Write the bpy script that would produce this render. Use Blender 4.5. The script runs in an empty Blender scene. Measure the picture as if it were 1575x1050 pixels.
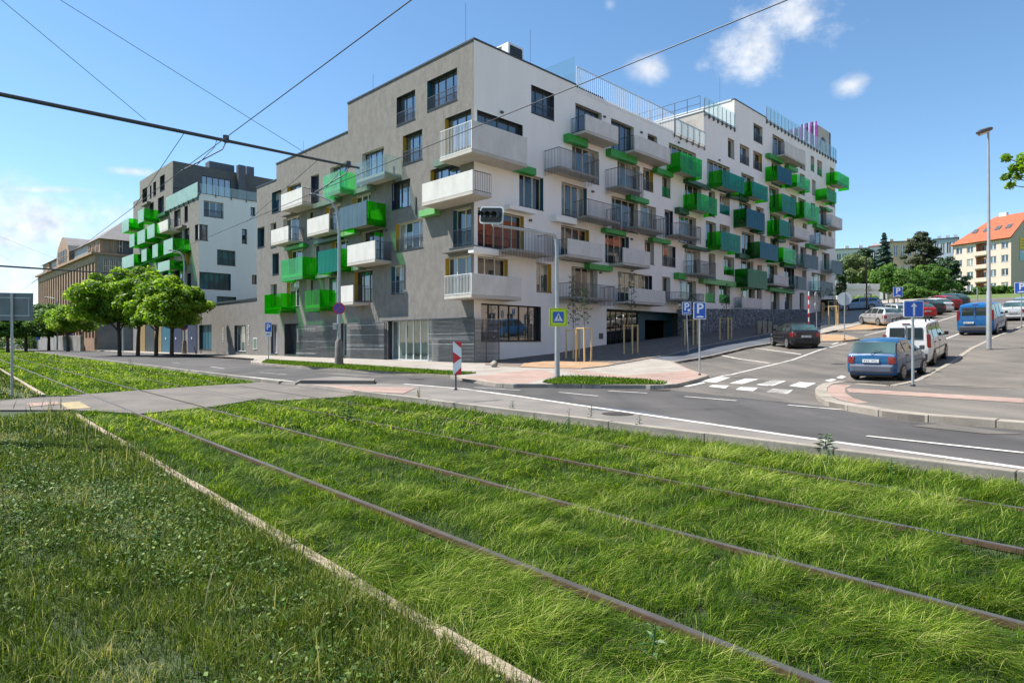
import bpy, bmesh, math, random
import numpy as np
from mathutils import Matrix, Vector
random.seed(7); RNG = np.random.default_rng(11)
scn = bpy.context.scene
COL = scn.collection
F, CX, CY, CZ = 970.0, 787.5, 525.0, 1.65      # photo focal length / centre in its pixels, eye height

# ------------------------------------------------------------------ frames
ANG = math.atan((1760 - CX) / F)
A2 = (math.sin(ANG), math.cos(ANG))            # along the side street (white facade)
B2 = (-A2[1], A2[0])                           # along the main street (grey facade)
TT = math.radians(-41.5)
TD = (math.sin(TT), math.cos(TT))              # along the tram track
TN = (TD[1], -TD[0])                           # across the tram track
KL = [-400, 0, 9.0, 9.2, 13, 16.5, 20, 24, 27.5, 31, 35.5, 41, 47.6, 54, 60, 72, 84, 100, 120, 200, 330, 900]
KH = [0, 0, 0.0, .15, .15, .15, .18, .28, .5, .72, 1.2, 1.58, 2.05, 2.6, 3.2, 4.35, 5.6, 7.2, 9.0, 14, 22, 40]
CC = ((729 - CX) / F * 38.0, 38.0)             # street corner of the apartment building
def LM(x, y): return x * TN[0] + y * TN[1], x * TD[0] + y * TD[1]
def XY(L, M): return (L * TN[0] + M * TD[0], L * TN[1] + M * TD[1])
def H(x, y):
    L, M = LM(x, y)
    h = float(np.interp(L, KL, KH))
    if L > 24:
        q = (x - CC[0]) * B2[0] + (y - CC[1]) * B2[1]
        f = min(1.0, max(0.0, (q - 3) / 22.0))
        h = h * (1 - f) + .28 * f
    return h
def G(u, v, off=0.0):
    """ground point seen at photo pixel (u, v)"""
    y0 = 1.5; f0 = None; y = y0
    while y < 900:
        x = (u - CX) / F * y; z = CZ + (CY - v) / F * y
        f = z - H(x, y) - off
        if f0 is not None and f <= 0:
            a, b = yp, y
            for _ in range(30):
                m = (a + b) / 2
                if CZ + (CY - v) / F * m - H((u - CX) / F * m, m) - off > 0: a = m
                else: b = m
            return ((u - CX) / F * a, a)
        f0 = f; yp = y; y *= 1.01
    return ((u - CX) / F * 900, 900)

# ------------------------------------------------------------------ scene objects
def tag(o, label=None, cat=None, group=None, kind=None):
    if label: o['label'] = label
    if cat: o['category'] = cat
    if group: o['group'] = group
    if kind: o['kind'] = kind
    return o
def empty(name, loc, rz=0.0, label=None, cat=None, group=None):
    o = bpy.data.objects.new(name, None); COL.objects.link(o)
    o.location = loc; o.rotation_euler = (0, 0, rz); o.empty_display_size = .3
    return tag(o, label, cat, group)
def wmat(o):
    if o is None: return Matrix.Identity(4)
    m = Matrix.Translation(o.location) @ o.rotation_euler.to_matrix().to_4x4() @ Matrix.Diagonal((*o.scale, 1))
    return (wmat(o.parent) @ o.matrix_parent_inverse @ m) if o.parent else m
def setpar(o, parent, world=True):
    o.parent = parent
    if world: o.matrix_parent_inverse = wmat(parent).inverted()
def copy_tree(o, parent=None):
    c = o.copy(); COL.objects.link(c)
    if parent: c.parent = parent
    for ch in [x for x in bpy.data.objects if x.parent == o]: copy_tree(ch, c)
    return c

class MB:
    """collects geometry, then becomes ONE mesh object"""
    def __init__(s): s.v = []; s.f = []; s.m = []; s.sm = []
    def add(s, vs, fs, mi=0, smooth=False):
        n = len(s.v); s.v += [tuple(p) for p in vs]
        for f in fs: s.f.append(tuple(i + n for i in f)); s.m.append(mi); s.sm.append(smooth)
    def quad(s, a, b, c, d, mi=0): s.add([a, b, c, d], [(0, 1, 2, 3)], mi)
    def hexa(s, p, mi=0):      # 8 corners: bottom loop 0-3, top loop 4-7
        s.add(p, [(3, 2, 1, 0), (4, 5, 6, 7), (0, 1, 5, 4), (1, 2, 6, 5), (2, 3, 7, 6), (3, 0, 4, 7)], mi)
    def box(s, x0, x1, y0, y1, z0, z1, mi=0):
        s.hexa([(x0, y0, z0), (x1, y0, z0), (x1, y1, z0), (x0, y1, z0), (x0, y0, z1), (x1, y0, z1), (x1, y1, z1), (x0, y1, z1)], mi)
    def tube(s, pts, r, n=8, mi=0, cap=True, smooth=True):
        pts = [Vector(p) for p in pts]
        rs = r if isinstance(r, (list, tuple)) else [r] * len(pts)
        vs = []; fs = []
        for i, p in enumerate(pts):
            d = (pts[min(i + 1, len(pts) - 1)] - pts[max(i - 1, 0)]).normalized()
            a = d.cross(Vector((0, 0, 1)) if abs(d.z) < .95 else Vector((1, 0, 0))).normalized(); b = d.cross(a)
            for k in range(n):
                t = 2 * math.pi * k / n
                vs.append(p + (a * math.cos(t) + b * math.sin(t)) * rs[i])
        for i in range(len(pts) - 1):
            for k in range(n):
                k2 = (k + 1) % n
                fs.append((i * n + k, i * n + k2, (i + 1) * n + k2, (i + 1) * n + k))
        s.add(vs, fs, mi, smooth)
        if cap:
            s.add(vs[:n], [tuple(range(n))], mi); s.add(vs[-n:], [tuple(reversed(range(n)))], mi)
    def poly_prism(s, pts, origin, ux, uy, th, mi=0):
        """flat outline pts (x,y) in the frame origin, ux, uy, given thickness th along ux x uy"""
        o = Vector(origin); ux = Vector(ux); uy = Vector(uy); n = ux.cross(uy).normalized() * th
        a = [o + ux * p[0] + uy * p[1] for p in pts]; k = len(a)
        vs = a + [p + n for p in a]
        s.add(vs, [tuple(reversed(range(k))), tuple(range(k, 2 * k))] + [(i, (i + 1) % k, k + (i + 1) % k, k + i) for i in range(k)], mi)
    def build(s, name, mats, parent=None, world=True, fixn=False, bevel=0.0):
        me = bpy.data.meshes.new(name); me.from_pydata(s.v, [], s.f)
        if not isinstance(mats, (list, tuple)): mats = [mats]
        for m in mats: me.materials.append(m)
        me.polygons.foreach_set('material_index', s.m); me.polygons.foreach_set('use_smooth', s.sm)
        if fixn:
            bm = bmesh.new(); bm.from_mesh(me); bmesh.ops.recalc_face_normals(bm, faces=bm.faces[:]); bm.to_mesh(me); bm.free()
        me.update()
        o = bpy.data.objects.new(name, me); COL.objects.link(o)
        if bevel:
            b = o.modifiers.new('bevel', 'BEVEL'); b.width = bevel; b.segments = 2; b.limit_method = 'ANGLE'
        if parent: setpar(o, parent, world)
        return o

class Frame:
    """vertical wall plane: s along it, o outwards, z up"""
    def __init__(s, org, d, n): s.o = org; s.d = d; s.n = n
    def P(s, a, z, off=0.0): return (s.o[0] + s.d[0] * a + s.n[0] * off, s.o[1] + s.d[1] * a + s.n[1] * off, z)
    def px(s, u, v, off=0.0):
        k = (u - CX) / F; ox = s.o[0] + s.n[0] * off; oy = s.o[1] + s.n[1] * off
        a = (k * oy - ox) / (s.d[0] - k * s.d[1]); y = oy + s.d[1] * a
        return a, CZ + (CY - v) / F * y
    def box(s, mb, s0, s1, z0, z1, o0, o1, mi=0):
        mb.hexa([s.P(s0, z0, o0), s.P(s1, z0, o0), s.P(s1, z0, o1), s.P(s0, z0, o1), s.P(s0, z1, o0), s.P(s1, z1, o0), s.P(s1, z1, o1), s.P(s0, z1, o1)], mi)
FA = Frame(CC, A2, (A2[1], -A2[0]))
FB = Frame(CC, B2, (-A2[0], -A2[1]))

# ------------------------------------------------------------------ materials
def newmat(name):
    m = bpy.data.materials.new(name); m.use_nodes = True
    nt = m.node_tree; nt.nodes.clear()
    out = nt.nodes.new('ShaderNodeOutputMaterial')
    return m, nt, nt.nodes, nt.links, out
def noise(nt, scale, detail=4, rough=.6, vec=None, coord='Object', stretch=None):
    N = nt.nodes; L = nt.links
    n = N.new('ShaderNodeTexNoise'); n.inputs['Scale'].default_value = scale; n.inputs['Detail'].default_value = detail; n.inputs['Roughness'].default_value = rough
    tc = N.new('ShaderNodeTexCoord'); src = tc.outputs[coord]
    if stretch:
        mp = N.new('ShaderNodeMapping'); mp.inputs['Scale'].default_value = stretch; L.new(src, mp.inputs['Vector']); src = mp.outputs[0]
    L.new(src, n.inputs['Vector'])
    return n
def ramp(nt, src, stops):
    r = nt.nodes.new('ShaderNodeValToRGB'); e = r.color_ramp.elements
    e[0].position, e[0].color = stops[0][0], (*stops[0][1], 1); e[1].position, e[1].color = stops[-1][0], (*stops[-1][1], 1)
    for p, c in stops[1:-1]:
        x = e.new(p); x.color = (*c, 1)
    nt.links.new(src, r.inputs[0]); return r
def mixc(nt, f, a, b, mode='MIX'):
    m = nt.nodes.new('ShaderNodeMix'); m.data_type = 'RGBA'; m.blend_type = mode
    for k, x in ((0, f), (6, a), (7, b)):
        if isinstance(x, (int, float)): m.inputs[k].default_value = x
        elif isinstance(x, tuple): m.inputs[k].default_value = (*x, 1)
        else: nt.links.new(x, m.inputs[k])
    return m.outputs[2]
def pmat(name, col, rough=.7, metal=0.0, var=.15, scale=3.0, fine=40.0, bump=.0, spec=.5, coat=0.0, stretch=None, ior=None, bdist=.01):
    """principled surface with two octaves of procedural variation and optional bump"""
    m, nt, N, L, out = newmat(name)
    p = N.new('ShaderNodeBsdfPrincipled'); L.new(p.outputs[0], out.inputs[0])
    p.inputs['Roughness'].default_value = rough; p.inputs['Metallic'].default_value = metal
    p.inputs['Specular IOR Level'].default_value = spec; p.inputs['Coat Weight'].default_value = coat
    if ior: p.inputs['IOR'].default_value = ior
    d = tuple(c * (1 - var) for c in col); l = tuple(min(1, c * (1 + var)) for c in col)
    n1 = noise(nt, scale, 5, .65, stretch=stretch); n2 = noise(nt, fine, 3, .6)
    r1 = ramp(nt, n1.outputs[0], [(.3, d), (.7, l)])
    r2 = ramp(nt, n2.outputs[0], [(.3, (1 - var * .6,) * 3), (.7, (1, 1, 1))])
    L.new(mixc(nt, 1.0, r1.outputs[0], r2.outputs[0], 'MULTIPLY'), p.inputs['Base Color'])
    if bump:
        b = N.new('ShaderNodeBump'); b.inputs['Strength'].default_value = bump; b.inputs['Distance'].default_value = bdist
        L.new(n2.outputs[0], b.inputs['Height']); L.new(b.outputs[0], p.inputs['Normal'])
    return m
def glassmat(name, tint, body, bodyf=.25, refl=1.45, rough=.03):
    """coloured sheet glass: tinted see-through, a share of body colour, mirror reflection by Fresnel"""
    m, nt, N, L, out = newmat(name)
    t = N.new('ShaderNodeBsdfTransparent'); t.inputs[0].default_value = (*tint, 1)
    d = N.new('ShaderNodeBsdfDiffuse'); d.inputs[0].default_value = (*body, 1)
    tl = N.new('ShaderNodeBsdfTranslucent'); tl.inputs[0].default_value = (*body, 1)
    n = noise(nt, .9, 3, .6)
    md = N.new('ShaderNodeMixShader'); md.inputs[0].default_value = .5; L.new(d.outputs[0], md.inputs[1]); L.new(tl.outputs[0], md.inputs[2])
    m1 = N.new('ShaderNodeMixShader'); L.new(t.outputs[0], m1.inputs[1]); L.new(md.outputs[0], m1.inputs[2])
    mr = N.new('ShaderNodeMapRange'); mr.inputs['From Min'].default_value = .3; mr.inputs['From Max'].default_value = .7
    mr.inputs['To Min'].default_value = bodyf * .88; mr.inputs['To Max'].default_value = bodyf * 1.12
    L.new(n.outputs[0], mr.inputs[0]); L.new(mr.outputs[0], m1.inputs[0])
    g = N.new('ShaderNodeBsdfGlossy'); g.inputs['Roughness'].default_value = rough
    lw = N.new('ShaderNodeLayerWeight'); lw.inputs[0].default_value = .5; r0 = ((refl - 1) / (refl + 1)) ** 2
    pw = N.new('ShaderNodeMath'); pw.operation = 'POWER'; L.new(lw.outputs['Facing'], pw.inputs[0]); pw.inputs[1].default_value = 4.0
    fr = N.new('ShaderNodeMath'); fr.operation = 'MULTIPLY_ADD'; L.new(pw.outputs[0], fr.inputs[0]); fr.inputs[1].default_value = .28; fr.inputs[2].default_value = r0
    b = N.new('ShaderNodeBump'); b.inputs['Strength'].default_value = .03
    n3 = noise(nt, 1.5, 2, .5); L.new(n3.outputs[0], b.inputs['Height']); L.new(b.outputs[0], g.inputs['Normal'])
    m2 = N.new('ShaderNodeMixShader'); L.new(fr.outputs[0], m2.inputs[0]); L.new(m1.outputs[0], m2.inputs[1]); L.new(g.outputs[0], m2.inputs[2])
    L.new(m2.outputs[0], out.inputs[0]); return m
def panemat(name, col=(.02, .025, .03), ior=1.9, wob=.05, var=.6):
    m, nt, N, L, out = newmat(name)
    p = N.new('ShaderNodeBsdfPrincipled'); p.inputs['Roughness'].default_value = .02; p.inputs['IOR'].default_value = ior
    n = noise(nt, .5, 2, .5); r = ramp(nt, n.outputs[0], [(.35, tuple(c * (1 - var) for c in col)), (.65, tuple(c * (1 + var) for c in col))])
    L.new(r.outputs[0], p.inputs['Base Color'])
    n2 = noise(nt, 1.1, 2, .5); b = N.new('ShaderNodeBump'); b.inputs['Strength'].default_value = wob; b.inputs['Distance'].default_value = .02
    L.new(n2.outputs[0], b.inputs['Height']); L.new(b.outputs[0], p.inputs['Normal']); L.new(p.outputs[0], out.inputs[0]); return m

M = {}
M['white_plaster'] = pmat('white_plaster', (.86, .82, .775), .9, var=.05, scale=.7, fine=16, bump=.3, stretch=(1, 1, .18))
M['grey_plaster'] = pmat('grey_plaster', (.198, .183, .168), .95, var=.17, scale=1.9, fine=12, bump=.6, stretch=(1.3, 1.3, .8), bdist=.02)
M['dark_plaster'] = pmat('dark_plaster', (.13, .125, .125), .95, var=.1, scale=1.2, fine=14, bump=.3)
M['concrete'] = pmat('concrete', (.64, .615, .575), .85, var=.12, scale=1.3, fine=30, bump=.15, stretch=(1, 1, .5))
M['slab'] = pmat('slab_concrete', (.50, .46, .41), .9, var=.1, scale=1.5, fine=30)
M['edging'] = pmat('edging_stone', (.33, .265, .195), .95, var=.28, scale=3, fine=40, bump=.5)
M['kerb'] = pmat('kerb_stone', (.285, .25, .205), .9, var=.25, scale=1.1, fine=25, bump=.4)
M['cream'] = pmat('cream_frame', (.66, .60, .47), .5, var=.05)
M['darkframe'] = pmat('dark_frame', (.045, .05, .06), .45, var=.1)
M['whiteframe'] = pmat('white_frame', (.72, .73, .72), .45, var=.05)
M['teal'] = pmat('teal_panel', (.02, .10, .15), .5, var=.08)
M['navy'] = pmat('navy_panel', (.010, .014, .055), .5, var=.08)
M['yellow'] = pmat('ochre_panel', (.55, .33, .03), .6, var=.08)
M['greenbox'] = pmat('green_box', (.03, .30, .04), .45, var=.12)
M['darkgreen'] = pmat('dark_green_box', (.015, .085, .035), .45, var=.12)
M['greygreen'] = pmat('grey_green_box', (.13, .20, .14), .55, var=.12)
M['steel'] = pmat('galvanised_steel', (.095, .10, .11), .5, .3, var=.12, scale=2)
M['darksteel'] = pmat('dark_steel', (.10, .105, .12), .45, .5, var=.1)
M['pole'] = pmat('pole_zinc', (.38, .41, .42), .5, .5, var=.12, scale=1.5)
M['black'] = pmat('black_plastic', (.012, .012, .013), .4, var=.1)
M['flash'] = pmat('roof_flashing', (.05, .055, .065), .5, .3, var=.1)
M['pane'] = panemat('window_glass', (.03, .04, .05), 2.1)
M['pane_dark'] = panemat('window_glass_dark', (.012, .014, .016), 1.75)
M['pane_sky'] = panemat('window_glass_sky', (.05, .07, .09), 3.2)
M['curtain'] = pmat('curtain', (.55, .53, .48), .9, var=.1)
M['g_green'] = glassmat('green_glass', (.24, .86, .12), (.03, .50, .01), .10, 1.3)
M['g_skyteal'] = glassmat('sky_teal_glass', (.03, .62, .46), (.0, .44, .36), .38, 1.35)  # green glass with the sky's reflection put into its teal body colour
M['g_mintclear'] = glassmat('pale_mint_glass', (.70, .95, .78), (.42, .82, .58), .28, 1.45)
M['g_skyblue'] = glassmat('sky_blue_glass', (.0, .36, .38), (.01, .24, .38), .5, 1.35)  # bluer front: reflected sky is painted in as body colour
M['g_mint'] = glassmat('mint_glass', (.45, .93, .52), (.22, .82, .42), .18, 1.4)
M['g_clear'] = glassmat('clear_glass', (.86, .93, .92), (.5, .62, .62), .07, 1.6)
M['g_pale'] = glassmat('pale_glass', (.45, .75, .6), (.74, .90, .82), .6, 1.5)
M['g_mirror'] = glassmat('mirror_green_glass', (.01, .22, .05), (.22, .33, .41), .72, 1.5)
# ------------------------------------------------------------------ facade kit
WR = random.Random(77)
M['pane_drawn'] = panemat('window_glass_curtained', (.24, .225, .195), 1.7)
def wall_mesh(mb, fr, s0, s1, z0, z1, holes, mi=0, rects=None):
    """wall plane with true openings; holes = [(s0,s1,z0,z1)]; rects = outline as union of rectangles"""
    rects = rects or [(s0, s1, z0, z1)]
    S = sorted({round(x, 4) for h in holes + rects for x in h[:2]}); Z = sorted({round(x, 4) for h in holes + rects for x in h[2:4]})
    for i in range(len(S) - 1):
        a, b = S[i], S[i + 1]
        if b - a < 1e-3: continue
        m = (a + b) / 2; run = None
        for j in range(len(Z)):
            ok = False
            if j < len(Z) - 1:
                c = (Z[j] + Z[j + 1]) / 2
                ok = any(r[0] < m < r[1] and r[2] < c < r[3] for r in rects) and not any(h[0] < m < h[1] and h[2] < c < h[3] for h in holes)
            if ok and run is None: run = Z[j]
            if not ok and run is not None:
                mb.quad(fr.P(a, run), fr.P(b, run), fr.P(b, Z[j]), fr.P(a, Z[j]), mi); run = None
def window(fr, par, s0, s1, z0, z1, frame='cream', pane='pane', n=2, dep=.36, rev=None, rail=False, left=None, right=None, wide=.06, curtain=0.0, name='window', transom=None, lowglass=None):
    """window part: frame (the part), sub-parts reveal, pane, guard_rail"""
    fm = MB(); w = wide; o = -dep
    lo, hi = min(s0, s1), max(s0, s1)
    a0, a1 = lo, hi
    e = .004
    mull = [a0 + (a1 - a0) * k / n for k in range(n + 1)]
    fr.box(fm, a0 + e, a1 - e, z0 + e, z0 + w, o, o + .05); fr.box(fm, a0 + e, a1 - e, z1 - w, z1 - e, o, o + .05)
    for k, s in enumerate(mull):
        q0 = s - w * .5 if 0 < k < n else (s + e if k == 0 else s - w); q1 = q0 + w - (e if k in (0, n) else 0)
        fr.box(fm, q0, q1, z0 + w, z1 - w, o, o + .05)
        if 0 < k < n: fr.box(fm, q0 - w * .35, q1 + w * .35, z0 + w, z1 - w, o, o + .035)
    if transom:
        fr.box(fm, a0 + w, a1 - w, z0 + transom, z0 + transom + w * .7, o + .002, o + .045)
    win = fm.build(name, M[frame], par)
    pm = MB(); alt = [pane, 'pane_dark' if pane in ('pane', 'pane_red') else pane, 'pane_drawn' if pane in ('pane', 'pane_red', 'pane_sky') else pane]
    style = WR.random()
    for k in range(n):
        b0, b1 = mull[k] + w * .4, mull[k + 1] - w * .4; za, zb = z0 + w * .8, z1 - w * .8
        def q(za_, zb_, mi): pm.quad(fr.P(b0, za_, o + .015), fr.P(b1, za_, o + .015), fr.P(b1, zb_, o + .015), fr.P(b0, zb_, o + .015), mi)
        r = WR.random()
        if style < .12 and zb - za > 1: zc = zb - (zb - za) * .35; q(za, zc, 0); q(zc, zb, 2)        # blind half down
        elif style < .30: q(za, zb, 2 if (k in (0, n - 1) and r < .8) else 0)                          # curtains at the sides
        else: q(za, zb, 1 if r < .3 else 0)
    pm.build('pane', [M[x] for x in alt], win)
    rm = MB()
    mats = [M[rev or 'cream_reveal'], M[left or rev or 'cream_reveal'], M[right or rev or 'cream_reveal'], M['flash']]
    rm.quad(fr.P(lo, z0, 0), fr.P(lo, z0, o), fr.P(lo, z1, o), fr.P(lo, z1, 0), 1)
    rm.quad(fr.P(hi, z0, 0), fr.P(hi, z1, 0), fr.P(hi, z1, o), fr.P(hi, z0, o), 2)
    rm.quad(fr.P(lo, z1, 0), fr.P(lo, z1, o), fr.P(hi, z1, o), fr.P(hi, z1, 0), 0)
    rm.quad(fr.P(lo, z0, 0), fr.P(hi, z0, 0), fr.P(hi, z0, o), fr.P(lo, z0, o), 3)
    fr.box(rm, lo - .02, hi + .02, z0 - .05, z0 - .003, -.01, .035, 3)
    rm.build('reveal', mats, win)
    if rail:
        g = MB(); t = z0 + min(1.0, (z1 - z0) * .45)
        fr.box(g, lo + .03, hi - .03, t - .04, t, -.06, -.02); fr.box(g, lo + .03, hi - .03, z0 + .06, z0 + .09, -.06, -.02)
        k = max(3, int((hi - lo) / .11))
        for i in range(k + 1):
            s = lo + .04 + (hi - lo - .08) * i / k
            fr.box(g, s - .009, s + .009, z0 + .09, t - .04, -.05, -.03)
        g.build('guard_rail', M['darksteel'], win)
    if lowglass:
        g = MB(); t = z0 + min(1.05, (z1 - z0) * .45); fr.box(g, lo + .02, hi - .02, z0 + .05, t, -.05, -.035); g.build('guard_glass', M[lowglass], win)
    if curtain:
        c = MB(); k = 10; cw = (hi - lo) * curtain
        for i in range(k):
            q = lo + .08 + cw * i / k; q2 = lo + .08 + cw * (i + 1) / k; d0 = .012 if i % 2 else .003
            c.quad(fr.P(q, z0 + .1, o + .016 + d0 * 0), fr.P(q2, z0 + .1, o + .016), fr.P(q2, z1 - .1, o + .016), fr.P(q, z1 - .1, o + .016))
    return win
def bars(mb, P0, P1, z0, z1, step=.13, r=.010, top=.035, mids=()):
    P0 = Vector(P0); P1 = Vector(P1); d = (P1 - P0); ln = d.length; d.normalize(); n = Vector((-d.y, d.x, 0))
    def bx(a, b, za, zb, hw):
        p = [P0 + d * a - n * hw, P0 + d * b - n * hw, P0 + d * b + n * hw, P0 + d * a + n * hw]
        mb.hexa([(q.x, q.y, za) for q in p] + [(q.x, q.y, zb) for q in p])
    bx(0, ln, z1 - top, z1, top * .6)
    for m in mids: bx(0, ln, m, m + .04, .02)
    k = max(2, int(ln / step))
    for i in range(k + 1):
        a = ln * i / k; bx(max(0, a - r), min(ln, a + r) if i < k else ln, z0, z1 - top, r)
def sheet(mb, P0, P1, z0, z1, n=3, th=.018, gap=.012, mi=0):
    P0 = Vector(P0); P1 = Vector(P1); d = (P1 - P0); ln = d.length; d.normalize(); q = Vector((-d.y, d.x, 0)) * th * .5
    for i in range(n):
        a = P0 + d * (ln * i / n + gap / 2); b = P0 + d * (ln * (i + 1) / n - gap / 2)
        p = [a - q, b - q, b + q, a + q]
        mb.hexa([(x.x, x.y, z0) for x in p] + [(x.x, x.y, z1) for x in p], mi)
def balcony(fr, par, kind, s0, s1, zt, zb, dep=1.35, front=None, side=None, wrap=None, sides=(1, 1), thick=.18, back=0.0):
    """balcony part = slab; sub-parts front_panel, side_panel, railing. s0..s1 front extents, zt rail top, zb underside of slab; `back` > 0 wraps the slab round a corner behind the wall line"""
    lo, hi = min(s0, s1), max(s0, s1)
    glass = kind in ('green', 'glass')
    sb = MB()
    if glass: zs = zb + .30; fr.box(sb, lo + .06, hi - .06, zs, zs + .2, .003 - back, dep - .05)
    else: zs = zb; fr.box(sb, lo, hi, zs, zs + thick, .003 - back, dep)
    if kind == 'bars': sb = MB(); zs = zb + .22; fr.box(sb, lo + .05, hi - .05, zs, zs + .16, .003, dep - .04)
    slab = sb.build('balcony', M['slab'] if kind != 'concrete' else M['slab'], par, bevel=.01)
    o0 = .003 - back
    if kind == 'concrete':
        fp = MB(); fr.box(fp, lo, hi, zs + thick + .012, zt, dep - .10, dep); fp.build('front_panel', M['concrete'], slab, bevel=.012)
        for s, on in ((lo, sides[0]), (hi, sides[1])):
            if on == 1:
                r = MB(); q = s + (.05 if s == lo else -.05)
                bars(r, fr.P(q, 0, o0 if not (back and s == hi) else .02), fr.P(q, 0, dep - .12), zs + thick + .03, zt, mids=(zs + thick + .06,)); r.build('railing', M[side or 'darksteel'], slab)
            elif on == 2:
                r = MB(); fr.box(r, min(s, s + (.1 if s == lo else -.1)), max(s, s + (.1 if s == lo else -.1)), zs + thick + .012, zt, .003, dep - .11); r.build('side_panel', M['concrete'], slab)
    elif kind == 'bars':
        r = MB()
        bars(r, fr.P(lo, 0, dep), fr.P(hi, 0, dep), zb - .12, zt)
        bars(r, fr.P(lo, 0, .02), fr.P(lo, 0, dep - .02), zb - .12, zt); bars(r, fr.P(hi, 0, .02), fr.P(hi, 0, dep - .02), zb - .12, zt)
        r.build('railing', M['steel'], slab)
    else:
        n = max(2, int(round((hi - lo) / .62)))
        fp = MB(); sheet(fp, fr.P(lo, 0, dep), fr.P(hi, 0, dep), zb, zt, n, gap=.022); fp.build('front_panel', M[front or 'g_green'], slab)
        for s in (lo, hi):
            sp = MB(); sheet(sp, fr.P(s, 0, .02), fr.P(s, 0, dep - .03), zb, zt, 2); sp.build('side_panel', M[side or 'g_green'], slab)
        r = MB()
        nn = max(2, n // 2)
        for i in range(nn + 1):
            s = lo + .1 + (hi - lo - .2) * i / nn
            r.tube([fr.P(s, zs + .1, dep - .06), fr.P(s, zt - .12, dep - .06)], .022, 5)
        r.build('railing', M['whiteframe'], slab)
    return slab
def ledge(fr, par, s0, s1, zt, zb, mat, dep=.5, name='ledge_box'):
    m = MB(); fr.box(m, min(s0, s1), max(s0, s1), zb, zt, .003, dep); return m.build(name, M[mat], par, bevel=.012)
M['cream_reveal'] = pmat('cream_reveal', (.60, .57, .52), .85, var=.05)

# ------------------------------------------------------------------ main apartment building
HOLES = {'A': [], 'B': []}
def put_windows(fr, key, par, rows, **kw):
    for r in rows:
        u0, u1, vt, vb = r[:4]; opt = dict(kw); opt.update(r[4] if len(r) > 4 else {})
        sa, zt = fr.px(u0, vt); _, zb = fr.px(u0, vb); sb, _ = fr.px(u1, 0)
        if 'zb' in opt: zb = opt.pop('zb')
        if 'h' in opt: zb = zt - opt.pop('h')
        lo, hi = min(sa, sb), max(sa, sb)
        if 'smin' in opt: lo = opt.pop('smin')
        flip = fr.d[0] < 0
        if flip:   # left in the picture = far end of s
            opt['left'], opt['right'] = opt.get('right'), opt.get('left')
        HOLES[key].append((lo, hi, zb, zt))
        if 'n' not in opt: opt['n'] = max(1, int(round((hi - lo) / .95)))
        window(fr, par, lo, hi, zb, zt, **opt)
def put_balconies(fr, par, rows):
    for r in rows:
        kind, u0, u1, vt, vb = r[:5]; opt = dict(r[5]) if len(r) > 5 else {}
        dep = opt.get('dep', 1.35)
        sa, zt = fr.px(u0, vt, dep); _, zb = fr.px(u0, vb, dep); sb, _ = fr.px(u1, 0, dep)
        balcony(fr, par, kind, sa, sb, zt, zb, **opt)
def put_ledges(fr, par, rows, dep=.5):
    for u0, u1, vt, vb, mat in rows:
        sa, zt = fr.px(u0, vt, dep); _, zb = fr.px(u0, vb, dep); sb, _ = fr.px(u1, 0, dep)
        ledge(fr, par, sa, sb, zt, zb, mat, dep)

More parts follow.
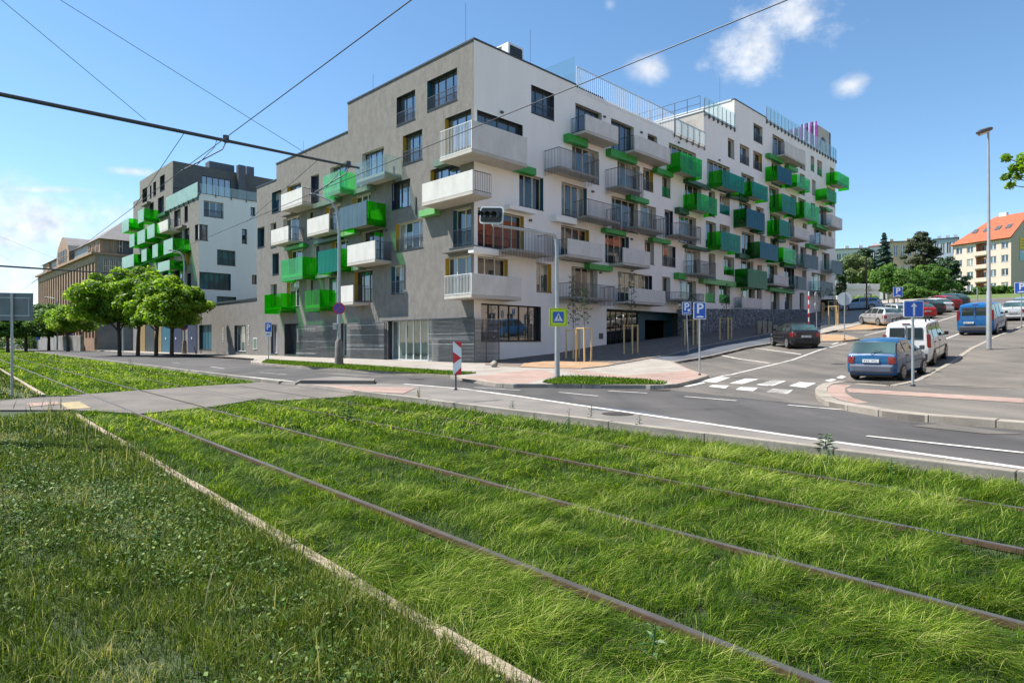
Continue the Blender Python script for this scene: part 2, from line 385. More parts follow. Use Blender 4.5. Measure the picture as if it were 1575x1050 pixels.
APT = empty('apartment_building', (CC[0], CC[1], .2), 0, 'nearest long apartment building at the street corner, grey front and white side with balconies', 'apartment building')
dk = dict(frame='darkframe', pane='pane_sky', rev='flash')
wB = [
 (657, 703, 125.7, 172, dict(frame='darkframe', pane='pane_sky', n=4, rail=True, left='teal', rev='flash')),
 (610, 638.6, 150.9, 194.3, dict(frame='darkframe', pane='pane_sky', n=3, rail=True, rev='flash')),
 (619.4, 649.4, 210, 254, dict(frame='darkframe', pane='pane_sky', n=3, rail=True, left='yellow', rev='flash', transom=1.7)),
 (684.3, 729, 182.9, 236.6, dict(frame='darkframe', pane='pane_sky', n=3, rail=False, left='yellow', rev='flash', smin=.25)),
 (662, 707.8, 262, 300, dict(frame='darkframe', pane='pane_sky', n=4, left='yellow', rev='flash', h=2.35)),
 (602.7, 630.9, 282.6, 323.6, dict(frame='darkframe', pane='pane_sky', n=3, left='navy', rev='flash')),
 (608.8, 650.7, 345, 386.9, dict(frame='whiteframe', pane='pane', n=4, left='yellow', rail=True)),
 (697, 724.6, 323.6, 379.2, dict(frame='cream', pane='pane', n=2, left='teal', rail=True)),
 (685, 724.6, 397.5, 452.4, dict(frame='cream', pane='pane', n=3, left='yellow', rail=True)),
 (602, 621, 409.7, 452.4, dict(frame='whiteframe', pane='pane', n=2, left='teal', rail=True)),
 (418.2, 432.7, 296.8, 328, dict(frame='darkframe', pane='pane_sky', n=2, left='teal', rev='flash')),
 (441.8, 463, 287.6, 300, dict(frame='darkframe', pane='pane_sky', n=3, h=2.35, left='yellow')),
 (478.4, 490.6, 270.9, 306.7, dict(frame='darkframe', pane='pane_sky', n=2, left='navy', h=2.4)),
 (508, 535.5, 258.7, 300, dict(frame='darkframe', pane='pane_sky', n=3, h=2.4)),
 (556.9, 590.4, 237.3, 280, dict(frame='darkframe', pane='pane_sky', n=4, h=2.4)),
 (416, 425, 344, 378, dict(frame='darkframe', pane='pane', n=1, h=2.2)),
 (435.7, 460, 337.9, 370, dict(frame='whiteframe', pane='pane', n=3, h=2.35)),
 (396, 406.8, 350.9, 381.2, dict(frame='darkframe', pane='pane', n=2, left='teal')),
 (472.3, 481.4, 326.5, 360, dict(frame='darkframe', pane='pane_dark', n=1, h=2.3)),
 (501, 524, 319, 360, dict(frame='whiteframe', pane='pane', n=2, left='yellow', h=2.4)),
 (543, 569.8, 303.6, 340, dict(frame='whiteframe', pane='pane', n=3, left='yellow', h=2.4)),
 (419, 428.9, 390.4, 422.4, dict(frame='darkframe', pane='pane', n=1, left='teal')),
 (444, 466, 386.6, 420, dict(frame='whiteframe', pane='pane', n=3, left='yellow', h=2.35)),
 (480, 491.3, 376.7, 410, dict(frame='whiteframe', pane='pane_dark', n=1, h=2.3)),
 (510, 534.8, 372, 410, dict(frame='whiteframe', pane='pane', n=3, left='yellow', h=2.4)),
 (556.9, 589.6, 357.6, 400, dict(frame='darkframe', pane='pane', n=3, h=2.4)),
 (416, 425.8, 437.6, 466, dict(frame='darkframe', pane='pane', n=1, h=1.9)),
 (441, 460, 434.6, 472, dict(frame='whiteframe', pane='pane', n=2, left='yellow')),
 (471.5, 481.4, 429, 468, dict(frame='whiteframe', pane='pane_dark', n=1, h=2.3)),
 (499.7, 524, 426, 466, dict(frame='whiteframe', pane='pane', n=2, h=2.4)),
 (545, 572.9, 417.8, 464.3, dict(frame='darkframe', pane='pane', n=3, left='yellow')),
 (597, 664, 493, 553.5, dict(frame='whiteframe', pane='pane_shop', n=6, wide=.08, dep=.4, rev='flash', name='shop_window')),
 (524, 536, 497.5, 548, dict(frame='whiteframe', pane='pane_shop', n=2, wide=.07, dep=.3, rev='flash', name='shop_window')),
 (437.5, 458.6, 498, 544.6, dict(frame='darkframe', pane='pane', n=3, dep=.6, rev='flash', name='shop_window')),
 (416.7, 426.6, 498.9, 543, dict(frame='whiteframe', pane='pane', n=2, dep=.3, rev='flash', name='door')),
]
M['pane_shop'] = panemat('shop_glass', (.09, .115, .11), 1.7)
put_windows(FB, 'B', APT, wB)
put_balconies(FB, APT, [
 ('concrete', 649, 726.9, 283.3, 317.5, dict(sides=(1, 0), dep=1.5)),
 ('concrete', 431.9, 464.7, 299.8, 325, {}), ('glass', 496.7, 522.6, 271.6, 305, dict(front='g_mintclear', side='g_mint')),
 ('glass', 547, 591.2, 252.6, 288.4, dict(front='g_clear', side='g_clear')),
 ('concrete', 416.7, 443.3, 354.7, 378.2, {}), ('concrete', 472.3, 505.8, 337.9, 364.5, {}),
 ('glass', 522.6, 563.7, 320.4, 355.4, dict(front='g_mirror', side='g_green', dep=1.6)),
 ('green', 431.9, 464.7, 401, 433.8, dict(front='g_mint')), ('green', 489, 518.8, 387.3, 421.6, dict(front='g_skyteal')),
 ('concrete', 534, 576.7, 378.2, 409.4, {}),
 ('green', 406.8, 431.9, 453.6, 482.6, {}), ('green', 468.5, 491.3, 447.5, 479.5, {}), ('concrete', 521.8, 543, 440.7, 469.6, {}),
])

M['greenbox2'] = pmat('pale_green_box', (.16, .42, .13), .55, var=.1)
put_ledges(FB, APT, [(666.7, 718, 246.8, 257.4, 'greygreen'), (643.8, 668.2, 324.5, 334.3, 'greenbox2'), (679, 727.5, 384, 390, 'grey_plaster'),
 (544, 569, 291.8, 299, 'greygreen'), (482, 516, 313.8, 320.8, 'greygreen'), (432, 448, 329, 333.5, 'grey_plaster'),
 (437, 466, 380.5, 385.8, 'greenbox'), (483, 520, 370.6, 376, 'darkgreen'), (522, 545, 358.4, 364.5, 'greenbox2'), (484.5, 508.9, 424, 428.5, 'greygreen'), (540, 553, 411, 416.5, 'greygreen')])

wA = [
 (817, 852.3, 130, 172.9, dict(frame='darkframe', pane='pane', n=3, rail=True, left='teal', rev='flash')),
 (729, 804, 167, 190, dict(frame='darkframe', pane='pane', n=4, rev='flash', smin=.25, h=1.9)),
 (885, 925.4, 157.9, 205, dict(frame='darkframe', pane='pane', n=4, h=2.4)),
 (939.9, 975, 181.5, 230, dict(frame='darkframe', pane='pane', n=4, h=2.4)),
 (996.3, 1010.8, 205, 213.5, dict(frame='darkframe', pane='pane', n=1)),
 (1028.9, 1070.6, 218.9, 256, dict(n=5, h=2.4)), (1087.7, 1122.6, 243.4, 286, dict(n=5, h=2.6)),
 (1119.7, 1129.4, 211.4, 240.6, {}), (1138, 1152.3, 220.6, 249.1, dict(rail=True)), (1158.6, 1172.3, 230.9, 258.3, dict(rail=True, right='yellow')),
 (1159, 1172.9, 188.6, 215.4, dict(frame='darkframe', rail=True)),
 (1188.3, 1206, 205.7, 235.4, dict(h=2.4)), (1230, 1238.6, 229, 245, dict(n=1, h=2.2)), (1247, 1252.3, 238.9, 261.7, dict(n=1, lowglass='g_green')), (1256.9, 1264.3, 245.1, 268, dict(n=1, lowglass='g_green')),
 (1276.3, 1283, 256.6, 280, dict(n=1, h=2.4)),
 (798.6, 835.7, 264.3, 315.7, dict(right='teal', n=3, pane='pane_red')), (880, 921, 220, 268, dict(n=4, h=2.4)), (949.8, 984, 244, 288, dict(n=4, h=2.4)),
 (989.4, 1004.7, 256.9, 291, dict(right='yellow', rail=True)), (1018.4, 1031.3, 268.3, 301, dict(lowglass='g_green', n=2)),
 (1053.4, 1078.6, 279.4, 316, dict(n=3, h=2.4)), (1090, 1100, 291.4, 328, dict(n=1, h=2.4)), (1107, 1122.6, 297.1, 327, dict(lowglass='g_skyteal', n=2)),
 (1140.3, 1159.7, 265, 300, dict(n=3, h=2.4)), (1186.6, 1202.6, 248, 280, dict(n=2, h=2.4)), (1230, 1238, 266, 288, dict(n=1, h=2.4)), (1248.9, 1254.6, 275.7, 298.6, dict(n=1)),
 (863.7, 902.6, 279, 329.2, dict(right='teal', n=4, pane='pane_red')),
 (940.7, 981, 301, 345, dict(n=4, h=2.45, pane='pane_red')), (984.9, 1009, 313, 350, dict(n=3, h=2.4)), (1022.2, 1035, 321.6, 362.8, dict(n=1, right='navy')),
 (1044.3, 1070.6, 328.9, 366, dict(n=4, h=2.4)), (1085.4, 1101.4, 339, 376, dict(n=2, h=2.4)), (1107, 1122.6, 344.3, 380, dict(n=2, h=2.3)),
 (1136.9, 1155, 308, 340, dict(n=2, h=2.4)), (1162.6, 1174.6, 316.9, 346, dict(n=2, h=2.3)), (1183, 1198, 284.9, 312, dict(n=2, h=2.4)), (1216, 1225, 298.6, 325, dict(n=1, h=2.3)),
 (1228, 1239, 303.5, 325, dict(n=2, h=2.2)), (1247, 1254, 311, 330, dict(n=1, h=2.2)), (1260, 1271, 315.7, 345, dict(n=1, h=2.4)), (1272, 1284, 287, 310, dict(n=1, h=2.2)),
 (733, 805.7, 318.5, 377, dict(n=5, right='yellow', pane='pane_dark', smin=.3)),
 (863, 906, 345.7, 376, dict(n=4, right='yellow', pane='pane_red', h=2.4)), (930.8, 967.3, 357.4, 402.4, dict(n=4, right='teal')),
 (991.7, 1006, 368.9, 404.7, dict(n=2)), (1018.4, 1039, 375.7, 407.7, dict(n=3, right='navy', rail=True)),
 (1052.9, 1077.4, 381.4, 420, dict(n=3, h=2.4)), (1090, 1100, 388.9, 425, dict(n=1, h=2.3)), (1113.4, 1129.4, 393.4, 421.4, dict(n=2, lowglass='g_green')),
 (1140.9, 1159.7, 355.7, 388, dict(n=2, h=2.5)), (1168.9, 1177, 361, 390, dict(n=1, h=2.3)), (1184, 1200, 327, 355, dict(n=2, h=2.4)), (1213, 1221, 334.5, 362, dict(n=1, h=2.4)), (1234.6, 1240.9, 343, 350, dict(n=1)),
 (1252.3, 1271, 349.2, 375, dict(n=3, h=2.4)), (1274, 1279, 356, 362.6, dict(n=1)),
 (733, 781, 393, 440, dict(n=3, right='yellow', pane='pane_red', h=2.3, smin=.3)), (825, 848, 403.6, 447.8, dict(n=2, right='yellow')),
 (879, 919, 409, 462, dict(n=4, h=2.45, pane='pane_red')), (950.6, 1003, 417.5, 465, dict(n=7, h=2.45, right='navy', wide=.045)),
 (1018.4, 1031, 425, 458.7, dict(n=2)), (1044, 1070.5, 429.3, 470, dict(n=3, h=2.4)), (1084.8, 1100, 434, 463.8, dict(n=2, lowglass='g_green')), (1106, 1122.9, 436.4, 465, dict(n=2, lowglass='g_green')),
 (1139.5, 1159, 398.5, 430, dict(n=3, h=2.4)), (1165, 1172, 407, 430, dict(n=1, h=2.2)),
 (1139.5, 1161, 441, 462, dict(n=3, h=2.2)), (1164.5, 1171.7, 442, 462, dict(n=1, h=2.2)),
 (1214, 1228, 372.9, 400, dict(n=3, h=2.4)), (1231, 1240, 379, 400, dict(n=1, h=2.2)), (1264, 1275.7, 387.4, 412, dict(n=2, h=2.4)), (1185, 1198, 366, 392, dict(n=2, h=2.3)),
 (1179.7, 1195.7, 405, 435, dict(n=2, h=2.5)), (1206, 1221.4, 409.7, 436, dict(n=2, h=2.4, right='navy')), (1234, 1240.3, 414.9, 430, dict(n=1, h=2.0)), (1248.3, 1270, 418.3, 446, dict(n=3, h=2.5)), (1249, 1256, 381, 404, dict(n=1, h=2.2)),
 (1185.4, 1199, 447.4, 476.6, dict(n=2)), (1207, 1218.6, 448.6, 475.5, dict(n=1)), (1230, 1237, 449.7, 474.9, dict(n=1, name='door')),
 (740, 832, 466.3, 524.3, dict(frame='black', pane='pane_big', n=6, wide=.07, rev='flash', name='shop_window')),
]
M['pane_red'] = panemat('window_glass_warm', (.035, .03, .028), 1.75)
M['pane_big'] = panemat('shop_glass_dark', (.035, .04, .045), 2.4, wob=.02)
put_windows(FA, 'A', APT, wA, frame='cream', pane='pane')

M['railwhite'] = pmat('white_metal', (.74, .75, .76), .5, var=.05)
M['g_milk'] = glassmat('milky_glass', (.80, .86, .86), (.75, .78, .78), .45, 1.4)
M['g_mint2'] = glassmat('bright_green_glass', (.24, .84, .28), (.04, .58, .20), .22, 1.4)
M['g_dkgreen'] = glassmat('dark_green_glass', (.06, .55, .07), (.01, .22, .02), .25, 1.4)
M['g_grey'] = glassmat('grey_mesh', (.30, .32, .34), (.17, .20, .24), .8, 1.3)
GR = dict(front='g_grey', side='g_clear')
put_balconies(FA, APT, [
 ('concrete', 725.7, 811, 184, 233.5, dict(sides=(1, 1), back=1.6, side='whiteframe')),
 ('concrete', 901, 951.3, 175.4, 203.6, {}), ('concrete', 976.5, 1031.3, 206.7, 232.6, {}),
 ('green', 1047, 1079.7, 233, 264, dict(front='g_mint2')), ('green', 1111, 1144.9, 260.6, 286.9, dict(front='g_skyteal')),
 ('concrete', 1207.7, 1239, 217.1, 238.9, {}), ('green', 1288, 1306, 263.4, 283, dict(front='g_mint2')),
 ('bars', 860, 921.4, 225.7, 262.7, {}), ('bars', 954.4, 989.4, 256, 292, {}),
 ('green', 1072.3, 1103, 296, 322.6, dict(front='g_mint2')), ('green', 1156.9, 1180.9, 278.3, 301.7, dict(front='g_skyteal')),
 ('green', 1196.3, 1218, 253.7, 276.9, dict(front='g_skyblue')), ('green', 1226, 1246, 267.4, 287, dict(front='g_mint')),
 ('green', 1271.7, 1286.6, 289, 306.7, dict(front='g_mint2')),
 ('bars', 904.9, 955.2, 305.6, 338.5, {}), ('bars', 981, 1025, 323.9, 354.5, {}), ('bars', 1045.4, 1078, 341.4, 366, {}),
 ('green', 1108.9, 1139, 355, 383.7, dict(front='g_skyteal')), ('green', 1148.3, 1176.3, 319.7, 348.3, dict(front='g_skyblue', side='g_dkgreen')),
 ('green', 1203, 1224, 297.4, 324.9, dict(front='g_skyteal')), ('green', 1237.4, 1260, 309.4, 335, dict(front='g_mint')),
 ('concrete', 1279, 1295.7, 330, 347.7, {}),
 ('bars', 784.8, 852, 346.5, 390.5, dict(dep=1.5)), ('concrete', 873.9, 927.3, 366.3, 394.5, {}), ('concrete', 959, 1000, 380.3, 407, {}),
 ('bars', 1072.9, 1100.9, 399.7, 426, {}), ('green', 1168.9, 1196.9, 371, 396.6, dict(front='g_skyblue', side='g_dkgreen')),
 ('green', 1199, 1215.7, 336.9, 361.4, dict(front='g_skyteal')), ('concrete', 1222, 1244.9, 348, 365, {}), ('concrete', 1263, 1283, 360.3, 376.3, {}),
 ('concrete', 725.3, 802, 419.6, 457.3, dict(sides=(1, 1), back=1.2, side='whiteframe', dep=1.3)),
 ('bars', 881, 946, 433.5, 463.5, {}), ('concrete', 968, 1023.7, 441.9, 466.3, {}), ('bars', 1046, 1082.4, 448.3, 466, {}),
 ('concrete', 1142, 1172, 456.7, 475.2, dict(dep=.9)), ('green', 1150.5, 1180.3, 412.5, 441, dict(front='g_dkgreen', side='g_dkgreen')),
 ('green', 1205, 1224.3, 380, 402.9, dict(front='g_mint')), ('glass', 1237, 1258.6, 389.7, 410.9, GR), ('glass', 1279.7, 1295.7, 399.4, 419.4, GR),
 ('concrete', 1191, 1212.9, 422.3, 438, {}), ('glass', 1223, 1240.3, 424, 444, GR), ('glass', 1261.4, 1281.4, 431.4, 452.6, GR),
])
put_ledges(FA, APT, [
 (875, 904.9, 204.4, 216.6, 'greenbox'), (940, 980.3, 227.2, 238.7, 'greenbox'), (1011.5, 1036, 256.9, 264.5, 'greenbox'), (1058.6, 1094, 274.3, 280, 'darkgreen'),
 (1124, 1137, 298, 302.5, 'darkgreen'), (1138, 1152, 299, 306, 'darkgreen'), (1184.3, 1206, 234.9, 241.7, 'greenbox'), (1213.4, 1227.7, 252.6, 258.6, 'greenbox'),
 (796, 825, 251, 262, 'greenbox'), (970.4, 998.6, 299, 306.4, 'greenbox'), (784.3, 824.3, 313.5, 321, 'white_plaster'), (856, 888, 329.5, 339.5, 'white_plaster'),
 (932.3, 963.5, 349.8, 356.7, 'greenbox'), (1004.7, 1032, 364.3, 370.4, 'greenbox'), (1045.4, 1060, 318, 327, 'darkgreen'), (1058, 1093, 375.7, 380, 'darkgreen'),
 (1256.3, 1274, 343, 349, 'greenbox'), (728.5, 771, 378.5, 388, 'white_plaster'), (1044, 1055.7, 419, 428.3, 'greenbox'), (1082, 1132.4, 426.5, 435, 'greenbox2'), (1138, 1154, 389, 396, 'darkgreen'),
 (1197, 1209, 365.5, 370, 'darkgreen'), (1244.9, 1259.7, 374, 380.5, 'greenbox'), (907, 943, 404.6, 413, 'greenbox'), (1184.3, 1222, 441, 447, 'greenbox'), (1206, 1224, 404.5, 410, 'darkgreen'),
 (1216, 1228, 326, 331, 'darkgreen'), (1160, 1176, 352, 356, 'darkgreen'), (1271, 1281, 318.5, 322, 'greenbox')])

# walls: volumes
zR = 19.85
sT = FA.px(1082.4, 0)[0]; sP = FA.px(1129.5, 0)[0]; sQ = FA.px(1178, 0)[0]; sE = FA.px(1285, 0)[0]; sX = FA.px(885.8, 0)[0]; sY = FA.px(1035.5, 0)[0]
zP = FA.px(1129.5, 153)[1]; zQ = FA.px(1179, 182)[1]; zT = FA.px(1082.4, 170)[1]; zY = FA.px(1060, 214)[1]; zX = FA.px(900, 138)[1]
sg0, zg0 = FA.px(933, 474.7); sg1, _ = FA.px(1045, 478.5)
HOLES['A'].append((sg0, sg1, -1, zg0))
b1 = FB.px(535, 0)[0]; b2 = FB.px(425, 0)[0]; b3 = FB.px(395, 0)[0]; bL = FB.px(308, 0)[0]
z1 = FB.px(535, 203)[1]; z2 = FB.px(395, 289)[1]; zL = FB.px(395, 460)[1]
wa = MB()
rectsA = [(0, sX, -1, zR), (sX, sY, -1, zX - .1), (sY, sT, -1, zY - .1), (sT, sP, -1, zT), (sP, sQ, -1, zP), (sQ, sE, -1, zQ)]
wall_mesh(wa, FA, 0, 0, 0, 0, HOLES['A'], 0, rectsA)
prev = 0
tops = [r[3] for r in rectsA]; W = 14.4
for (a, b, _, t), nx in zip(rectsA, tops[1:] + [None]):
    wa.quad(FA.P(a, t, 0), FA.P(b, t, 0), FA.P(b, t, -W), FA.P(a, t, -W), 1)
    if nx is not None:
        wa.quad(FA.P(b, min(t, nx), 0), FA.P(b, max(t, nx), 0), FA.P(b, max(t, nx), -W), FA.P(b, min(t, nx), -W), 2 if (nx > t and nx < zT + .5) else 0)
wa.quad(FA.P(sE, -1, 0), FA.P(sE, zQ, 0), FA.P(sE, zQ, -W), FA.P(sE, -1, -W), 0)
wa.quad(FA.P(b2 * 0 + 12, -1, -W), FA.P(sE, -1, -W), FA.P(sE, 16, -W), FA.P(12, 16, -W), 0)
wa.build('white_wall', [M['white_plaster'], M['flash'], M['slab']], APT)
wb = MB(); rectsB = [(0, b1, -1, zR), (b1, b2, -1, z1), (b2, b3, -1, z2)]
wall_mesh(wb, FB, 0, 0, 0, 0, HOLES['B'], 0, rectsB)
for (a, b, _, t), nx in zip(rectsB, [z1, z2, None]):
    wb.quad(FB.P(a, t - .01, 0), FB.P(b, t - .01, 0), FB.P(b, t - .01, -13), FB.P(a, t - .01, -13), 1)
    if nx: wb.quad(FB.P(b, nx, 0), FB.P(b, t, 0), FB.P(b, t, -13), FB.P(b, nx, -13), 0)
wb.quad(FB.P(b3, -1, 0), FB.P(b3, z2, 0), FB.P(b3, z2, -13), FB.P(b3, -1, -13), 0)
wb.build('grey_wall', [M['grey_plaster'], M['flash']], APT)
co = MB()   # roof edge flashing
def _edge(*a):
    q = MB(); FB.box(q, *a); q.build('roof_edge', M['flash'], APT)
FB.box(co, -.04, b1 + .03, zR - .02, zR + .09, -.25, .05); FB.box(co, b1 + .035, b2 + .03, z1 - .02, z1 + .08, -.25, .05); FB.box(co, b2 + .035, b3 + .03, z2 - .02, z2 + .08, -.25, .05)
FA.box(co, .06, sX + .0, zR - .02, zR + .09, -.25, .04); co.build('roof_edge', M['flash'], APT)
co = MB(); FA.box(co, sP - .03, sQ + .03, zP, zP + .1, -.3, .05); co.build('penthouse_edge', M['flash'], APT); co = MB(); FA.box(co, sP - .06, sP + .25, zP - .02, zP + .1, -14, -.303); co.build('sunlit_edge', M['railwhite'], APT); co = MB(); FA.box(co, sT - .06, sT + .25, zT - .02, zT + .1, -15, -.01); co.build('sunlit_edge', M['railwhite'], APT)  # the two white side strips paint in sunlight along the roof edge
# recess behind the windows so no light leaks: inner back wall
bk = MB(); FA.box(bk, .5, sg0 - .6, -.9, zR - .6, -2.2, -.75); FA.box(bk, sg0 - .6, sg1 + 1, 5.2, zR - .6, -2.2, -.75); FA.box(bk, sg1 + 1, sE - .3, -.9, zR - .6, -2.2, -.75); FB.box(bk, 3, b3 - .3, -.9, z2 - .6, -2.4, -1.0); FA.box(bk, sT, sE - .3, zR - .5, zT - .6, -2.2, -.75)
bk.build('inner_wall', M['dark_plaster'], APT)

# ground floor entrance and garage (in the recess)
ent = MB(); FA.box(ent, sg0 + .02, sg1 + 4, zg0, zg0 + .25, -4.0, -.005)
ent.build('recess_ceiling', M['slab'], APT)
gs0, gz1 = FA.px(937, 478, -1.2); gs1 = FA.px(981, 0, -1.2)[0]; gz0 = FA.px(960, 533, -1.2)[1]
window(Frame(FA.P(0, 0, -1.2)[:2], FA.d, FA.n), APT, gs0 - .5, gs1, gz0 - .2, zg0 - .02, frame='black', pane='pane_dark', n=6, wide=.06, dep=.1, rev='flash', name='entrance_glazing')
F2 = Frame(FA.P(0, 0, -1.2)[:2], FA.d, FA.n)
ho = (F2.px(930 + 10, 0)[0], F2.px(1040, 0)[0], 0, F2.px(991.7, 492)[1])
ho = (F2.px(992, 0)[0], F2.px(1034, 0)[0], -1, F2.px(992, 491.5)[1])
gw = MB(); wall_mesh(gw, F2, 0, 0, 0, 0, [ho], 0, [(gs1 + .02, sg1 + .8, -.5, zg0 - .004)])
F2.box(gw, ho[0] - .02, ho[0], -.5, ho[3], -.6, -.003); F2.box(gw, ho[1], ho[1] + .02, -.5, ho[3], -.6, -.003)
gw.build('garage_surround', M['teal'], APT)
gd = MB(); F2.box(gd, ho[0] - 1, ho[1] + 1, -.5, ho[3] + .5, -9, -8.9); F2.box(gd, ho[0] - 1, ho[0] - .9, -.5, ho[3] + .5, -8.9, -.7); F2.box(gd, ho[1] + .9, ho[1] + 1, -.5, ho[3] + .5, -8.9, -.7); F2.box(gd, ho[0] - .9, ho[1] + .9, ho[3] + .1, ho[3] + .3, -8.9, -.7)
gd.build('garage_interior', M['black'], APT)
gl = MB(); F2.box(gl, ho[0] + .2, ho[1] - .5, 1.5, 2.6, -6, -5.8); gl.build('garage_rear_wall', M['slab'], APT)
rw = MB(); rw.quad(FA.P(sg0, -1, 0), FA.P(sg0, zg0, 0), FA.P(sg0, zg0, -1.25), FA.P(sg0, -1, -1.25)); rw.build('recess_side_wall', M['white_plaster'], APT)
lg = MB(); q0, qz = FA.px(921, 521); FA.box(lg, q0, q0 + .5, qz, qz + .42, .003, .03); lg.build('vent_grille', M['darksteel'], APT)

# slatted screens on the ground floor
def louvre(fr, par, s0, s1, z0, z1, off, n, name='louvre_screen', rough=True):
    m = MB(); m2 = MB()
    rr = random.Random(int(s0 * 10) + 3)
    for i in range(n):
        z = z0 + (z1 - z0) * (i + .5) / n; h = (z1 - z0) / n * rr.uniform(.28, .5)
        k = max(1, int(abs(s1 - s0) / 3))
        for j in range(k):
            a = min(s0, s1) + abs(s1 - s0) * j / k; b = min(s0, s1) + abs(s1 - s0) * (j + 1) / k - .004
            d = rr.uniform(-.015, .015)
            fr.box(m, a, b, z - h / 2, z + h / 2, off - .03 + d, off + d, 0 if rr.random() < .86 else 1)
    k = max(2, int(abs(s1 - s0) / 1.6))
    for j in range(k + 1):
        a = min(s0, s1) + (abs(s1 - s0) - .04) * j / k; fr.box(m, a, a + .04, z0, z1, off - .075, off - .05)
    return m.build(name, [M['louvre'], M['louvre_light']], par)
M['louvre_light'] = pmat('louvre_slats_light', (.42, .43, .44), .45, .35, var=.3, scale=1.2, fine=6)
M['louvre'] = pmat('louvre_slats', (.17, .175, .18), .5, .35, var=.35, scale=1.2, fine=6, stretch=(1, 1, 9))
zb0 = FB.px(700, 557.5)[1]; zt0 = FB.px(729, 489)[1]
s_ = lambda u: FB.px(u, 0)[0]
for u0, u1 in ((730, 667), (595, 537), (523, 459.5)):
    dpl = MB(); FB.box(dpl, s_(u0) + .02, s_(u1) - .02, zb0 + .05, zt0 - .02, .003, .03); dpl.build('dark_backing', M['dark_plaster'], APT)
    louvre(FB, APT, s_(u0) - (.45 if u0 == 730 else 0), s_(u1), zb0, zt0, .45 if u0 == 730 else .25, 34)
louvre(FA, APT, -.43, FA.px(761, 0)[0], zb0 + .02, zt0, .45, 34)
bp = MB(); FB.box(bp, .01, FB.px(596, 0)[0], zt0 + .0, zt0 + .05, .003, .47); bp.build('screen_cap', M['steel'], APT)

# roof items
rl = MB(); bars(rl, FA.P(sX, 0, .06), FA.P(sY, 0, .06), zX - .45, FA.px(887.3, 103)[1], step=.24, r=.013, top=.05); rl.build('roof_railing', M['railwhite'], APT)
tp = FA.px(1036, 164)[1]
zgl = FA.px(1037, 182)[1]; rl = MB(); bars(rl, FA.P(sY + .05, 0, .1), FA.P(sT, 0, .1), zY - .45, zgl, step=.9, r=.05, mids=(zY - .05, zY - .3)); rl.build('roof_railing', M['steel'], APT)
gp = MB(); sheet(gp, FA.P(sY + .05, 0, .16), FA.P(sT, 0, .16), zY - .1, zgl - .05, 8); gp.build('roof_glass', M['g_milk'], APT)
gp = MB(); sheet(gp, FA.P(sX, 0, -.1), FA.P(sX, 0, -5.5), zX + .1, zX + 2.1, 5); gp.build('privacy_glass', M['g_pale2'] if 'g_pale2' in M else M['g_clear'], APT)
def glass_rail(fr, s0, s1, z0, z1, off, n, mat='g_clear', name='glass_balustrade', par=APT, br=True, perp=None):
    p = MB(); sheet(p, fr.P(s0, 0, off), fr.P(s1, 0, off), z0, z1, n); g = p.build(name, M[mat], par)
    q = MB()
    for i in range(n + 1):
        s = s0 + (s1 - s0) * i / n
        fr.box(q, s - .025, s + .025, z0 - .25, z1 - .1, off - .1, off - .05)
        if br: fr.box(q, s - .04, s + .04, z0 - .3, z0 + .1, .003 if off > .05 else off - .04, off + .03)
    fr.box(q, s0, s1, z0 - .06, z0 - .01, off - .05, off - .02)
    q.build('balustrade_frame', M['darksteel'], g)
glass_rail(FA, sT + .05, sP - .05, zT - .25, zT + 1.25, .12, 7)
glass_rail(FA, sQ + .1, sE, zQ - .3, zQ + 1.3, .12, 22)
rl = MB(); zr_ = FA.px(1084, 151, -.4)[1]; bars(rl, FA.P(sT + .1, 0, -.4), FA.P(sT + .1, 0, -11), zT + .02, zr_, step=1.2, r=.025, mids=(zT + (zr_ - zT) * .5,)); rl.build('roof_railing', M['darksteel'], APT)
# rooftop box with coloured lamellae
sc = FA.px(1258, 0, -1.0)[0]; zc1 = FA.px(1258, 192, -1.0)[1]
rb = MB(); FA.box(rb, sc, sE + 1.2, zQ, zc1, -9, -1.0); rbo = rb.build('rooftop_box', M['lampanel'] if 'lampanel' in M else M['slab'], APT)
M['purple'] = pmat('purple_slat', (.28, .02, .30), .5, var=.3); M['lilac'] = pmat('lilac_slat', (.55, .5, .7), .5, var=.3)
for kk, (mt, nm) in enumerate((('purple', 'slat_row'), ('lilac', 'slat_row'), ('navy', 'slat_row'))):
    sl = MB()
    for i in range(36):
        if i % 3 == kk: FA.box(sl, sc - .12, sc - .01, zQ + .1, zc1 + (.5 if i < 9 else .2), -1.1 - i * .22 - .15, -1.1 - i * .22)
    sl.build(nm, M[mt], rbo)
ar = MB()
for i in range(10):
    t0, t1_ = math.pi * i / 10, math.pi * (i + 1) / 10; c0 = sc + 1.9; 
    pts = [(c0 - 1.3 * math.cos(t), zQ + 1.1 + 1.6 * math.sin(t)) for t in (t0, t1_)] + [(c0 - .9 * math.cos(t), zQ + 1.1 + 1.15 * math.sin(t)) for t in (t1_, t0)]
    ar.quad(*[FA.P(a, z, -.985) for a, z in pts])
FA.box(ar, sE + .7, sE + 1.19, zQ + .3, zc1 - .05, -.997, -.98)
ar.build('painted_arc', M['navy'], rbo)
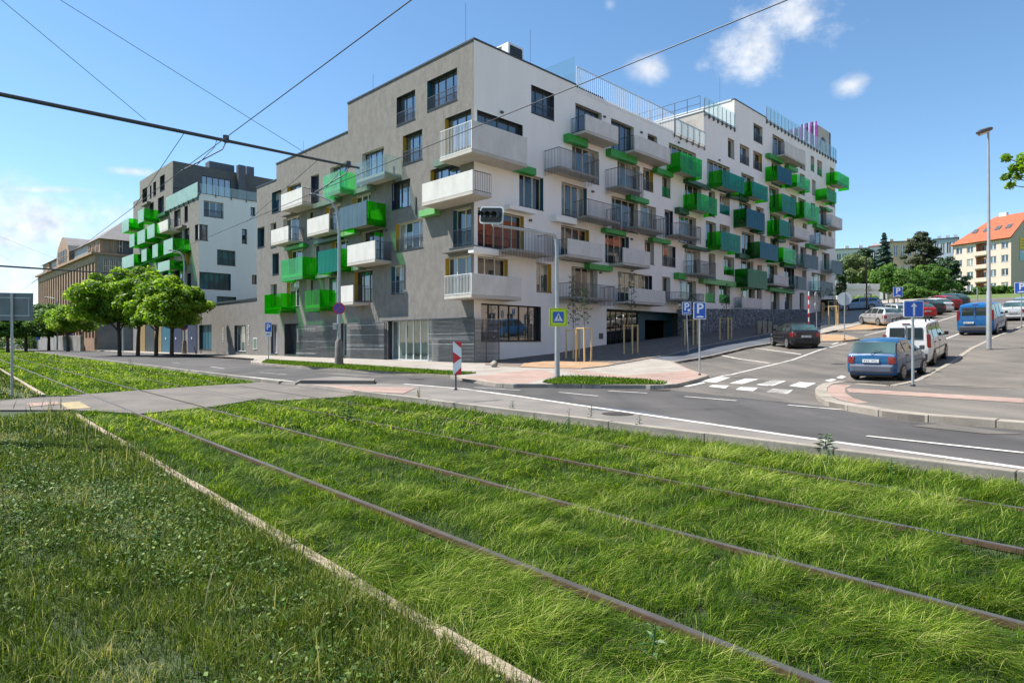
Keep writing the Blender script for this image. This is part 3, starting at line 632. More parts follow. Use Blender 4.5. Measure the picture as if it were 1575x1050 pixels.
# ventilation unit on the roof
hv = MB(); h0 = FA.px(782, 0, -2.5)[0]; FA.box(hv, h0, h0 + 1.5, zR + .9, zR + 2.5, -4.6, -2.5)
for a in (0, 1.3):
    for o in (-5.1, -2.7): FA.box(hv, h0 + a, h0 + a + .12, zR, zR + .9, o + (.6 if o < -4 else 0), o + .12 + (.6 if o < -4 else 0))
hvo = hv.build('ventilation_unit', M['railwhite'], APT, bevel=.03)
hg = MB()
FA.box(hg, h0 + .15, h0 + 1.35, zR + 1.05, zR + 2.35, -2.5, -2.49)
for i in range(7): FA.box(hg, h0 + .12, h0 + 1.38, zR + 1.1 + i * .17, zR + 1.14 + i * .17, -2.49, -2.46, 1)
hq = MB(); FA.box(hq, h0 - .019, h0 - .004, zR + 1.1, zR + 2.4, -4.1, -3.2); hq.build('side_grille', M['steel'], hvo)
for i in range(0): FA.box(hg, h0 - .03, h0 - .003, zR + 1.2 + i * .38, zR + 1.4 + i * .38, -4.0, -3.3)
hg.build('grille_panel', [M['black'], M['steel']], hvo)
for (fr, s, z, h) in ((FA, .2, zR, 2.6), (FB, FB.px(556, 0)[0], zR, 2.0), (FA, 6.0, zR, 3), (FA, FA.px(1122, 0)[0], zT, 5), (FB, FB.px(450, 0)[0], z1, 1.6)):
    r = MB(); r.tube([fr.P(s, z - .1, -1), fr.P(s, z + h, -1)], .012, 5); r.build('lightning_rod', M['steel'], APT)
# little facade lamps
for (fr, u, v) in ((FA, 771, 173), (FA, 929, 180), (FA, 986, 204), (FA, 1043.5, 219.5), (FA, 1106, 246.5), (FA, 815, 339), (FA, 923, 419.5), (FA, 971, 368), (FA, 911, 295), (FB, 471, 381), (FB, 594, 354)):
    s, z = fr.px(u, v); m = MB(); fr.box(m, s - .12, s + .12, z - .07, z + .07, .003, .12); m.build('wall_lamp', M['darksteel'], APT, bevel=.02)
dp = MB()
for u, va, vb in ((606, 256, 309), (640, 303, 330)):
    s, za = FB.px(u, va); zb_ = FB.px(u, vb)[1]; FB.box(dp, s - .04, s + .04, zb_, za, .003, .06)
dp.build('downpipe', M['darksteel'], APT)
# ------------------------------------------------------------------ ground materials
def asphalt(name, c, patch=.25, seed=0.0):
    m, nt, N, L, out = newmat(name)
    p = N.new('ShaderNodeBsdfPrincipled'); p.inputs['Roughness'].default_value = .88; L.new(p.outputs[0], out.inputs[0])
    n1 = noise(nt, .35, 5, .6); n2 = noise(nt, 60, 3, .7); n3 = noise(nt, .9, 4, .6, stretch=(1, .12, 1))
    mp = n3.inputs['Vector'].links[0].from_node; mp.inputs['Rotation'].default_value = (0, 0, -TT)
    r1 = ramp(nt, n1.outputs[0], [(.3, tuple(x * (1 - patch) for x in c)), (.5, c), (.72, tuple(x * (1 + patch) for x in c))])
    r2 = ramp(nt, n2.outputs[0], [(.25, (.62, .62, .62)), (.75, (1.25, 1.24, 1.22))])
    r3 = ramp(nt, n3.outputs[0], [(.35, (.74, .74, .75)), (.65, (1.2, 1.18, 1.16))])
    a = mixc(nt, 1.0, r1.outputs[0], r2.outputs[0], 'MULTIPLY'); a = mixc(nt, 1.0, a, r3.outputs[0], 'MULTIPLY')
    v = N.new('ShaderNodeTexVoronoi'); v.feature = 'DISTANCE_TO_EDGE'; v.inputs['Scale'].default_value = .12
    tc = N.new('ShaderNodeTexCoord'); nn = noise(nt, 1.2, 4, .7)
    ad = N.new('ShaderNodeVectorMath'); ad.operation = 'MULTIPLY_ADD'; ad.inputs[1].default_value = (1.6, 1.6, 1.6); L.new(nn.outputs[1], ad.inputs[0]); L.new(tc.outputs['Object'], ad.inputs[2]); L.new(ad.outputs[0], v.inputs['Vector'])
    cr = ramp(nt, v.outputs[0], [(.0, (.35, .35, .35)), (.0035, (1, 1, 1))])
    a = mixc(nt, .75, a, cr.outputs[0], 'MULTIPLY')
    L.new(a, p.inputs['Base Color'])
    b = N.new('ShaderNodeBump'); b.inputs['Strength'].default_value = .35; b.inputs['Distance'].default_value = .006; L.new(n2.outputs[0], b.inputs['Height']); L.new(b.outputs[0], p.inputs['Normal'])
    return m
def paver(name, c1, c2, mort, w=.2, h=.1, rot=0.0, var=.25):
    m, nt, N, L, out = newmat(name)
    p = N.new('ShaderNodeBsdfPrincipled'); p.inputs['Roughness'].default_value = .9; L.new(p.outputs[0], out.inputs[0])
    tc = N.new('ShaderNodeTexCoord'); mp = N.new('ShaderNodeMapping'); mp.inputs['Rotation'].default_value = (0, 0, rot); L.new(tc.outputs['Object'], mp.inputs[0])
    b = N.new('ShaderNodeTexBrick'); L.new(mp.outputs[0], b.inputs['Vector']); b.inputs['Scale'].default_value = 1.0
    b.inputs['Brick Width'].default_value = w; b.inputs['Row Height'].default_value = h; b.inputs['Mortar Size'].default_value = h * .05
    b.inputs['Color1'].default_value = (*c1, 1); b.inputs['Color2'].default_value = (*c2, 1); b.inputs['Mortar'].default_value = (*mort, 1)
    n1 = noise(nt, .6, 5, .65); r = ramp(nt, n1.outputs[0], [(.3, (1 - var,) * 3), (.7, (1 + var * .6,) * 3)])
    L.new(mixc(nt, 1.0, b.outputs[0], r.outputs[0], 'MULTIPLY'), p.inputs['Base Color'])
    bb = N.new('ShaderNodeBump'); bb.inputs['Strength'].default_value = .3; bb.inputs['Distance'].default_value = .01; L.new(b.outputs[1], bb.inputs['Height']); bb.invert = True; L.new(bb.outputs[0], p.inputs['Normal'])
    return m
M['asphalt'] = asphalt('asphalt', (.066, .062, .060), .32)
M['asphalt_side'] = asphalt('asphalt_side_street', (.118, .107, .094), .26)
M['asphalt_pale'] = asphalt('asphalt_pavement', (.128, .115, .10), .24)
M['tarstrip'] = asphalt('asphalt_new', (.075, .085, .105), .12)
M['paving'] = paver('grey_paving', (.30, .268, .232), (.345, .31, .27), (.15, .135, .115), .2, .1, .4)
M['redpaving'] = paver('red_paving', (.29, .165, .13), (.33, .25, .21), (.24, .2, .17), .2, .1, .4)
M['island'] = pmat('concrete_apron', (.175, .158, .14), .9, var=.25, scale=.8, fine=50, bump=.3)
M['slabway'] = pmat('crossing_slab', (.135, .118, .10), .9, var=.28, scale=.7, fine=40, bump=.25)
M['soil'] = pmat('bark_mulch', (.20, .155, .125), .98, var=.4, scale=2.5, fine=24, bump=1.0, bdist=.05)
M['sand'] = pmat('sandy_soil', (.36, .23, .13), .98, var=.25, scale=1.5, fine=24, bump=.8, bdist=.04)
M['earth'] = pmat('grass_soil', (.045, .07, .02), .98, var=.4, scale=1.5, fine=20, bump=.8, bdist=.05)
M['meadow'] = pmat('meadow', (.10, .15, .035), .98, var=.3, scale=.3, fine=6, bump=.5, bdist=.05)
M['paint'] = pmat('road_paint', (.56, .54, .50), .85, var=.32, scale=2.5, fine=35)
M['paint_worn'] = pmat('worn_paint', (.44, .42, .39), .85, var=.3, scale=1.5, fine=14)
M['yellowpaint'] = pmat('yellow_tactile', (.33, .26, .13), .85, var=.35, scale=4, fine=20)
M['rust_cover'] = pmat('iron_cover', (.06, .05, .045), .7, .4, var=.3, scale=8, fine=60)
M['rust'] = pmat('rusty_rail', (.125, .078, .045), .7, .3, var=.3, scale=4, fine=30, bump=.4)
M['railtop'] = pmat('rail_head', (.19, .165, .145), .4, .7, var=.2, scale=3)

def drape(name, pts, off, mat, kind='structure', thick=0.0, kerb=None, parent=None, extraM=False):
    bm = bmesh.new(); vs = [bm.verts.new((x, y, 0)) for x, y in pts]
    f = bm.faces.new(vs); bmesh.ops.triangulate(bm, faces=[f])
    Ls = [LM(*p)[0] for p in pts]
    for k in KL:
        if min(Ls) < k < max(Ls):
            g = bm.verts[:] + bm.edges[:] + bm.faces[:]
            bmesh.ops.bisect_plane(bm, geom=g, plane_co=(TN[0] * k, TN[1] * k, 0), plane_no=(TN[0], TN[1], 0), dist=1e-5)
    bmesh.ops.recalc_face_normals(bm, faces=bm.faces[:])
    up = sum(f.normal.z * f.calc_area() for f in bm.faces)
    if up < 0: bmesh.ops.reverse_faces(bm, faces=bm.faces[:])
    for v in bm.verts: v.co.z = H(v.co.x, v.co.y) + off
    if thick:
        be = [e for e in bm.edges if e.is_boundary]
        r = bmesh.ops.extrude_edge_only(bm, edges=be)
        for v in r['geom']:
            if isinstance(v, bmesh.types.BMVert): v.co.z -= thick
    me = bpy.data.meshes.new(name); bm.to_mesh(me); bm.free(); me.materials.append(mat)
    o = bpy.data.objects.new(name, me); COL.objects.link(o)
    if parent: setpar(o, parent)
    elif kind: o['kind'] = kind
    return o
def strip(pts, w, side=0.0):
    """polyline -> outline polygon of given width (side shifts it)"""
    a = []; b = []
    for i, p in enumerate(pts):
        q0 = pts[max(0, i - 1)]; q1 = pts[min(len(pts) - 1, i + 1)]
        dx, dy = q1[0] - q0[0], q1[1] - q0[1]; l = math.hypot(dx, dy) or 1; nx, ny = -dy / l, dx / l
        a.append((p[0] + nx * (w / 2 + side), p[1] + ny * (w / 2 + side))); b.append((p[0] - nx * (w / 2 - side), p[1] - ny * (w / 2 - side)))
    return a + b[::-1]
def dense(pts, step=2.0):
    o = []
    for (a, b) in zip(pts, pts[1:]):
        n = max(1, int(math.hypot(b[0] - a[0], b[1] - a[1]) / step))
        for i in range(n): o.append((a[0] + (b[0] - a[0]) * i / n, a[1] + (b[1] - a[1]) * i / n))
    return o + [pts[-1]]
def smooth(pts, n=4):
    P = [pts[0]] + list(pts) + [pts[-1]]; o = []
    for i in range(1, len(P) - 2):
        for k in range(n):
            t = k / n; a, b, c, d = P[i - 1], P[i], P[i + 1], P[i + 2]
            o.append(tuple(.5 * (2 * b[j] + (c[j] - a[j]) * t + (2 * a[j] - 5 * b[j] + 4 * c[j] - d[j]) * t * t + (3 * b[j] - a[j] - 3 * c[j] + d[j]) * t ** 3) for j in (0, 1)))
    return o + [pts[-1]]
def resample(pts, step):
    ln = [0.0]
    for a, b in zip(pts, pts[1:]): ln.append(ln[-1] + math.hypot(b[0] - a[0], b[1] - a[1]))
    n = max(1, int(round(ln[-1] / step))); o = []
    for i in range(n + 1):
        d = ln[-1] * i / n; j = min(len(pts) - 2, max(0, int(np.searchsorted(ln, d)) - 1)); t = (d - ln[j]) / max(1e-9, ln[j + 1] - ln[j]); o.append((pts[j][0] + (pts[j + 1][0] - pts[j][0]) * t, pts[j][1] + (pts[j + 1][1] - pts[j][1]) * t))
    return o
def GP(l, off=0.0): return [G(u, v, off) for u, v in l]
def ridge(name, pts, w, off, hgt, mat, kind='structure', side=0.0, label=None, step=1.0, zabs=None):
    """kerb stones following the ground along a polyline, one mesh; stones of ~1 m with fine joints"""
    m = MB(); P = resample(pts, step); rr = random.Random(5); HH = H if zabs is None else (lambda x, y: zabs)
    for i in range(len(P) - 1):
        (x0, y0), (x1, y1) = P[i], P[i + 1]; l = math.hypot(x1 - x0, y1 - y0)
        if l < 1e-4: continue
        dx, dy = (x1 - x0) / l, (y1 - y0) / l; nx, ny = -dy, dx; g = .006; a = w / 2 + side; b = -w / 2 + side; dz = rr.uniform(-.006, .006)
        q = [(x0 + dx * g + nx * b, y0 + dy * g + ny * b), (x1 - dx * g + nx * b, y1 - dy * g + ny * b), (x1 - dx * g + nx * a, y1 - dy * g + ny * a), (x0 + dx * g + nx * a, y0 + dy * g + ny * a)]
        m.hexa([(x, y, HH(x, y) + off - .25) for x, y in q] + [(x, y, HH(x, y) + off + hgt + dz) for x, y in q])
    o = m.build(name, mat, fixn=True, bevel=.012)
    if kind: o['kind'] = kind
    return o

# base terrain: one sheet to the horizon
tm = MB(); Ms = [-700, -300, -150, -80] + list(range(-60, 161, 10)) + [200, 260, 350, 500, 800, 1400]
Ls = KL[:-1] + [420, 600, 900]; Ls = sorted(set(Ls + [-700]))
vs = []
for l in Ls:
    for mm in Ms:
        x, y = XY(l, mm); vs.append((x, y, H(x, y) - .03))
fs = []
for i in range(len(Ls) - 1):
    for j in range(len(Ms) - 1):
        a = i * len(Ms) + j; fs.append((a, a + len(Ms), a + len(Ms) + 1, a + 1))
tm.add(vs, fs); g = tm.build('ground', M['meadow'], fixn=True)
for p in g.data.polygons:
    pass
tag(g, kind='structure')
def LMpoly(l): return [XY(*p) for p in l]
drape('main_road', LMpoly([(9.15, -70), (25, -70), (25, 420), (9.15, 420)]), .0, M['asphalt'])
p0 = G(1575, 651, .12); p1 = G(1575, 499, .12)
# side street: everything between the two kerbs, uphill
k0 = G(1030, 590); 
sd = GP([(900, 597), (1040, 596), (1220, 626), (1330, 640)])
def alongA(p, s): return (p[0] + A2[0] * s, p[1] + A2[1] * s)
def alongT(p, s): return (p[0] + TD[0] * s, p[1] + TD[1] * s)
def alongN(p, s): return (p[0] + TN[0] * s, p[1] + TN[1] * s)
q0 = G(1045, 596); q1 = G(1330, 632)
q0 = G(1000, 597); q2 = G(1040, 560); drape('side_street', [q0, q1, alongA(q1, 85), (alongA(q0, 85)[0] - 12, alongA(q0, 85)[1] + 12), (alongA(q0, 18)[0] - 12, alongA(q0, 18)[1] + 12)], .006, M['asphalt_side'])
drape('parking_area', [alongA(q1, 20), (alongA(q1, 20)[0] + 40, alongA(q1, 20)[1] - 40), (alongA(q1, 56)[0] + 40, alongA(q1, 56)[1] - 40), alongA(q1, 56)], .007, M['asphalt_side'])

# pavement by the building
kl = [(0, 533.5), (120, 537), (240, 543.3), (331, 545.0), (392, 551.5), (386, 556.8), (480, 564.4), (590, 571), (695.7, 577.5), (730, 584), (762, 589.3), (790, 590.6), (813, 590.2), (900, 591.6), (993, 592), (1030, 589), (1047, 592)]
ke = GP(kl, .12); kb = GP([(1047, 592), (1090, 576.5), (1033, 555.7)], .12); kc = GP([(1038, 556.2), (1178.6, 529), (1262, 513)], .12)
ke2 = ke[:15] + GP([(1000, 592.3), (1022, 591.8), (1040, 590.5), (1058, 586.5), (1090, 577)], .12)
wl = [FB.P(bL + 60, 0, .0)[:2], FB.P(0, 0, 0)[:2], FA.P(70, 0, 0)[:2]]
pv = ke2 + [G(1033, 555.7, .12)] + kc + [alongA(kc[-1], 45), FA.P(115, 0, 0)[:2], FA.P(0, 0, 0)[:2], FB.P(bL + 60, 0, 0)[:2]]
PAV = drape('pavement', pv, .12, M['paving'], thick=.2)
ridge('kerb', smooth(ke2[:9], 3) + ke2[9:], .14, .125, .008, M['kerb'], side=.06)
ridge('kerb', [G(1036, 555.7, .12)] + kc + [alongA(kc[-1], 45)], .16, .125, .012, M['kerb'], side=.08)
drape('pavement_red', GP([(702, 581), (762, 588), (790, 589.5), (812, 589), (830, 584), (862, 577), (835, 569), (815, 569)], .12), .124, M['redpaving'])
drape('pavement_red', GP([(900, 576), (862, 569), (880, 568), (960, 577.5), (1040, 571.5), (1060, 569), (1036, 558), (1033, 555.7), (1090, 577), (1058, 586.5), (1040, 590.5), (1030, 587)], .12), .124, M['redpaving'])
drape('footway', GP([(1000, 551.2), (1030, 546), (1100, 529.6), (1180, 514.1), (1262, 499), (1262, 512.6), (1178.6, 528.5), (1060, 551.8), (1036, 555.3)], .12), .124, M['tarstrip'])
bed = GP([(893, 567.5), (850, 566.5), (790, 564), (746, 561.5)], .12) + [FA.P(.9, 0, .02)[:2], FA.P(60, 0, .02)[:2]] + GP([(1262, 498.5), (1180, 513.5), (1100, 529), (1030, 545.5), (960, 558.5)], .12)
BED = drape('soil_bed', bed, .132, M['soil'], thick=.1)
ridge('bed_edging', GP([(893, 567.5), (960, 558.5), (1030, 545.5), (1100, 529), (1180, 513.5), (1262, 498.5)], .12), .08, .12, .05, M['kerb'])
drape('sandy_soil', GP([(893, 566.8), (850, 565.8), (800, 564), (806, 558), (850, 555.5), (925, 557), (945, 559.5)], .14), .15, M['sand'])
# traffic islands of sandy earth uphill
for pl in ([(1263, 524.5), (1296, 524), (1321, 521), (1300, 515), (1262, 514)], [(1290, 508), (1340, 506.5), (1400, 499), (1392, 494), (1330, 499), (1292, 503)]):
    P = GP(pl, .1); drape('sandy_island', P, .1, M['sand'], thick=.15); ridge('kerb', P + [P[0]], .12, .08, .04, M['kerb'])

# right hand pavement
rk = [(1290, 586.5), (1268, 589.5), (1256.5, 596), (1255.5, 604), (1263, 612), (1280, 619), (1312, 624.5), (1364, 633), (1423, 639), (1575, 650)]
rr_ = GP(rk, .12); sidek = GP([(1575, 499), (1533.7, 515.6), (1474.7, 546.6), (1401, 586), (1371, 593), (1320, 589.5)], .12)
far0 = alongT(rr_[-1], -70); far1 = alongA(sidek[0], 28)
RP = drape('pavement_right', smooth(rr_, 3) + [far0, (far0[0] + 60, far0[1] + 30), (far1[0] + 60, far1[1] - 60), far1] + sidek, .12, M['asphalt_pale'], thick=.2)
ridge('kerb', smooth(rr_, 3) + [far0], .30, .125, .012, M['kerb'], side=.13)
ridge('kerb', [far1] + sidek, .18, .125, .012, M['kerb'], side=.09)
drape('pavement_red', GP([(1276, 591), (1270, 598), (1276, 608), (1292, 615), (1318, 620.5), (1337, 619.5), (1312, 612), (1300, 604), (1300, 597), (1310, 592)], .12), .126, M['redpaving'])
drape('pavement_red', GP([(1302, 597.5), (1400, 603), (1575, 613), (1575, 620), (1400, 609), (1306, 603.5)], .12) , .130, M['redpaving'])
drape('pavement_patch', GP([(1420, 590), (1455, 577), (1575, 575), (1575, 596), (1500, 597)], .12), .1255, M['slabway'])

# tram side kerb, apron, markings
ridge('tram_kerb', LMpoly([(9.08, -40), (9.08, 17.4)]), .16, 0, .185, M['kerb'], step=2.0, zabs=0.0)
ridge('tram_kerb', LMpoly([(9.08, 23.2), (9.08, 200)]), .16, 0, .185, M['kerb'], step=2.0, zabs=0.0)
wl_px = [(452, 586), (540, 588.5), (621, 590.5), (710.7, 598), (800, 610), (880, 622), (1040, 645), (1200, 668.6), (1575, 720.8)]
wlg = GP(wl_px)
apr = wlg + [alongT(wlg[-1], -30), XY(9.2, -40), XY(9.2, 25)]
drape('road_apron', apr, .006, M['island'])
drape('road_line', strip(dense(wlg[2:] + [alongT(wlg[-1], -30)], 3), .16), .012, M['paint'])
drape('road_line', strip(GP([(0, 552), (150, 559.5), (350, 576.5), (450, 586.5)]), .14), .012, M['paint'])
for a, b in (((1052.9, 610), (1132.9, 616.6)), ((1212, 623.3), (1309, 631.6)), ((1333, 671), (1575, 697)), ((935.7, 601.4), (995.7, 604.9)), ((1113, 578), (1302, 528)), ((1101.4, 545), (1184, 558.6)), ((1161, 535.7), (1232, 545)),
             ((1262, 528), (1305, 527)), ((1262, 524), (1302, 520)), ((1454, 521.5), (1475, 513)), ((1427, 499.4), (1470, 486)), ((1050, 592.5), (1113, 578)), ((1280, 530), (1300, 522.8)), ((1330, 516), (1376, 505))):
    drape('road_line', strip(GP([a, b]), .12), .012, M['paint'])
for a, b in (((324, 564), (345, 567)), ((400, 573), (440, 576)), ((265, 557.5), (276, 558.5)), ((860, 603.5), (920, 609.5)), ((730, 596), (800, 600.5))):
    drape('worn_line', strip(GP([a, b]), .12), .012, M['paint_worn'])
def z3(l): return [(750 + x / 3.5, 480 + y / 3.5) for x, y in l]
def z4(l): return [(1150 + x / 3.388, 430 + y / 3.388) for x, y in l]
for pl in (z3([(1160, 375), (1240, 350), (1310, 352), (1230, 380)]), z3([(1190, 402), (1210, 393), (1300, 397), (1280, 412)]), z3([(1300, 385), (1390, 358), (1460, 362), (1370, 388)]), z3([(1335, 418), (1360, 405), (1455, 408), (1430, 427)]), z3([(1445, 392), (1540, 367), (1600, 371), (1510, 398)]),
           z3([(1500, 432), (1530, 416), (1640, 420), (1600, 440)]), z4([(60, 545), (130, 525), (200, 530), (130, 555)]), z4([(215, 555), (270, 535), (355, 540), (300, 565)]), z4([(100, 587), (130, 570), (235, 577), (205, 597)]), z4([(400, 527), (440, 517), (465, 522), (430, 534)]), z4([(460, 512), (490, 500), (515, 507), (490, 517)]),
           z3([(1050, 400), (1160, 378), (1175, 382), (1080, 403)])):
    drape('zebra_stripe', GP(pl), .014, M['paint'])
# repairs, covers and gutters that break up the asphalt
for pl in ([(905, 630), (960, 634), (1010, 643), (1035, 641), (985, 632), (930, 626)], [(1150, 600), (1215, 606), (1240, 601), (1180, 596)], [(480, 574), (560, 580), (600, 580), (520, 573.5)], [(1400, 655), (1520, 668), (1575, 668), (1450, 652)], [(700, 586), (760, 591.5), (790, 594), (740, 588)]):
    drape('road_patch', GP(pl), .009, M['tarstrip'] if len(pl) > 4 else M['asphalt_side'])
for u, v, r in ((1015, 600, .33), (950, 637, .33), (640, 583, .3), (1290, 560, .3), (430, 566, .3)):
    x, y = G(u, v); drape('manhole_cover', [(x + r * math.cos(a * math.pi / 8), y + r * math.sin(a * math.pi / 8)) for a in range(16)], .013, M['rust_cover'])
drape('gutter', strip(dense(GP([(1255, 606), (1275, 622), (1312, 628.5), (1364, 638), (1423, 645), (1575, 656)]), 1.0), .22), .009, M['asphalt_side'])
# refuge island by the tram crossing
isl = GP([(454, 590.5), (575, 586.5), (577, 583), (520, 580), (470, 584)], .1)
drape('refuge_island', isl, .13, M['island'], thick=.2)
drape('tactile_paving', GP([(446, 591.5), (500, 594.5), (545, 604), (520, 603.5), (470, 599.5)], .02), .016, M['yellowpaint'])
drape('pavement_red', GP([(480, 592), (640, 596), (620, 605), (560, 602), (505, 594.5)], .02), .018, M['redpaving'])
# crossing slab over the tracks
cs = GP([(68.6, 612.5), (200, 602.5), (300, 595.5), (401, 588.2), (452, 589.8), (552, 602.5), (527, 612), (427, 618), (400, 614.5), (328, 627), (217, 638), (108.6, 632)], .02)
drape('tram_crossing', cs, .055, M['slabway'], thick=.1)
drape('path', GP([(0, 618.5), (68, 611), (120, 612), (135, 630), (100, 632), (0, 632)], .02), .05, M['slabway'], thick=.06)
drape('tactile_paving', GP([(92, 621), (122, 619), (140, 629), (104, 631)], .03), .062, M['yellowpaint'])
drape('tactile_paving', GP([(40, 622), (88, 619), (92, 623), (46, 627)], .03), .062, M['redpaving'])
drape('path_edge', strip(GP([(0, 617.5), (50, 613), (118, 610.5)], .02), .18), .058, M['asphalt'])
# concrete edging between meadow and track
ridge('track_edging', LMpoly([(2.02, -3), (2.02, 16.7)]), .085, .0, .055, M['edging'], step=1.0)
ridge('track_edging', LMpoly([(2.02, 23.5), (2.02, 120)]), .11, .0, .06, M['edging'], step=2.0)
# rails
for li, l in enumerate((3.04, 4.55, 6.17, 7.68)):
    r = MB()
    segs = list(range(-6, 60, 3)) + list(range(60, 301, 20))
    dz_ = (0, -.008, -.006, -.008)[li]
    for a, b in zip(segs, segs[1:]):
        def q(l_, m_, z): x, y = XY(l_, m_); return (x, y, z + dz_)
        for l0, l1, za, zb_, mi in ((l - .029, l + .029, .02, .060, 0), (l - .012, l + .012, -.05, .02, 1), (l - .024, l + .024, .0602, .063, 2)):
            r.hexa([q(l0, a, za), q(l1, a, za), q(l1, b, za), q(l0, b, za), q(l0, a, zb_), q(l1, a, zb_), q(l1, b, zb_), q(l0, b, zb_)], mi)
    o = r.build('tram_rail', [M['rust'], M['rust'], M['railtop']], fixn=True)
    tag(o, ['rusty tram rail nearest the concrete edging, closest to the camera', 'second rusty tram rail from the concrete edging', 'third tram rail, thin and sunk in long grass', 'tram rail nearest the road kerb, almost hidden in grass'][li], 'rail', 'tram rails in the grass')

# ------------------------------------------------------------------ vegetation
def np_mesh(name, V, quads, tris, mat, attr=None, uvw=None, parent=None, world=True):
    me = bpy.data.meshes.new(name); nv = len(V)
    me.vertices.add(nv); me.vertices.foreach_set('co', V.astype(np.float32).ravel())
    nq, nt_ = len(quads), len(tris)
    li = np.concatenate([quads.ravel(), tris.ravel()]).astype(np.int32)
    me.loops.add(len(li)); me.loops.foreach_set('vertex_index', li)
    st = np.concatenate([np.arange(nq) * 4, nq * 4 + np.arange(nt_) * 3]).astype(np.int32)
    me.polygons.add(nq + nt_); me.polygons.foreach_set('loop_start', st)
    try: me.polygons.foreach_set('loop_total', np.concatenate([np.full(nq, 4), np.full(nt_, 3)]).astype(np.int32))
    except Exception: pass
    if attr is not None:
        a = me.attributes.new('tint', 'FLOAT', 'POINT'); a.data.foreach_set('value', attr.astype(np.float32))
    me.materials.append(mat); me.update(calc_edges=True); me.validate()
    o = bpy.data.objects.new(name, me); COL.objects.link(o)
    if parent: setpar(o, parent, world)
    return o
def leafmat(name, stops, trans=.35, rough=.5, spec=.3):
    m, nt, N, L, out = newmat(name)
    at = N.new('ShaderNodeAttribute'); at.attribute_name = 'tint'
    r = ramp(nt, at.outputs['Fac'], stops)
    p = N.new('ShaderNodeBsdfPrincipled'); p.inputs['Roughness'].default_value = rough; p.inputs['Specular IOR Level'].default_value = spec
    L.new(r.outputs[0], p.inputs['Base Color'])
    t = N.new('ShaderNodeBsdfTranslucent'); br = N.new('ShaderNodeBrightContrast'); br.inputs[1].default_value = 0.02
    L.new(mixc(nt, 1.0, r.outputs[0], (1.25, 1.35, .55), 'MULTIPLY'), t.inputs[0])
    mx = N.new('ShaderNodeMixShader'); mx.inputs[0].default_value = trans; L.new(p.outputs[0], mx.inputs[1]); L.new(t.outputs[0], mx.inputs[2])
    L.new(mx.outputs[0], out.inputs[0]); return m
M['grass'] = leafmat('grass_blades', [(0, (.006, .022, .002)), (.35, (.032, .080, .005)), (.6, (.095, .175, .012)), (.85, (.27, .37, .04)), (.95, (.50, .55, .16)), (1, (.46, .38, .18))], .42, .6, .08)
M['meadowblade'] = leafmat('meadow_blades', [(0, (.008, .022, .002)), (.4, (.042, .078, .005)), (.75, (.13, .18, .018)), (.9, (.38, .40, .12)), (1, (.44, .37, .20))], .35, .55, .12)
M['clover'] = leafmat('clover_leaves', [(0, (.012, .04, .01)), (.6, (.05, .105, .02)), (.85, (.15, .22, .05)), (1, (.28, .34, .13))], .2, .55, .12)
def fld(x, y, s, ph=0.0):
    return (np.sin(x * s + ph + 1.7 * np.sin(y * s * .7 + ph)) + np.sin(y * s * 1.3 + 2.1 * np.sin(x * s * .6 + ph * 2)) + np.sin((x + y) * s * 2.3 + ph * 3) * .6 + np.sin((x - y * 1.4) * s * 4.1 + ph) * .4) / 3.0
def blades(name, X, Y, Z, h, w, lean, ang, tint, mat, parent=None):
    n = len(X); ca, sa = np.cos(ang), np.sin(ang)
    fa = ang + np.pi / 2 + RNG.normal(0, .5, n); wx, wy = np.cos(fa) * w * .5, np.sin(fa) * w * .5
    ts = [0, .38, .75, 1.0]; ws = [1, .9, .6, 0]; V = np.zeros((n, 7, 3)); k = 0
    for t, q in zip(ts, ws):
        px = X + ca * lean * h * t ** 1.8; py = Y + sa * lean * h * t ** 1.8
        pz = Z + h * (t - .42 * np.minimum(lean, 1.3) * t * t)
        if q: V[:, k] = np.stack([px - wx * q, py - wy * q, pz], 1); V[:, k + 1] = np.stack([px + wx * q, py + wy * q, pz], 1); k += 2
        else: V[:, k] = np.stack([px, py, pz], 1)
    b = np.arange(n)[:, None] * 7
    quads = np.concatenate([b + np.array([[0, 1, 3, 2]]), b + np.array([[2, 3, 5, 4]])]); tris = b + np.array([[4, 5, 6]])
    return np_mesh(name, V.reshape(-1, 3), quads, tris, mat, np.repeat(tint, 7), parent=parent)
from mathutils.geometry import tessellate_polygon
def inpoly(x, y, poly):
    c = np.zeros(len(x), bool); j = len(poly) - 1
    for i in range(len(poly)):
        xi, yi = poly[i]; xj, yj = poly[j]
        k = ((yi > y) != (yj > y)) & (x < (xj - xi) * (y - yi) / (yj - yi + 1e-12) + xi); c ^= k; j = i
    return c
BANDS = [(1.2, 4.5, 6500, .0033), (4.5, 7, 4000, .0042), (7, 11, 1900, .0065), (11, 18, 620, .014), (18, 30, 260, .022), (30, 55, 95, .04), (55, 110, 26, .08), (110, 260, 5, .18)]
csp = cs
def scatter(L0, L1, M0, M1, mul=1.0, excl=True, marg=1.18):
    xs, ys, ws = [], [], []
    for d0, d1, den, w in BANDS:
        # sample in camera wedge in polar-ish coordinates
        yy = d1; xl = .812 * marg * yy + 2.8
        A_ = (2 * xl) * (d1 - d0); n = int(A_ * den * mul)
        x = RNG.uniform(-xl, xl, n); y = RNG.uniform(d0, d1, n)
        L = x * TN[0] + y * TN[1]; m_ = x * TD[0] + y * TD[1]
        ok = (L > L0) & (L < L1) & (m_ > M0) & (m_ < M1) & (np.abs(x) < .812 * marg * y + 2.6)
        if excl: ok &= ~inpoly(x, y, csp)
        x, y = x[ok], y[ok]; xs.append(x); ys.append(y); ws.append(np.full(len(x), w))
    return np.concatenate(xs), np.concatenate(ys), np.concatenate(ws)
def Hv(x, y):
    L = x * TN[0] + y * TN[1]; return np.interp(L, KL, KH)
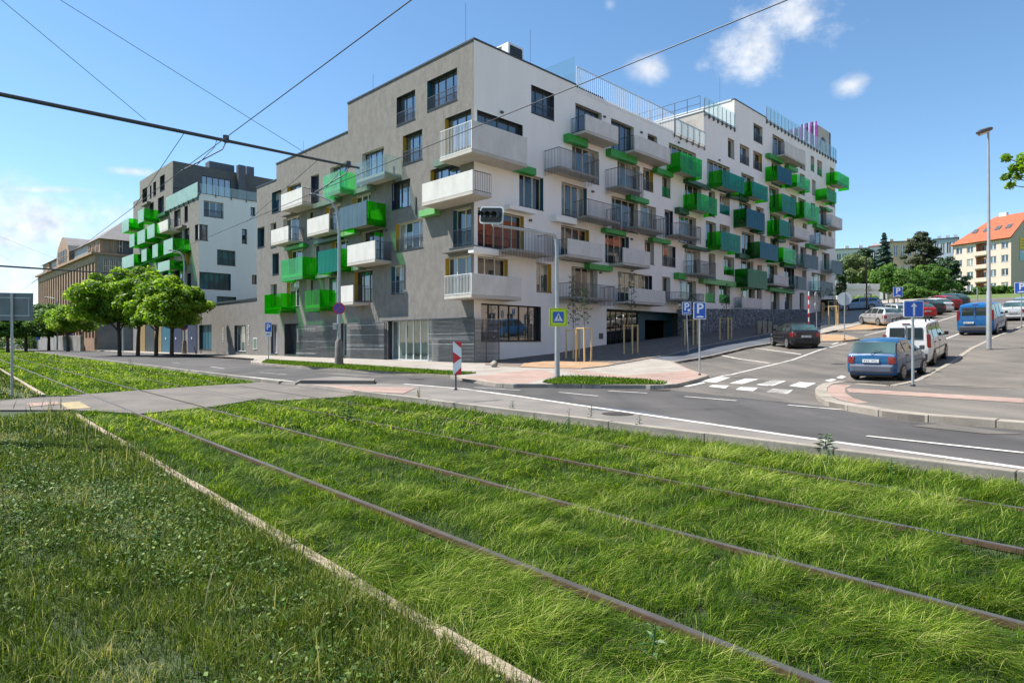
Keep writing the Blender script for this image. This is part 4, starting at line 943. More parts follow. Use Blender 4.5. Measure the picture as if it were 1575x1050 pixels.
RL = (3.04, 4.55, 6.17, 7.68)
def track_grass():
    x, y, w = scatter(2.09, 8.97, -6, 260)
    L = x * TN[0] + y * TN[1]; d = np.min([np.abs(L - r) for r in RL], 0)
    near = d < np.where(L > 5.5, .03, .036); keep = ~near | (RNG.random(len(x)) < .0); x, y, w, L, d = x[keep], y[keep], w[keep], L[keep], d[keep]
    c1 = fld(x, y, .55); c2 = fld(x, y, 2.3, 1.0); c3 = fld(x, y, 6.0, 2.0)
    c4 = fld(x, y, 11.0, .7); h = .12 + .02 * c1 + .045 * c2 + .05 * c3 + .04 * c4 + RNG.normal(0, .03, len(x)); h = np.clip(h, .03, .30)
    h *= np.where(L > 7.8, 1.25, 1.0) * np.clip(np.where(L > 5.5, .6, .35) + (d - .05) * 5.0, .35, 1)
    ang = TT * 0 + math.radians(-20) + 1.0 * fld(x, y, .8, .4) + 1.8 * fld(x, y, 4.5, 2.2) + 1.5 * fld(x, y, 9.5, .3) + RNG.normal(0, .7, len(x))
    lean = np.clip(1.0 + .45 * c2 + RNG.normal(0, .3, len(x)), .1, 1.9)
    # blades beside a rail lean away from it
    tint = np.clip(.46 + .14 * c1 + .15 * c2 + .18 * c3 + .14 * c4 + RNG.normal(0, .24, len(x)), 0, .97)
    dry = RNG.random(len(x)) < .012; tint[dry] = 1.0
    # only tops: outer lean directions
    lean = np.where(d < .12, lean * .35, lean)
    o = blades('track_grass', x, y, Hv(x, y), h, w, lean, ang, tint, M['grass']); tag(o, kind='stuff')
track_grass()
sb = drape('track_bed', LMpoly([(2.05, -6), (9.0, -6), (9.0, 260), (2.05, 260)]), .006, M['earth'])
sv = drape('verge_soil', LMpoly([(-14, -6), (2.0, -6), (2.0, 60), (-14, 60)]), .008, M['earth'])
def verge():
    x, y, w = scatter(-30, 2.03, -6, 17.4, 1.0)
    x2, y2, w2 = scatter(-30, 1.97, 22.8, 240, .8); x = np.concatenate([x, x2]); y = np.concatenate([y, y2]); w = np.concatenate([w, w2])
    L = x * TN[0] + y * TN[1]
    c1 = fld(x, y, .7, 3.0); c2 = fld(x, y, 2.6, 1.5); c3 = fld(x, y, 7.0, 4.0)
    keep = (c1 * .5 + c2 * .4 + RNG.normal(0, .25, len(x))) > -.52
    x, y, w, L, c1, c2, c3 = [q[keep] for q in (x, y, w, L, c1, c2, c3)]
    c5 = fld(x, y, 12., 2.5); h = np.clip(.08 + .025 * c1 + .03 * c2 + .03 * c3 + .025 * c5 + RNG.normal(0, .025, len(x)), .02, .24) * np.where(L > 1.6, 1.2, 1)
    tall = RNG.random(len(x)) < .02; h[tall] *= 1.9
    ang = RNG.uniform(0, 2 * np.pi, len(x)); lean = np.abs(RNG.normal(.5, .3, len(x)))
    tint = np.clip(.46 + .15 * c1 + .14 * c3 + .12 * c5 + RNG.normal(0, .20, len(x)), 0, .95)
    dp_ = (c1 * .6 + c2 * .6) < -.35
    dry = (RNG.random(len(x)) < .03) | (dp_ & (RNG.random(len(x)) < .45)); tint[dry] = RNG.uniform(.93, 1, dry.sum())
    o = blades('meadow_grass', x, y, Hv(x, y), h, w * 1.25, lean, ang, tint, M['meadowblade']); tag(o, kind='stuff')
    # clover and broad leaved weeds
    x, y, w = scatter(-30, 1.9, -6, 17.4, .5); k = y < 16; x, y, w = x[k], y[k], w[k]
    c = fld(x, y, 1.1, 7.0) + .5 * fld(x, y, 3.7, 5.0); k = c + RNG.normal(0, .3, len(x)) > .05; x, y, w = x[k], y[k], w[k]; n = len(x)
    s = np.clip(RNG.normal(.0085, .003, n), .004, .022) * (1 + y * .03); z = Hv(x, y) + RNG.uniform(.015, .10, n)
    a = RNG.uniform(0, 6.28, n); tx, ty = RNG.normal(0, .45, n), RNG.normal(0, .45, n)
    V = np.zeros((n, 4, 3))
    for i, (p, q) in enumerate(((1.3, 0), (0, .8), (-1.0, 0), (0, -.8))):
        dx = (p * np.cos(a) - q * np.sin(a)) * s; dy = (p * np.sin(a) + q * np.cos(a)) * s
        V[:, i] = np.stack([x + dx, y + dy, z + dx * tx + dy * ty], 1)
    o = np_mesh('clover', V.reshape(-1, 3), np.arange(n * 4).reshape(-1, 4), np.zeros((0, 3), int), M['clover'], np.repeat(np.clip(RNG.normal(.55, .25, n), 0, 1), 4)); tag(o, kind='stuff')
verge()
def stalks():
    n = 420; x = RNG.uniform(-12, 8, n * 6); y = RNG.uniform(2.2, 16, n * 6); L = x * TN[0] + y * TN[1]
    k = (L < 1.95) & (np.abs(x) < .9 * y) & ((L > 1.1) | (RNG.random(n * 6) < .25)); x, y = x[k][:n], y[k][:n]; n = len(x)
    o = blades('meadow_stalks', x, y, Hv(x, y), RNG.uniform(.16, .36, n), .004 + y * .0009, RNG.uniform(0, .35, n), RNG.uniform(0, 6.28, n), np.where(RNG.random(n) < .5, 1.0, RNG.uniform(.0, .3, n)), M['meadowblade']); tag(o, kind='stuff')
stalks()
def lawn(name, px, label_kind='stuff'):
    P = GP(px, .14); xs = [p[0] for p in P]; ys = [p[1] for p in P]
    drape(name + '_soil', P, .137, M['earth'])
    n = int((max(xs) - min(xs)) * (max(ys) - min(ys)) * 420); x = RNG.uniform(min(xs), max(xs), n); y = RNG.uniform(min(ys), max(ys), n)
    k = inpoly(x, y, P); x, y = x[k], y[k]; n = len(x)
    o = blades(name, x, y, Hv(x, y) + .13, RNG.uniform(.05, .13, n), np.full(n, .022), RNG.uniform(.1, .8, n), RNG.uniform(0, 6.28, n), np.clip(RNG.normal(.5, .2, n), 0, .95), M['grass']); tag(o, kind='stuff')
lawn('lawn_strip', [(402, 557.6), (480, 564.0), (590, 570.5), (695, 576.6), (733, 573.3), (707, 571.9), (560, 562), (410, 552.9)])
lawn('lawn_strip', [(850, 590), (910, 590.7), (1018, 590.5), (1026, 587.6), (970, 582.5), (898, 578.8), (864, 578.8), (834, 587)])
# weeds along the tram kerb
def weed(name, x, y, h, n, label, mat='clover', w=.05, group=None):
    rg = np.random.default_rng(int(abs(x * 100)))
    z0 = H(x, y); m = MB()
    m.tube([(x, y, z0 - .02), (x + .02, y, z0 + h * .6), (x + .03, y + .01, z0 + h)], [.008, .006, .003], 5)
    for i in range(n):
        t = .15 + .85 * i / n; a = i * 2.4; r = w * (1.2 - t * .6); cz = z0 + h * t; cx_, cy_ = x + .02 * t, y
        ca, sa = math.cos(a), math.sin(a)
        m.add([(cx_, cy_, cz), (cx_ + ca * r - sa * r * .35, cy_ + sa * r + ca * r * .35, cz + r * .4), (cx_ + ca * r * 2, cy_ + sa * r * 2, cz + r * .2), (cx_ + ca * r + sa * r * .35, cy_ + sa * r - ca * r * .35, cz + r * .3)], [(0, 1, 2, 3)])
    o = m.build(name, M['weed']); tag(o, label, 'weed', group); return o
M['weed'] = pmat('weed_green', (.05, .12, .03), .6, var=.3)
for (u, v, h, lb) in ((1271, 722, .30, 'tall leafy weed by the tram kerb, right of centre, tallest of the kerb weeds'), (1368, 735, .25, 'small dark weed by the tram kerb, furthest right of the kerb weeds'), (908, 648, .34, 'leafy weed on the tram kerb below the pedestrian crossing sign pole'),
                      (982, 662, .28, 'branching weed by the tram kerb between two taller weeds'), (787, 631, .22, 'low dark weed at the tram kerb right of the hazard board'), (644, 618, .42, 'thin upright weed stalk at the tram kerb left of the hazard board'), (873, 672, .5, 'tall dark weed standing inside the track grass near the kerb')):
    p = G(u, v); weed('kerb_weed', p[0], p[1], h, 14, lb, w=.045)
for (u, v, h, lb) in ((200, 578, .9, 'dark bushy weed in the far track grass left of the crossing path'), (78, 560, .6, 'round dark weed tuft far away in the track grass'), (534, 655, .5, 'dark weed clump between the middle rails'), (1268, 700, .3, 'small weed in the grass at the road kerb')):
    p = G(u, v); weed('track_weed', p[0], p[1], h, 24, lb, w=.09)
p = G(1000, 1024); weed('broad_leaf_weed', p[0], p[1], .22, 10, 'dark broad leaved weed at the bottom edge of the picture between rails', w=.045)

# ------------------------------------------------------------------ trees
M['leaf_bright'] = leafmat('leaves_bright', [(0, (.04, .10, .008)), (.5, (.17, .29, .02)), (.85, (.36, .47, .05)), (1, (.45, .54, .10))], .55)
M['leaf_mid'] = leafmat('leaves_mid', [(0, (.03, .085, .015)), (.5, (.085, .18, .03)), (1, (.18, .29, .06))], .42)
M['leaf_dark'] = leafmat('leaves_dark', [(0, (.012, .035, .015)), (.5, (.03, .07, .028)), (1, (.065, .12, .045))], .2)
M['leaf_spruce'] = leafmat('needles_blue', [(0, (.012, .04, .025)), (.5, (.03, .075, .05)), (1, (.07, .13, .09))], .15)
M['leaf_pine'] = leafmat('needles_brown', [(0, (.02, .03, .012)), (.5, (.045, .06, .025)), (1, (.10, .11, .05))], .15)
M['leaf_grey'] = leafmat('leaves_greygreen', [(0, (.06, .09, .035)), (.5, (.13, .18, .07)), (1, (.24, .30, .13))], .3)
M['bark'] = pmat('bark', (.075, .055, .04), .95, var=.3, scale=4, fine=20, bump=.8, stretch=(3, 3, .6))
M['bark_thin'] = pmat('bark_young', (.10, .085, .06), .9, var=.2, scale=8)
def leaves(name, C, R, per, size, mat, parent, rg, flat=.75, droop=0.0):
    """C: clump centres (k,3), R: radii; leaf quads scattered through each clump"""
    k = len(C); n = k * per
    ci = np.repeat(np.arange(k), per); d = rg.normal(0, 1, (n, 3)); d /= np.linalg.norm(d, axis=1)[:, None] + 1e-9
    r = R[ci] * rg.random(n) ** .45; P = C[ci] + d * r[:, None] * np.array([1, 1, flat])
    P[:, 2] -= droop * r
    nrm = d + rg.normal(0, .55, (n, 3)); nrm[:, 2] += .5; nrm /= np.linalg.norm(nrm, axis=1)[:, None]
    t = np.cross(nrm, rg.normal(0, 1, (n, 3))); t /= np.linalg.norm(t, axis=1)[:, None] + 1e-9; b = np.cross(nrm, t)
    s = size * rg.uniform(.6, 1.3, n)[:, None]
    V = np.stack([P + t * s, P + b * s * .6, P - t * s, P - b * s * .6], 1)
    tint = np.clip(.5 + rg.normal(0, .16, k)[ci] + rg.normal(0, .14, n), 0, 1)
    return np_mesh(name, V.reshape(-1, 3), np.arange(n * 4).reshape(-1, 4), np.zeros((0, 3), int), mat, np.repeat(tint, 4), parent=parent)
def tree(name, x, y, z, hgt, rx, rz, cz, label, cat='tree', leaf='leaf_mid', nclump=70, per=160, size=.16, tr=.16, kind='round', seed=1, group=None, th=None, cr=.30):
    rg = np.random.default_rng(seed); e = empty(name, (x, y, z), 0, label, cat, group)
    C = []; R = []
    if kind == 'round':
        for i in range(nclump):
            d = rg.normal(0, 1, 3); d /= np.linalg.norm(d); r = rg.uniform(.25, 1) ** .5
            if d[2] < -.55: d[2] *= .5
            w = 1 + .22 * math.sin(3 * math.atan2(d[1], d[0]) + seed) + rg.normal(0, .08)
            C.append((x + d[0] * rx * r * w * (1 - cr * .4), y + d[1] * rx * r * w * (1 - cr * .4), z + cz + d[2] * rz * r * (1 - cr * .5))); R.append(rx * cr * rg.uniform(.6, 1.2))
        fl, dr = .7, .15
    elif kind == 'cone':
        for i in range(nclump):
            t = (i + .5) / nclump; zz = z + cz + (hgt - cz) * t; rr = rx * (1 - t) ** .85 * (1 + .25 * rg.normal()); a = i * 2.4
            for q in (.35, .75):
                C.append((x + math.cos(a) * rr * q, y + math.sin(a) * rr * q, zz - rr * q * .25)); R.append(max(.25, rx * .22 * (1.15 - t)))
        C.append((x, y, z + hgt - .3)); R.append(.35); fl, dr = .45, .3
    elif kind == 'pine':
        for i in range(nclump):
            t = rg.random(); zz = z + cz + (hgt - cz) * t; rr = rx * (1 - abs(t - .35) * 1.1) * rg.uniform(.3, 1); a = rg.uniform(0, 6.28)
            C.append((x + math.cos(a) * rr, y + math.sin(a) * rr, zz)); R.append(rx * .24 * rg.uniform(.6, 1.2))
        fl, dr = .5, 0
    C = np.array(C); R = np.array(R)
    m = MB(); rr_ = random.Random(seed); top = z + (cz + (0 if kind == 'round' else (hgt - cz) * .9))
    bend = rr_.uniform(-.2, .2)
    m.tube([(x, y, z - .2), (x + bend * .3, y, z + (top - z) * .35), (x + bend, y + bend * .5, z + (top - z) * .7), (x + bend * .6, y, top)], [tr * 1.25, tr, tr * .8, tr * .3], 8)
    idx = rr_.sample(range(len(C)), min(len(C), 16 if kind == 'round' else 22))
    for i in idx:
        c = C[i]; zs = z + (th or cz * .55) + rr_.uniform(0, .3) * (top - z) if kind == 'round' else max(z + .5, c[2] - .3)
        s = Vector((x + bend * .5, y, min(zs, top))); eend = Vector(c); mid = (s + eend) / 2 + Vector((0, 0, -.1 * (eend - s).length if kind == 'round' else 0))
        m.tube([s, mid, eend], [tr * .45, tr * .28, tr * .08], 5)
    m.build('trunk', M['bark'], e)
    leaves('crown', C, R, per, size, M[leaf], e, rg, fl, dr)
    return e
def atpx(u, d):   # world x for a picture column at depth d
    return (u - CX) / F * d, d
def ptree(name, u, vtop, vbase, d, wpx, label, **k):
    """tree standing at depth d in column u: pixel extents give its size"""
    x, y = atpx(u, d); z = H(x, y); ztop = CZ + (CY - vtop) / F * d; zb = CZ + (CY - vbase) / F * d
    rx = wpx / F * d / 2; hgt = ztop - z
    return tree(name, x, y, z, hgt, rx, (ztop - zb) / 2, (ztop + zb) / 2 - z if k.get('kind', 'round') == 'round' else max(.3, zb - z), label, **k)
# street trees in front of the far building, left
for i, (u, d, w, vt, vb, lb) in enumerate(((184, 66, 108, 413, 524, 'broad bright green street tree with thick dark trunk, leftmost of its row'), (212, 66, 100, 406, 516, 'tallest bright green street tree, second from the left'),
        (240, 64, 92, 418, 520, 'bright green street tree, third from the left'), (264, 62, 92, 420, 524, 'bright green street tree beside the far lamp post with concrete foot'))):
    ptree('street_tree', u, vt, vb, d, w * 1.08, lb, leaf='leaf_bright', nclump=130, per=300, size=.18, tr=.17, seed=21 + i, group='street trees in front of the far apartment building', th=2.4, cr=.27)
for i, (u, d, w, vt, vb, lb) in enumerate(((40, 100, 75, 470, 530, 'low green tree at the far left beyond the tram track'), (75, 105, 70, 462, 532, 'round green tree left of the brown factory'), (105, 95, 62, 468, 522, 'bright round street tree in front of the brown factory, near its middle'), (12, 95, 50, 478, 532, 'green tree at the left picture edge behind the road sign back'), (150, 120, 60, 470, 525, 'small green tree between factory corner and the bright street trees'))):
    ptree('tree', u, vt, vb, d, w, lb, leaf='leaf_bright' if i == 2 else 'leaf_mid', nclump=70, per=200, size=.17, tr=.2, seed=41 + i)
# trees uphill on the right
for (u, vt, vb, d, w, lb, kw) in (
    (1312, 385, 450, 112, 52, 'grey green birch-like tree beside the far end of the white side', dict(leaf='leaf_grey', seed=61)),
    (1330, 382, 440, 122, 44, 'dark fir-like tree behind the grey green tree', dict(leaf='leaf_dark', seed=62, kind='pine', nclump=90)),
    (1360, 358, 425, 135, 46, 'pointed blue green spruce rising above the hedge trees', dict(leaf='leaf_spruce', seed=63, kind='cone', nclump=60)),
    (1417, 358, 418, 132, 58, 'dark brownish pine with an irregular crown, between spruce and red roofed house', dict(leaf='leaf_pine', seed=64, kind='pine', nclump=110)),
    (1380, 403, 462, 105, 78, 'wide spreading mid green tree with domed crown, left of the row before the houses', dict(leaf='leaf_mid', seed=65, nclump=90)),
    (1432, 402, 458, 112, 62, 'mid green bushy tree in the middle before the red roofed house', dict(leaf='leaf_mid', seed=66, nclump=80)),
    (1455, 398, 452, 118, 60, 'dark pine with flat spreading branches, next to the cream house', dict(leaf='leaf_dark', seed=67, kind='pine', nclump=90)),
    (1404, 436, 468, 96, 44, 'low round green bush-like tree above the parked silver car', dict(leaf='leaf_mid', seed=68, nclump=60)),
    (1292, 400, 480, 96, 20, 'slim dark tree close to the last balconies of the white side', dict(leaf='leaf_dark', seed=69, nclump=40))):
    k = dict(nclump=80, per=200, size=.17, tr=.22); k.update(kw); ptree('tree' if 'kind' not in kw else ('spruce' if kw['kind'] == 'cone' else 'pine_tree'), u, vt, vb, d, w, lb, **k)
def hedge(u0, u1, vt, vb, d0, d1, lb, leaf='leaf_mid', seed=3, n=40, name='hedge'):
    rg = np.random.default_rng(seed); x0, y0 = atpx(u0, d0); x1, y1 = atpx(u1, d1); C = []; R = []
    for i in range(n):
        t = rg.random(); d = d0 + (d1 - d0) * t; x = x0 + (x1 - x0) * t; y = y0 + (y1 - y0) * t + rg.uniform(-1, 1); z = H(x, y)
        top = CZ + (CY - vt) / F * d; hh = max(.5, top - z); C.append((x, y, z + hh * rg.uniform(.1, .8))); R.append(hh * .35)
    e = empty(name, (x0, y0, H(x0, y0)), 0, lb, 'hedge'); leaves('foliage', np.array(C), np.array(R), 260, .14, M[leaf], e, rg, .9)
    m = MB()
    for i in range(8):
        c = C[i]; m.tube([(c[0], c[1], H(c[0], c[1]) - .1), c], [.05, .02], 5)
    m.build('stem', M['bark'], e)
hedge(1312, 1350, 455, 476, 92, 92, 'bright green bush row below the low concrete wall', 'leaf_bright', 5, 30, 'bush_row')
hedge(1455, 1500, 447, 468, 104, 100, 'dark clipped shrubs on the slope below the cream house, left part', 'leaf_dark', 6, 36)
hedge(1505, 1590, 440, 462, 98, 92, 'broad green hedge on the slope below the cream house, right part', 'leaf_mid', 7, 50)
hedge(1415, 1460, 447, 470, 100, 100, 'mid green shrubs behind the row of parked cars', 'leaf_mid', 8, 30)
hedge(-80, 70, 492, 532, 135, 125, 'distant dark green belt of bushes behind the left road sign', 'leaf_mid', 12, 70, 'bush_row')
# branch reaching in at the right picture edge
e = empty('tree', (15.5, 16.2, H(15.5, 16.2)), 0, 'leafy maple branch reaching into the picture at the right edge beside the tall lamp', 'tree')
rg = np.random.default_rng(9); d = 16.0; C = []; R = []
for (u, v, r) in ((1562, 238, 9), (1572, 245, 12), (1566, 256, 9), (1558, 268, 7), (1572, 268, 11), (1580, 255, 14), (1590, 240, 14), (1570, 280, 8), (1590, 275, 16), (1600, 258, 20), (1620, 245, 26), (1630, 275, 26), (1553, 264, 3), (1650, 240, 40), (1670, 280, 40)):
    C.append(((u - CX) / F * d, d + rg.uniform(-.4, .4), CZ + (CY - v) / F * d)); R.append(r / F * d)
leaves('crown', np.array(C), np.array(R), 60, .065, M['leaf_bright'], e, rg)
m = MB(); m.tube([(15.5, 16.2, H(15.5, 16.2) - .2), (15.5, 16.2, 3.5), (15.3, 16.2, 6.5)], [.2, .16, .07], 8)
for c in C: m.tube([(15.4, 16.2, 4.6), ((c[0] + 15.4) / 2, 16.1, (c[2] + 4.6) / 2 + .3), c], [.05, .025, .008], 5)
m.build('trunk', M['bark'], e)
# staked saplings along the soil bed
M['stake'] = pmat('pine_stake', (.62, .43, .20), .8, var=.2, scale=6, stretch=(3, 3, .5))
def sapling(u, v, hs, ht, lb, w=.42, seed=1, leafn=26):
    x, y = G(u, v, .13); z = H(x, y) + .12; e = empty('staked_sapling', (x, y, z), 0, lb, 'sapling', 'staked young trees along the soil bed'); rr = random.Random(seed)
    ps = [(-w, .12), (w, .12), (0, -w * .9)]
    for (a, b) in ps:
        s = MB(); s.tube([(x + a, y + b, z - .1), (x + a + rr.uniform(-.03, .03), y + b, z + hs)], .052, 8); s.build('stake', M['stake'], e)
    r = MB()
    for (p, q) in ((0, 1), (1, 2), (2, 0)):
        (a, b), (c, d_) = ps[p], ps[q]; r.tube([(x + a, y + b, z + hs - .06), (x + c, y + d_, z + hs - .06)], .03, 6)
    r.build('crossbar', M['stake'], e)
    t = MB(); t.tube([(x, y, z - .05), (x + .03, y, z + ht * .5), (x - .02, y, z + ht)], [.03, .02, .006], 6)
    C = []; R = []; rg = np.random.default_rng(seed)
    for i in range(leafn):
        f = i / leafn; zz = z + hs + .1 + (ht - hs - .1) * f; a = i * 2.4; l = .45 * (1 - f * .6) * rr.uniform(.5, 1); c = (x + math.cos(a) * l, y + math.sin(a) * l, zz + l * .7)
        t.tube([(x, y, zz), c], [.008, .003], 4); C.append(c); R.append(.13)
    t.build('trunk', M['bark_thin'], e); leaves('crown', np.array(C), np.array(R), 12, .045, M['leaf_dark'], e, rg); return e
sapling(881, 551, 1.75, 4.9, 'dark leaved sapling with thin stakes beside the zebra sign, behind a taller staked one', .38, 1, 40)
sapling(898, 556, 1.9, 4.0, 'green leaved sapling tied to thick yellow stakes nearest the zebra crossing sign', .42, 2, 40)
sapling(971, 543.5, 1.8, 5.2, 'thin sapling with stakes in front of the dark entrance glazing', .42, 3, 30)
sapling(1064, 530, 1.7, 3.4, 'staked sapling just behind the blue parking signs', .42, 4, 20)
sapling(1117, 522, 1.6, 4.0, 'staked sapling in front of the stone filled wall', .42, 5, 30)
for i, (u, v) in enumerate(((1262, 491), (1281, 486.5), (1296, 484.5), (1283, 500), (1336, 472), (1372, 470))):
    sapling(u, v, 1.7, 3.2 if i < 4 else 2.6, ['young tree stakes left of the dark car on the mulch slope', 'young tree stakes in the middle of the mulch slope', 'young tree stakes right of the middle on the mulch slope', 'nearest staked sapling on the mulch slope by the round sign', 'staked sapling in front of the pale blue car', 'staked sapling left of the small parking sign uphill'][i], .4, 10 + i, 14)
# ------------------------------------------------------------------ stone filled retaining wall
def gabion_mat():
    m, nt, N, L, out = newmat('gabion_stone'); p = N.new('ShaderNodeBsdfPrincipled'); p.inputs['Roughness'].default_value = .8; L.new(p.outputs[0], out.inputs[0])
    tc = N.new('ShaderNodeTexCoord'); v = N.new('ShaderNodeTexVoronoi'); v.inputs['Scale'].default_value = 6.5; L.new(tc.outputs['Object'], v.inputs[0])
    r = ramp(nt, v.outputs['Color'], [(0, (.045, .055, .07)), (.45, (.13, .15, .175)), (.8, (.25, .27, .29)), (1, (.48, .49, .48))])
    e = N.new('ShaderNodeTexVoronoi'); e.feature = 'DISTANCE_TO_EDGE'; e.inputs['Scale'].default_value = 6.5; L.new(tc.outputs['Object'], e.inputs[0])
    r2 = ramp(nt, e.outputs[0], [(0, (.12, .12, .12)), (.07, (1, 1, 1))]); L.new(mixc(nt, 1.0, r.outputs[0], r2.outputs[0], 'MULTIPLY'), p.inputs['Base Color'])
    b = N.new('ShaderNodeBump'); b.inputs['Strength'].default_value = .9; b.inputs['Distance'].default_value = .06; L.new(e.outputs[0], b.inputs['Height']); L.new(b.outputs[0], p.inputs['Normal']); return m
M['gabion'] = gabion_mat()
go = 1.6; g0 = FA.px(1046, 0, .3)[0]; ga = FA.px(1110, 0, go)[0]; gb, gzt = FA.px(1242, 476, go)
GZ = FA.px(1110, 477.5, go)[1]
gm = MB()
def gseg(a, b, n, z0a, z0b):
    for i in range(n):
        s0 = a + (b - a) * i / n; s1 = a + (b - a) * (i + 1) / n; zt = z0a + (z0b - z0a) * (i + .5) / n
        FA.box(gm, s0 + .004, s1 - .004, .8, zt, .55, go)
FA.box(gm, g0, ga - .02, .8, GZ, .05, .5)
gseg(ga - 4, gb, 16, GZ, gzt)
wz = gm.build('gabion_wall', M['gabion'], bevel=.03); tag(wz, 'long retaining wall of dark blue grey stones in wire baskets below the white side', 'stone wall')
tf = MB(); FA.box(tf, ga - 4, gb - .2, GZ - .6, min(GZ, gzt) - .15, .02, .54); o = tf.build('terrace_soil', M['soil']); tag(o, kind='structure')

# ------------------------------------------------------------------ low wall and the far apartment building
LOW = empty('link_building', (FB.P(b3, 0, 0)[0], FB.P(b3, 0, 0)[1], .2), 0, 'low single storey grey plastered link with dark doors between the two apartment buildings', 'building')
FL = Frame(FB.P(0, 0, -.02)[:2], FB.d, FB.n)
hl = []
def lowdoor(u0, u1, vt, vb, **k):
    a, zt = FL.px(u0, vt); _, zb = FL.px(u0, vb); b, _ = FL.px(u1, 0); lo, hi = min(a, b), max(a, b); hl.append((lo, hi, zb, zt)); window(FL, LOW, lo, hi, zb, zt, **k)
lowdoor(306.5, 325.5, 500, 537, frame='teal', pane='teal', n=2, dep=.3, rev='flash', name='door')
lowdoor(360.5, 378, 500.5, 540, frame='whiteframe', pane='pane', n=3, dep=.35, rev='flash', name='door', wide=.07)
sL = FL.px(303, 0)[0]
lw = MB(); wall_mesh(lw, FL, 0, 0, 0, 0, hl, 0, [(b3 + .01, sL, -1, zL)])
lw.quad(FL.P(b3, zL, 0), FL.P(sL, zL, 0), FL.P(sL, zL, -9), FL.P(b3, zL, -9), 1)
lw.build('wall', [M['grey_plaster'], M['flash']], LOW)
lc = MB(); FL.box(lc, b3 + .02, sL, zL - .02, zL + .14, -.3, .08); lc.build('roof_edge', M['flash'], LOW)
sg = MB(); a, z1_ = FL.px(390, 519.5); b, z0_ = FL.px(396, 536.7); lo, hi = min(a, b), max(a, b); FL.box(sg, lo, hi, z0_, z1_, .003, .05); nb = sg.build('notice_frame', M['whiteframe'], LOW)
sg = MB(); FL.box(sg, lo + .07, hi - .07, z0_ + .07, z1_ - .07, .052, .058); sg.build('notice', M['g_pale3'] if 'g_pale3' in M else M['greygreen'], nb)
# vertical lettering made of small raised marks, too small to read in the photograph
M['letter'] = pmat('letter_white', (.62, .61, .58), .6, var=.05)
for u, v0, v1, n, nm in ((343.5, 503, 527, 7, 'letters'), (382.5, 499, 531, 9, 'letters')):
    lt = MB(); rr = random.Random(int(u)); s, za = FL.px(u, v0); zb_ = FL.px(u, v1)[1]
    for i in range(n):
        zc = za + (zb_ - za) * (i + .5) / n; hh = abs(za - zb_) / n * .36; ww = .14
        k = rr.randrange(4)
        FL.box(lt, s - ww, s - ww + .06, zc - hh, zc + hh, .003, .03)
        if k in (0, 2): FL.box(lt, s - ww + .0601, s + ww, zc + hh - .05, zc + hh, .003, .03)
        if k in (0, 1, 3): FL.box(lt, s - ww + .0601, s + ww, zc - .025, zc + .025, .003, .03)
        if k in (1, 2, 0): FL.box(lt, s - ww + .0601, s + ww, zc - hh, zc - hh + .05, .003, .03)
        if k in (2, 3): FL.box(lt, s + ww + .001, s + ww + .05, zc - hh, zc + hh, .003, .03)
    lt.build(nm, M['letter'], LOW)

D2s = FB.px(306, 0)[0]; C2 = FB.P(D2s, 0, 0)[:2]
FA3 = Frame(C2, A2, FA.n); FB3 = Frame(C2, B2, FB.n)
BL = empty('apartment_building', (C2[0], C2[1], .2), 0, 'far grey and white apartment building with dark penthouse, behind the bright street trees', 'apartment building')
HOLES['C'] = []; HOLES['D'] = []

M['pane_teal'] = panemat('window_glass_teal', (.015, .12, .13), 1.5)
put_windows(FA3, 'C', BL, [(313.4, 343.7, 308, 332, dict(n=3, frame='whiteframe', rail=True)), (385.4, 392.6, 318.3, 331, dict(n=1)), (306.5, 319.7, 344.6, 369, dict(n=1, smin=.05)), (372, 380.2, 351.7, 374, dict(n=1)), (334, 362.2, 383.4, 406.6, dict(n=3, left='teal', rail=True, pane='pane_teal')),
  (306.5, 355, 417.8, 443.4, dict(n=6, pane='pane_teal', smin=.05, rev='teal')), (387.6, 395, 422.4, 436, dict(n=1, left='navy')), (333.5, 363.3, 455.4, 470, dict(n=3, left='teal', rev='teal', pane='pane_teal'))], frame='darkframe', pane='pane')
wD = [(246, 253.4, 272, 295), (235.7, 240, 281, 302), (230.5, 233, 286, 305), (219, 226.3, 291.7, 314), (230, 236.5, 313.5, 335), (243, 252, 305.4, 331), (267.8, 277.7, 325, 350), (283.7, 288.9, 318, 342), (283.7, 291.4, 352.6, 375.7), (300, 305.5, 346.5, 369.5), (286, 294, 386.9, 408), (288, 294, 421, 443),
      (267, 280, 361, 386), (229, 238, 375, 400), (250, 262, 398, 424), (213, 221, 345, 366), (212, 219, 392, 415), (268, 280, 404, 430)]
put_windows(FB3, 'D', BL, [w + (dict(left='yellow') if i == 10 else {},) for i, w in enumerate(wD)], frame='darkframe', pane='pane', rev='flash')
put_balconies(FB3, BL, [('concrete', 241.7, 258, 344, 360.3, {}), ('green', 212.2, 221, 325, 344, dict(front='g_pale', dep=1.8)), ('green', 187.7, 198, 340.6, 358.6, dict(front='g_pale', dep=1.8)), ('green', 199.2, 206.6, 362, 380.9, dict(front='g_pale', dep=1.8)),
  ('green', 211.4, 222.9, 356.9, 376.6, dict(front='g_pale', dep=1.8)), ('green', 226.6, 237.4, 348.3, 368, dict(front='g_pale', dep=1.8)), ('green', 251.7, 265.4, 370.6, 392, dict(front='g_pale', dep=1.8)), ('green', 234.5, 242.6, 377.4, 397, dict(front='g_pale', dep=1.8)),
  ('green', 217.7, 225.4, 385, 403, dict(front='g_pale', dep=1.8)), ('green', 242.9, 260.7, 404.6, 419, dict(front='g_pale', dep=1.8)), ('green', 187.8, 205.6, 396.5, 414, dict(front='g_pale', dep=1.8))])
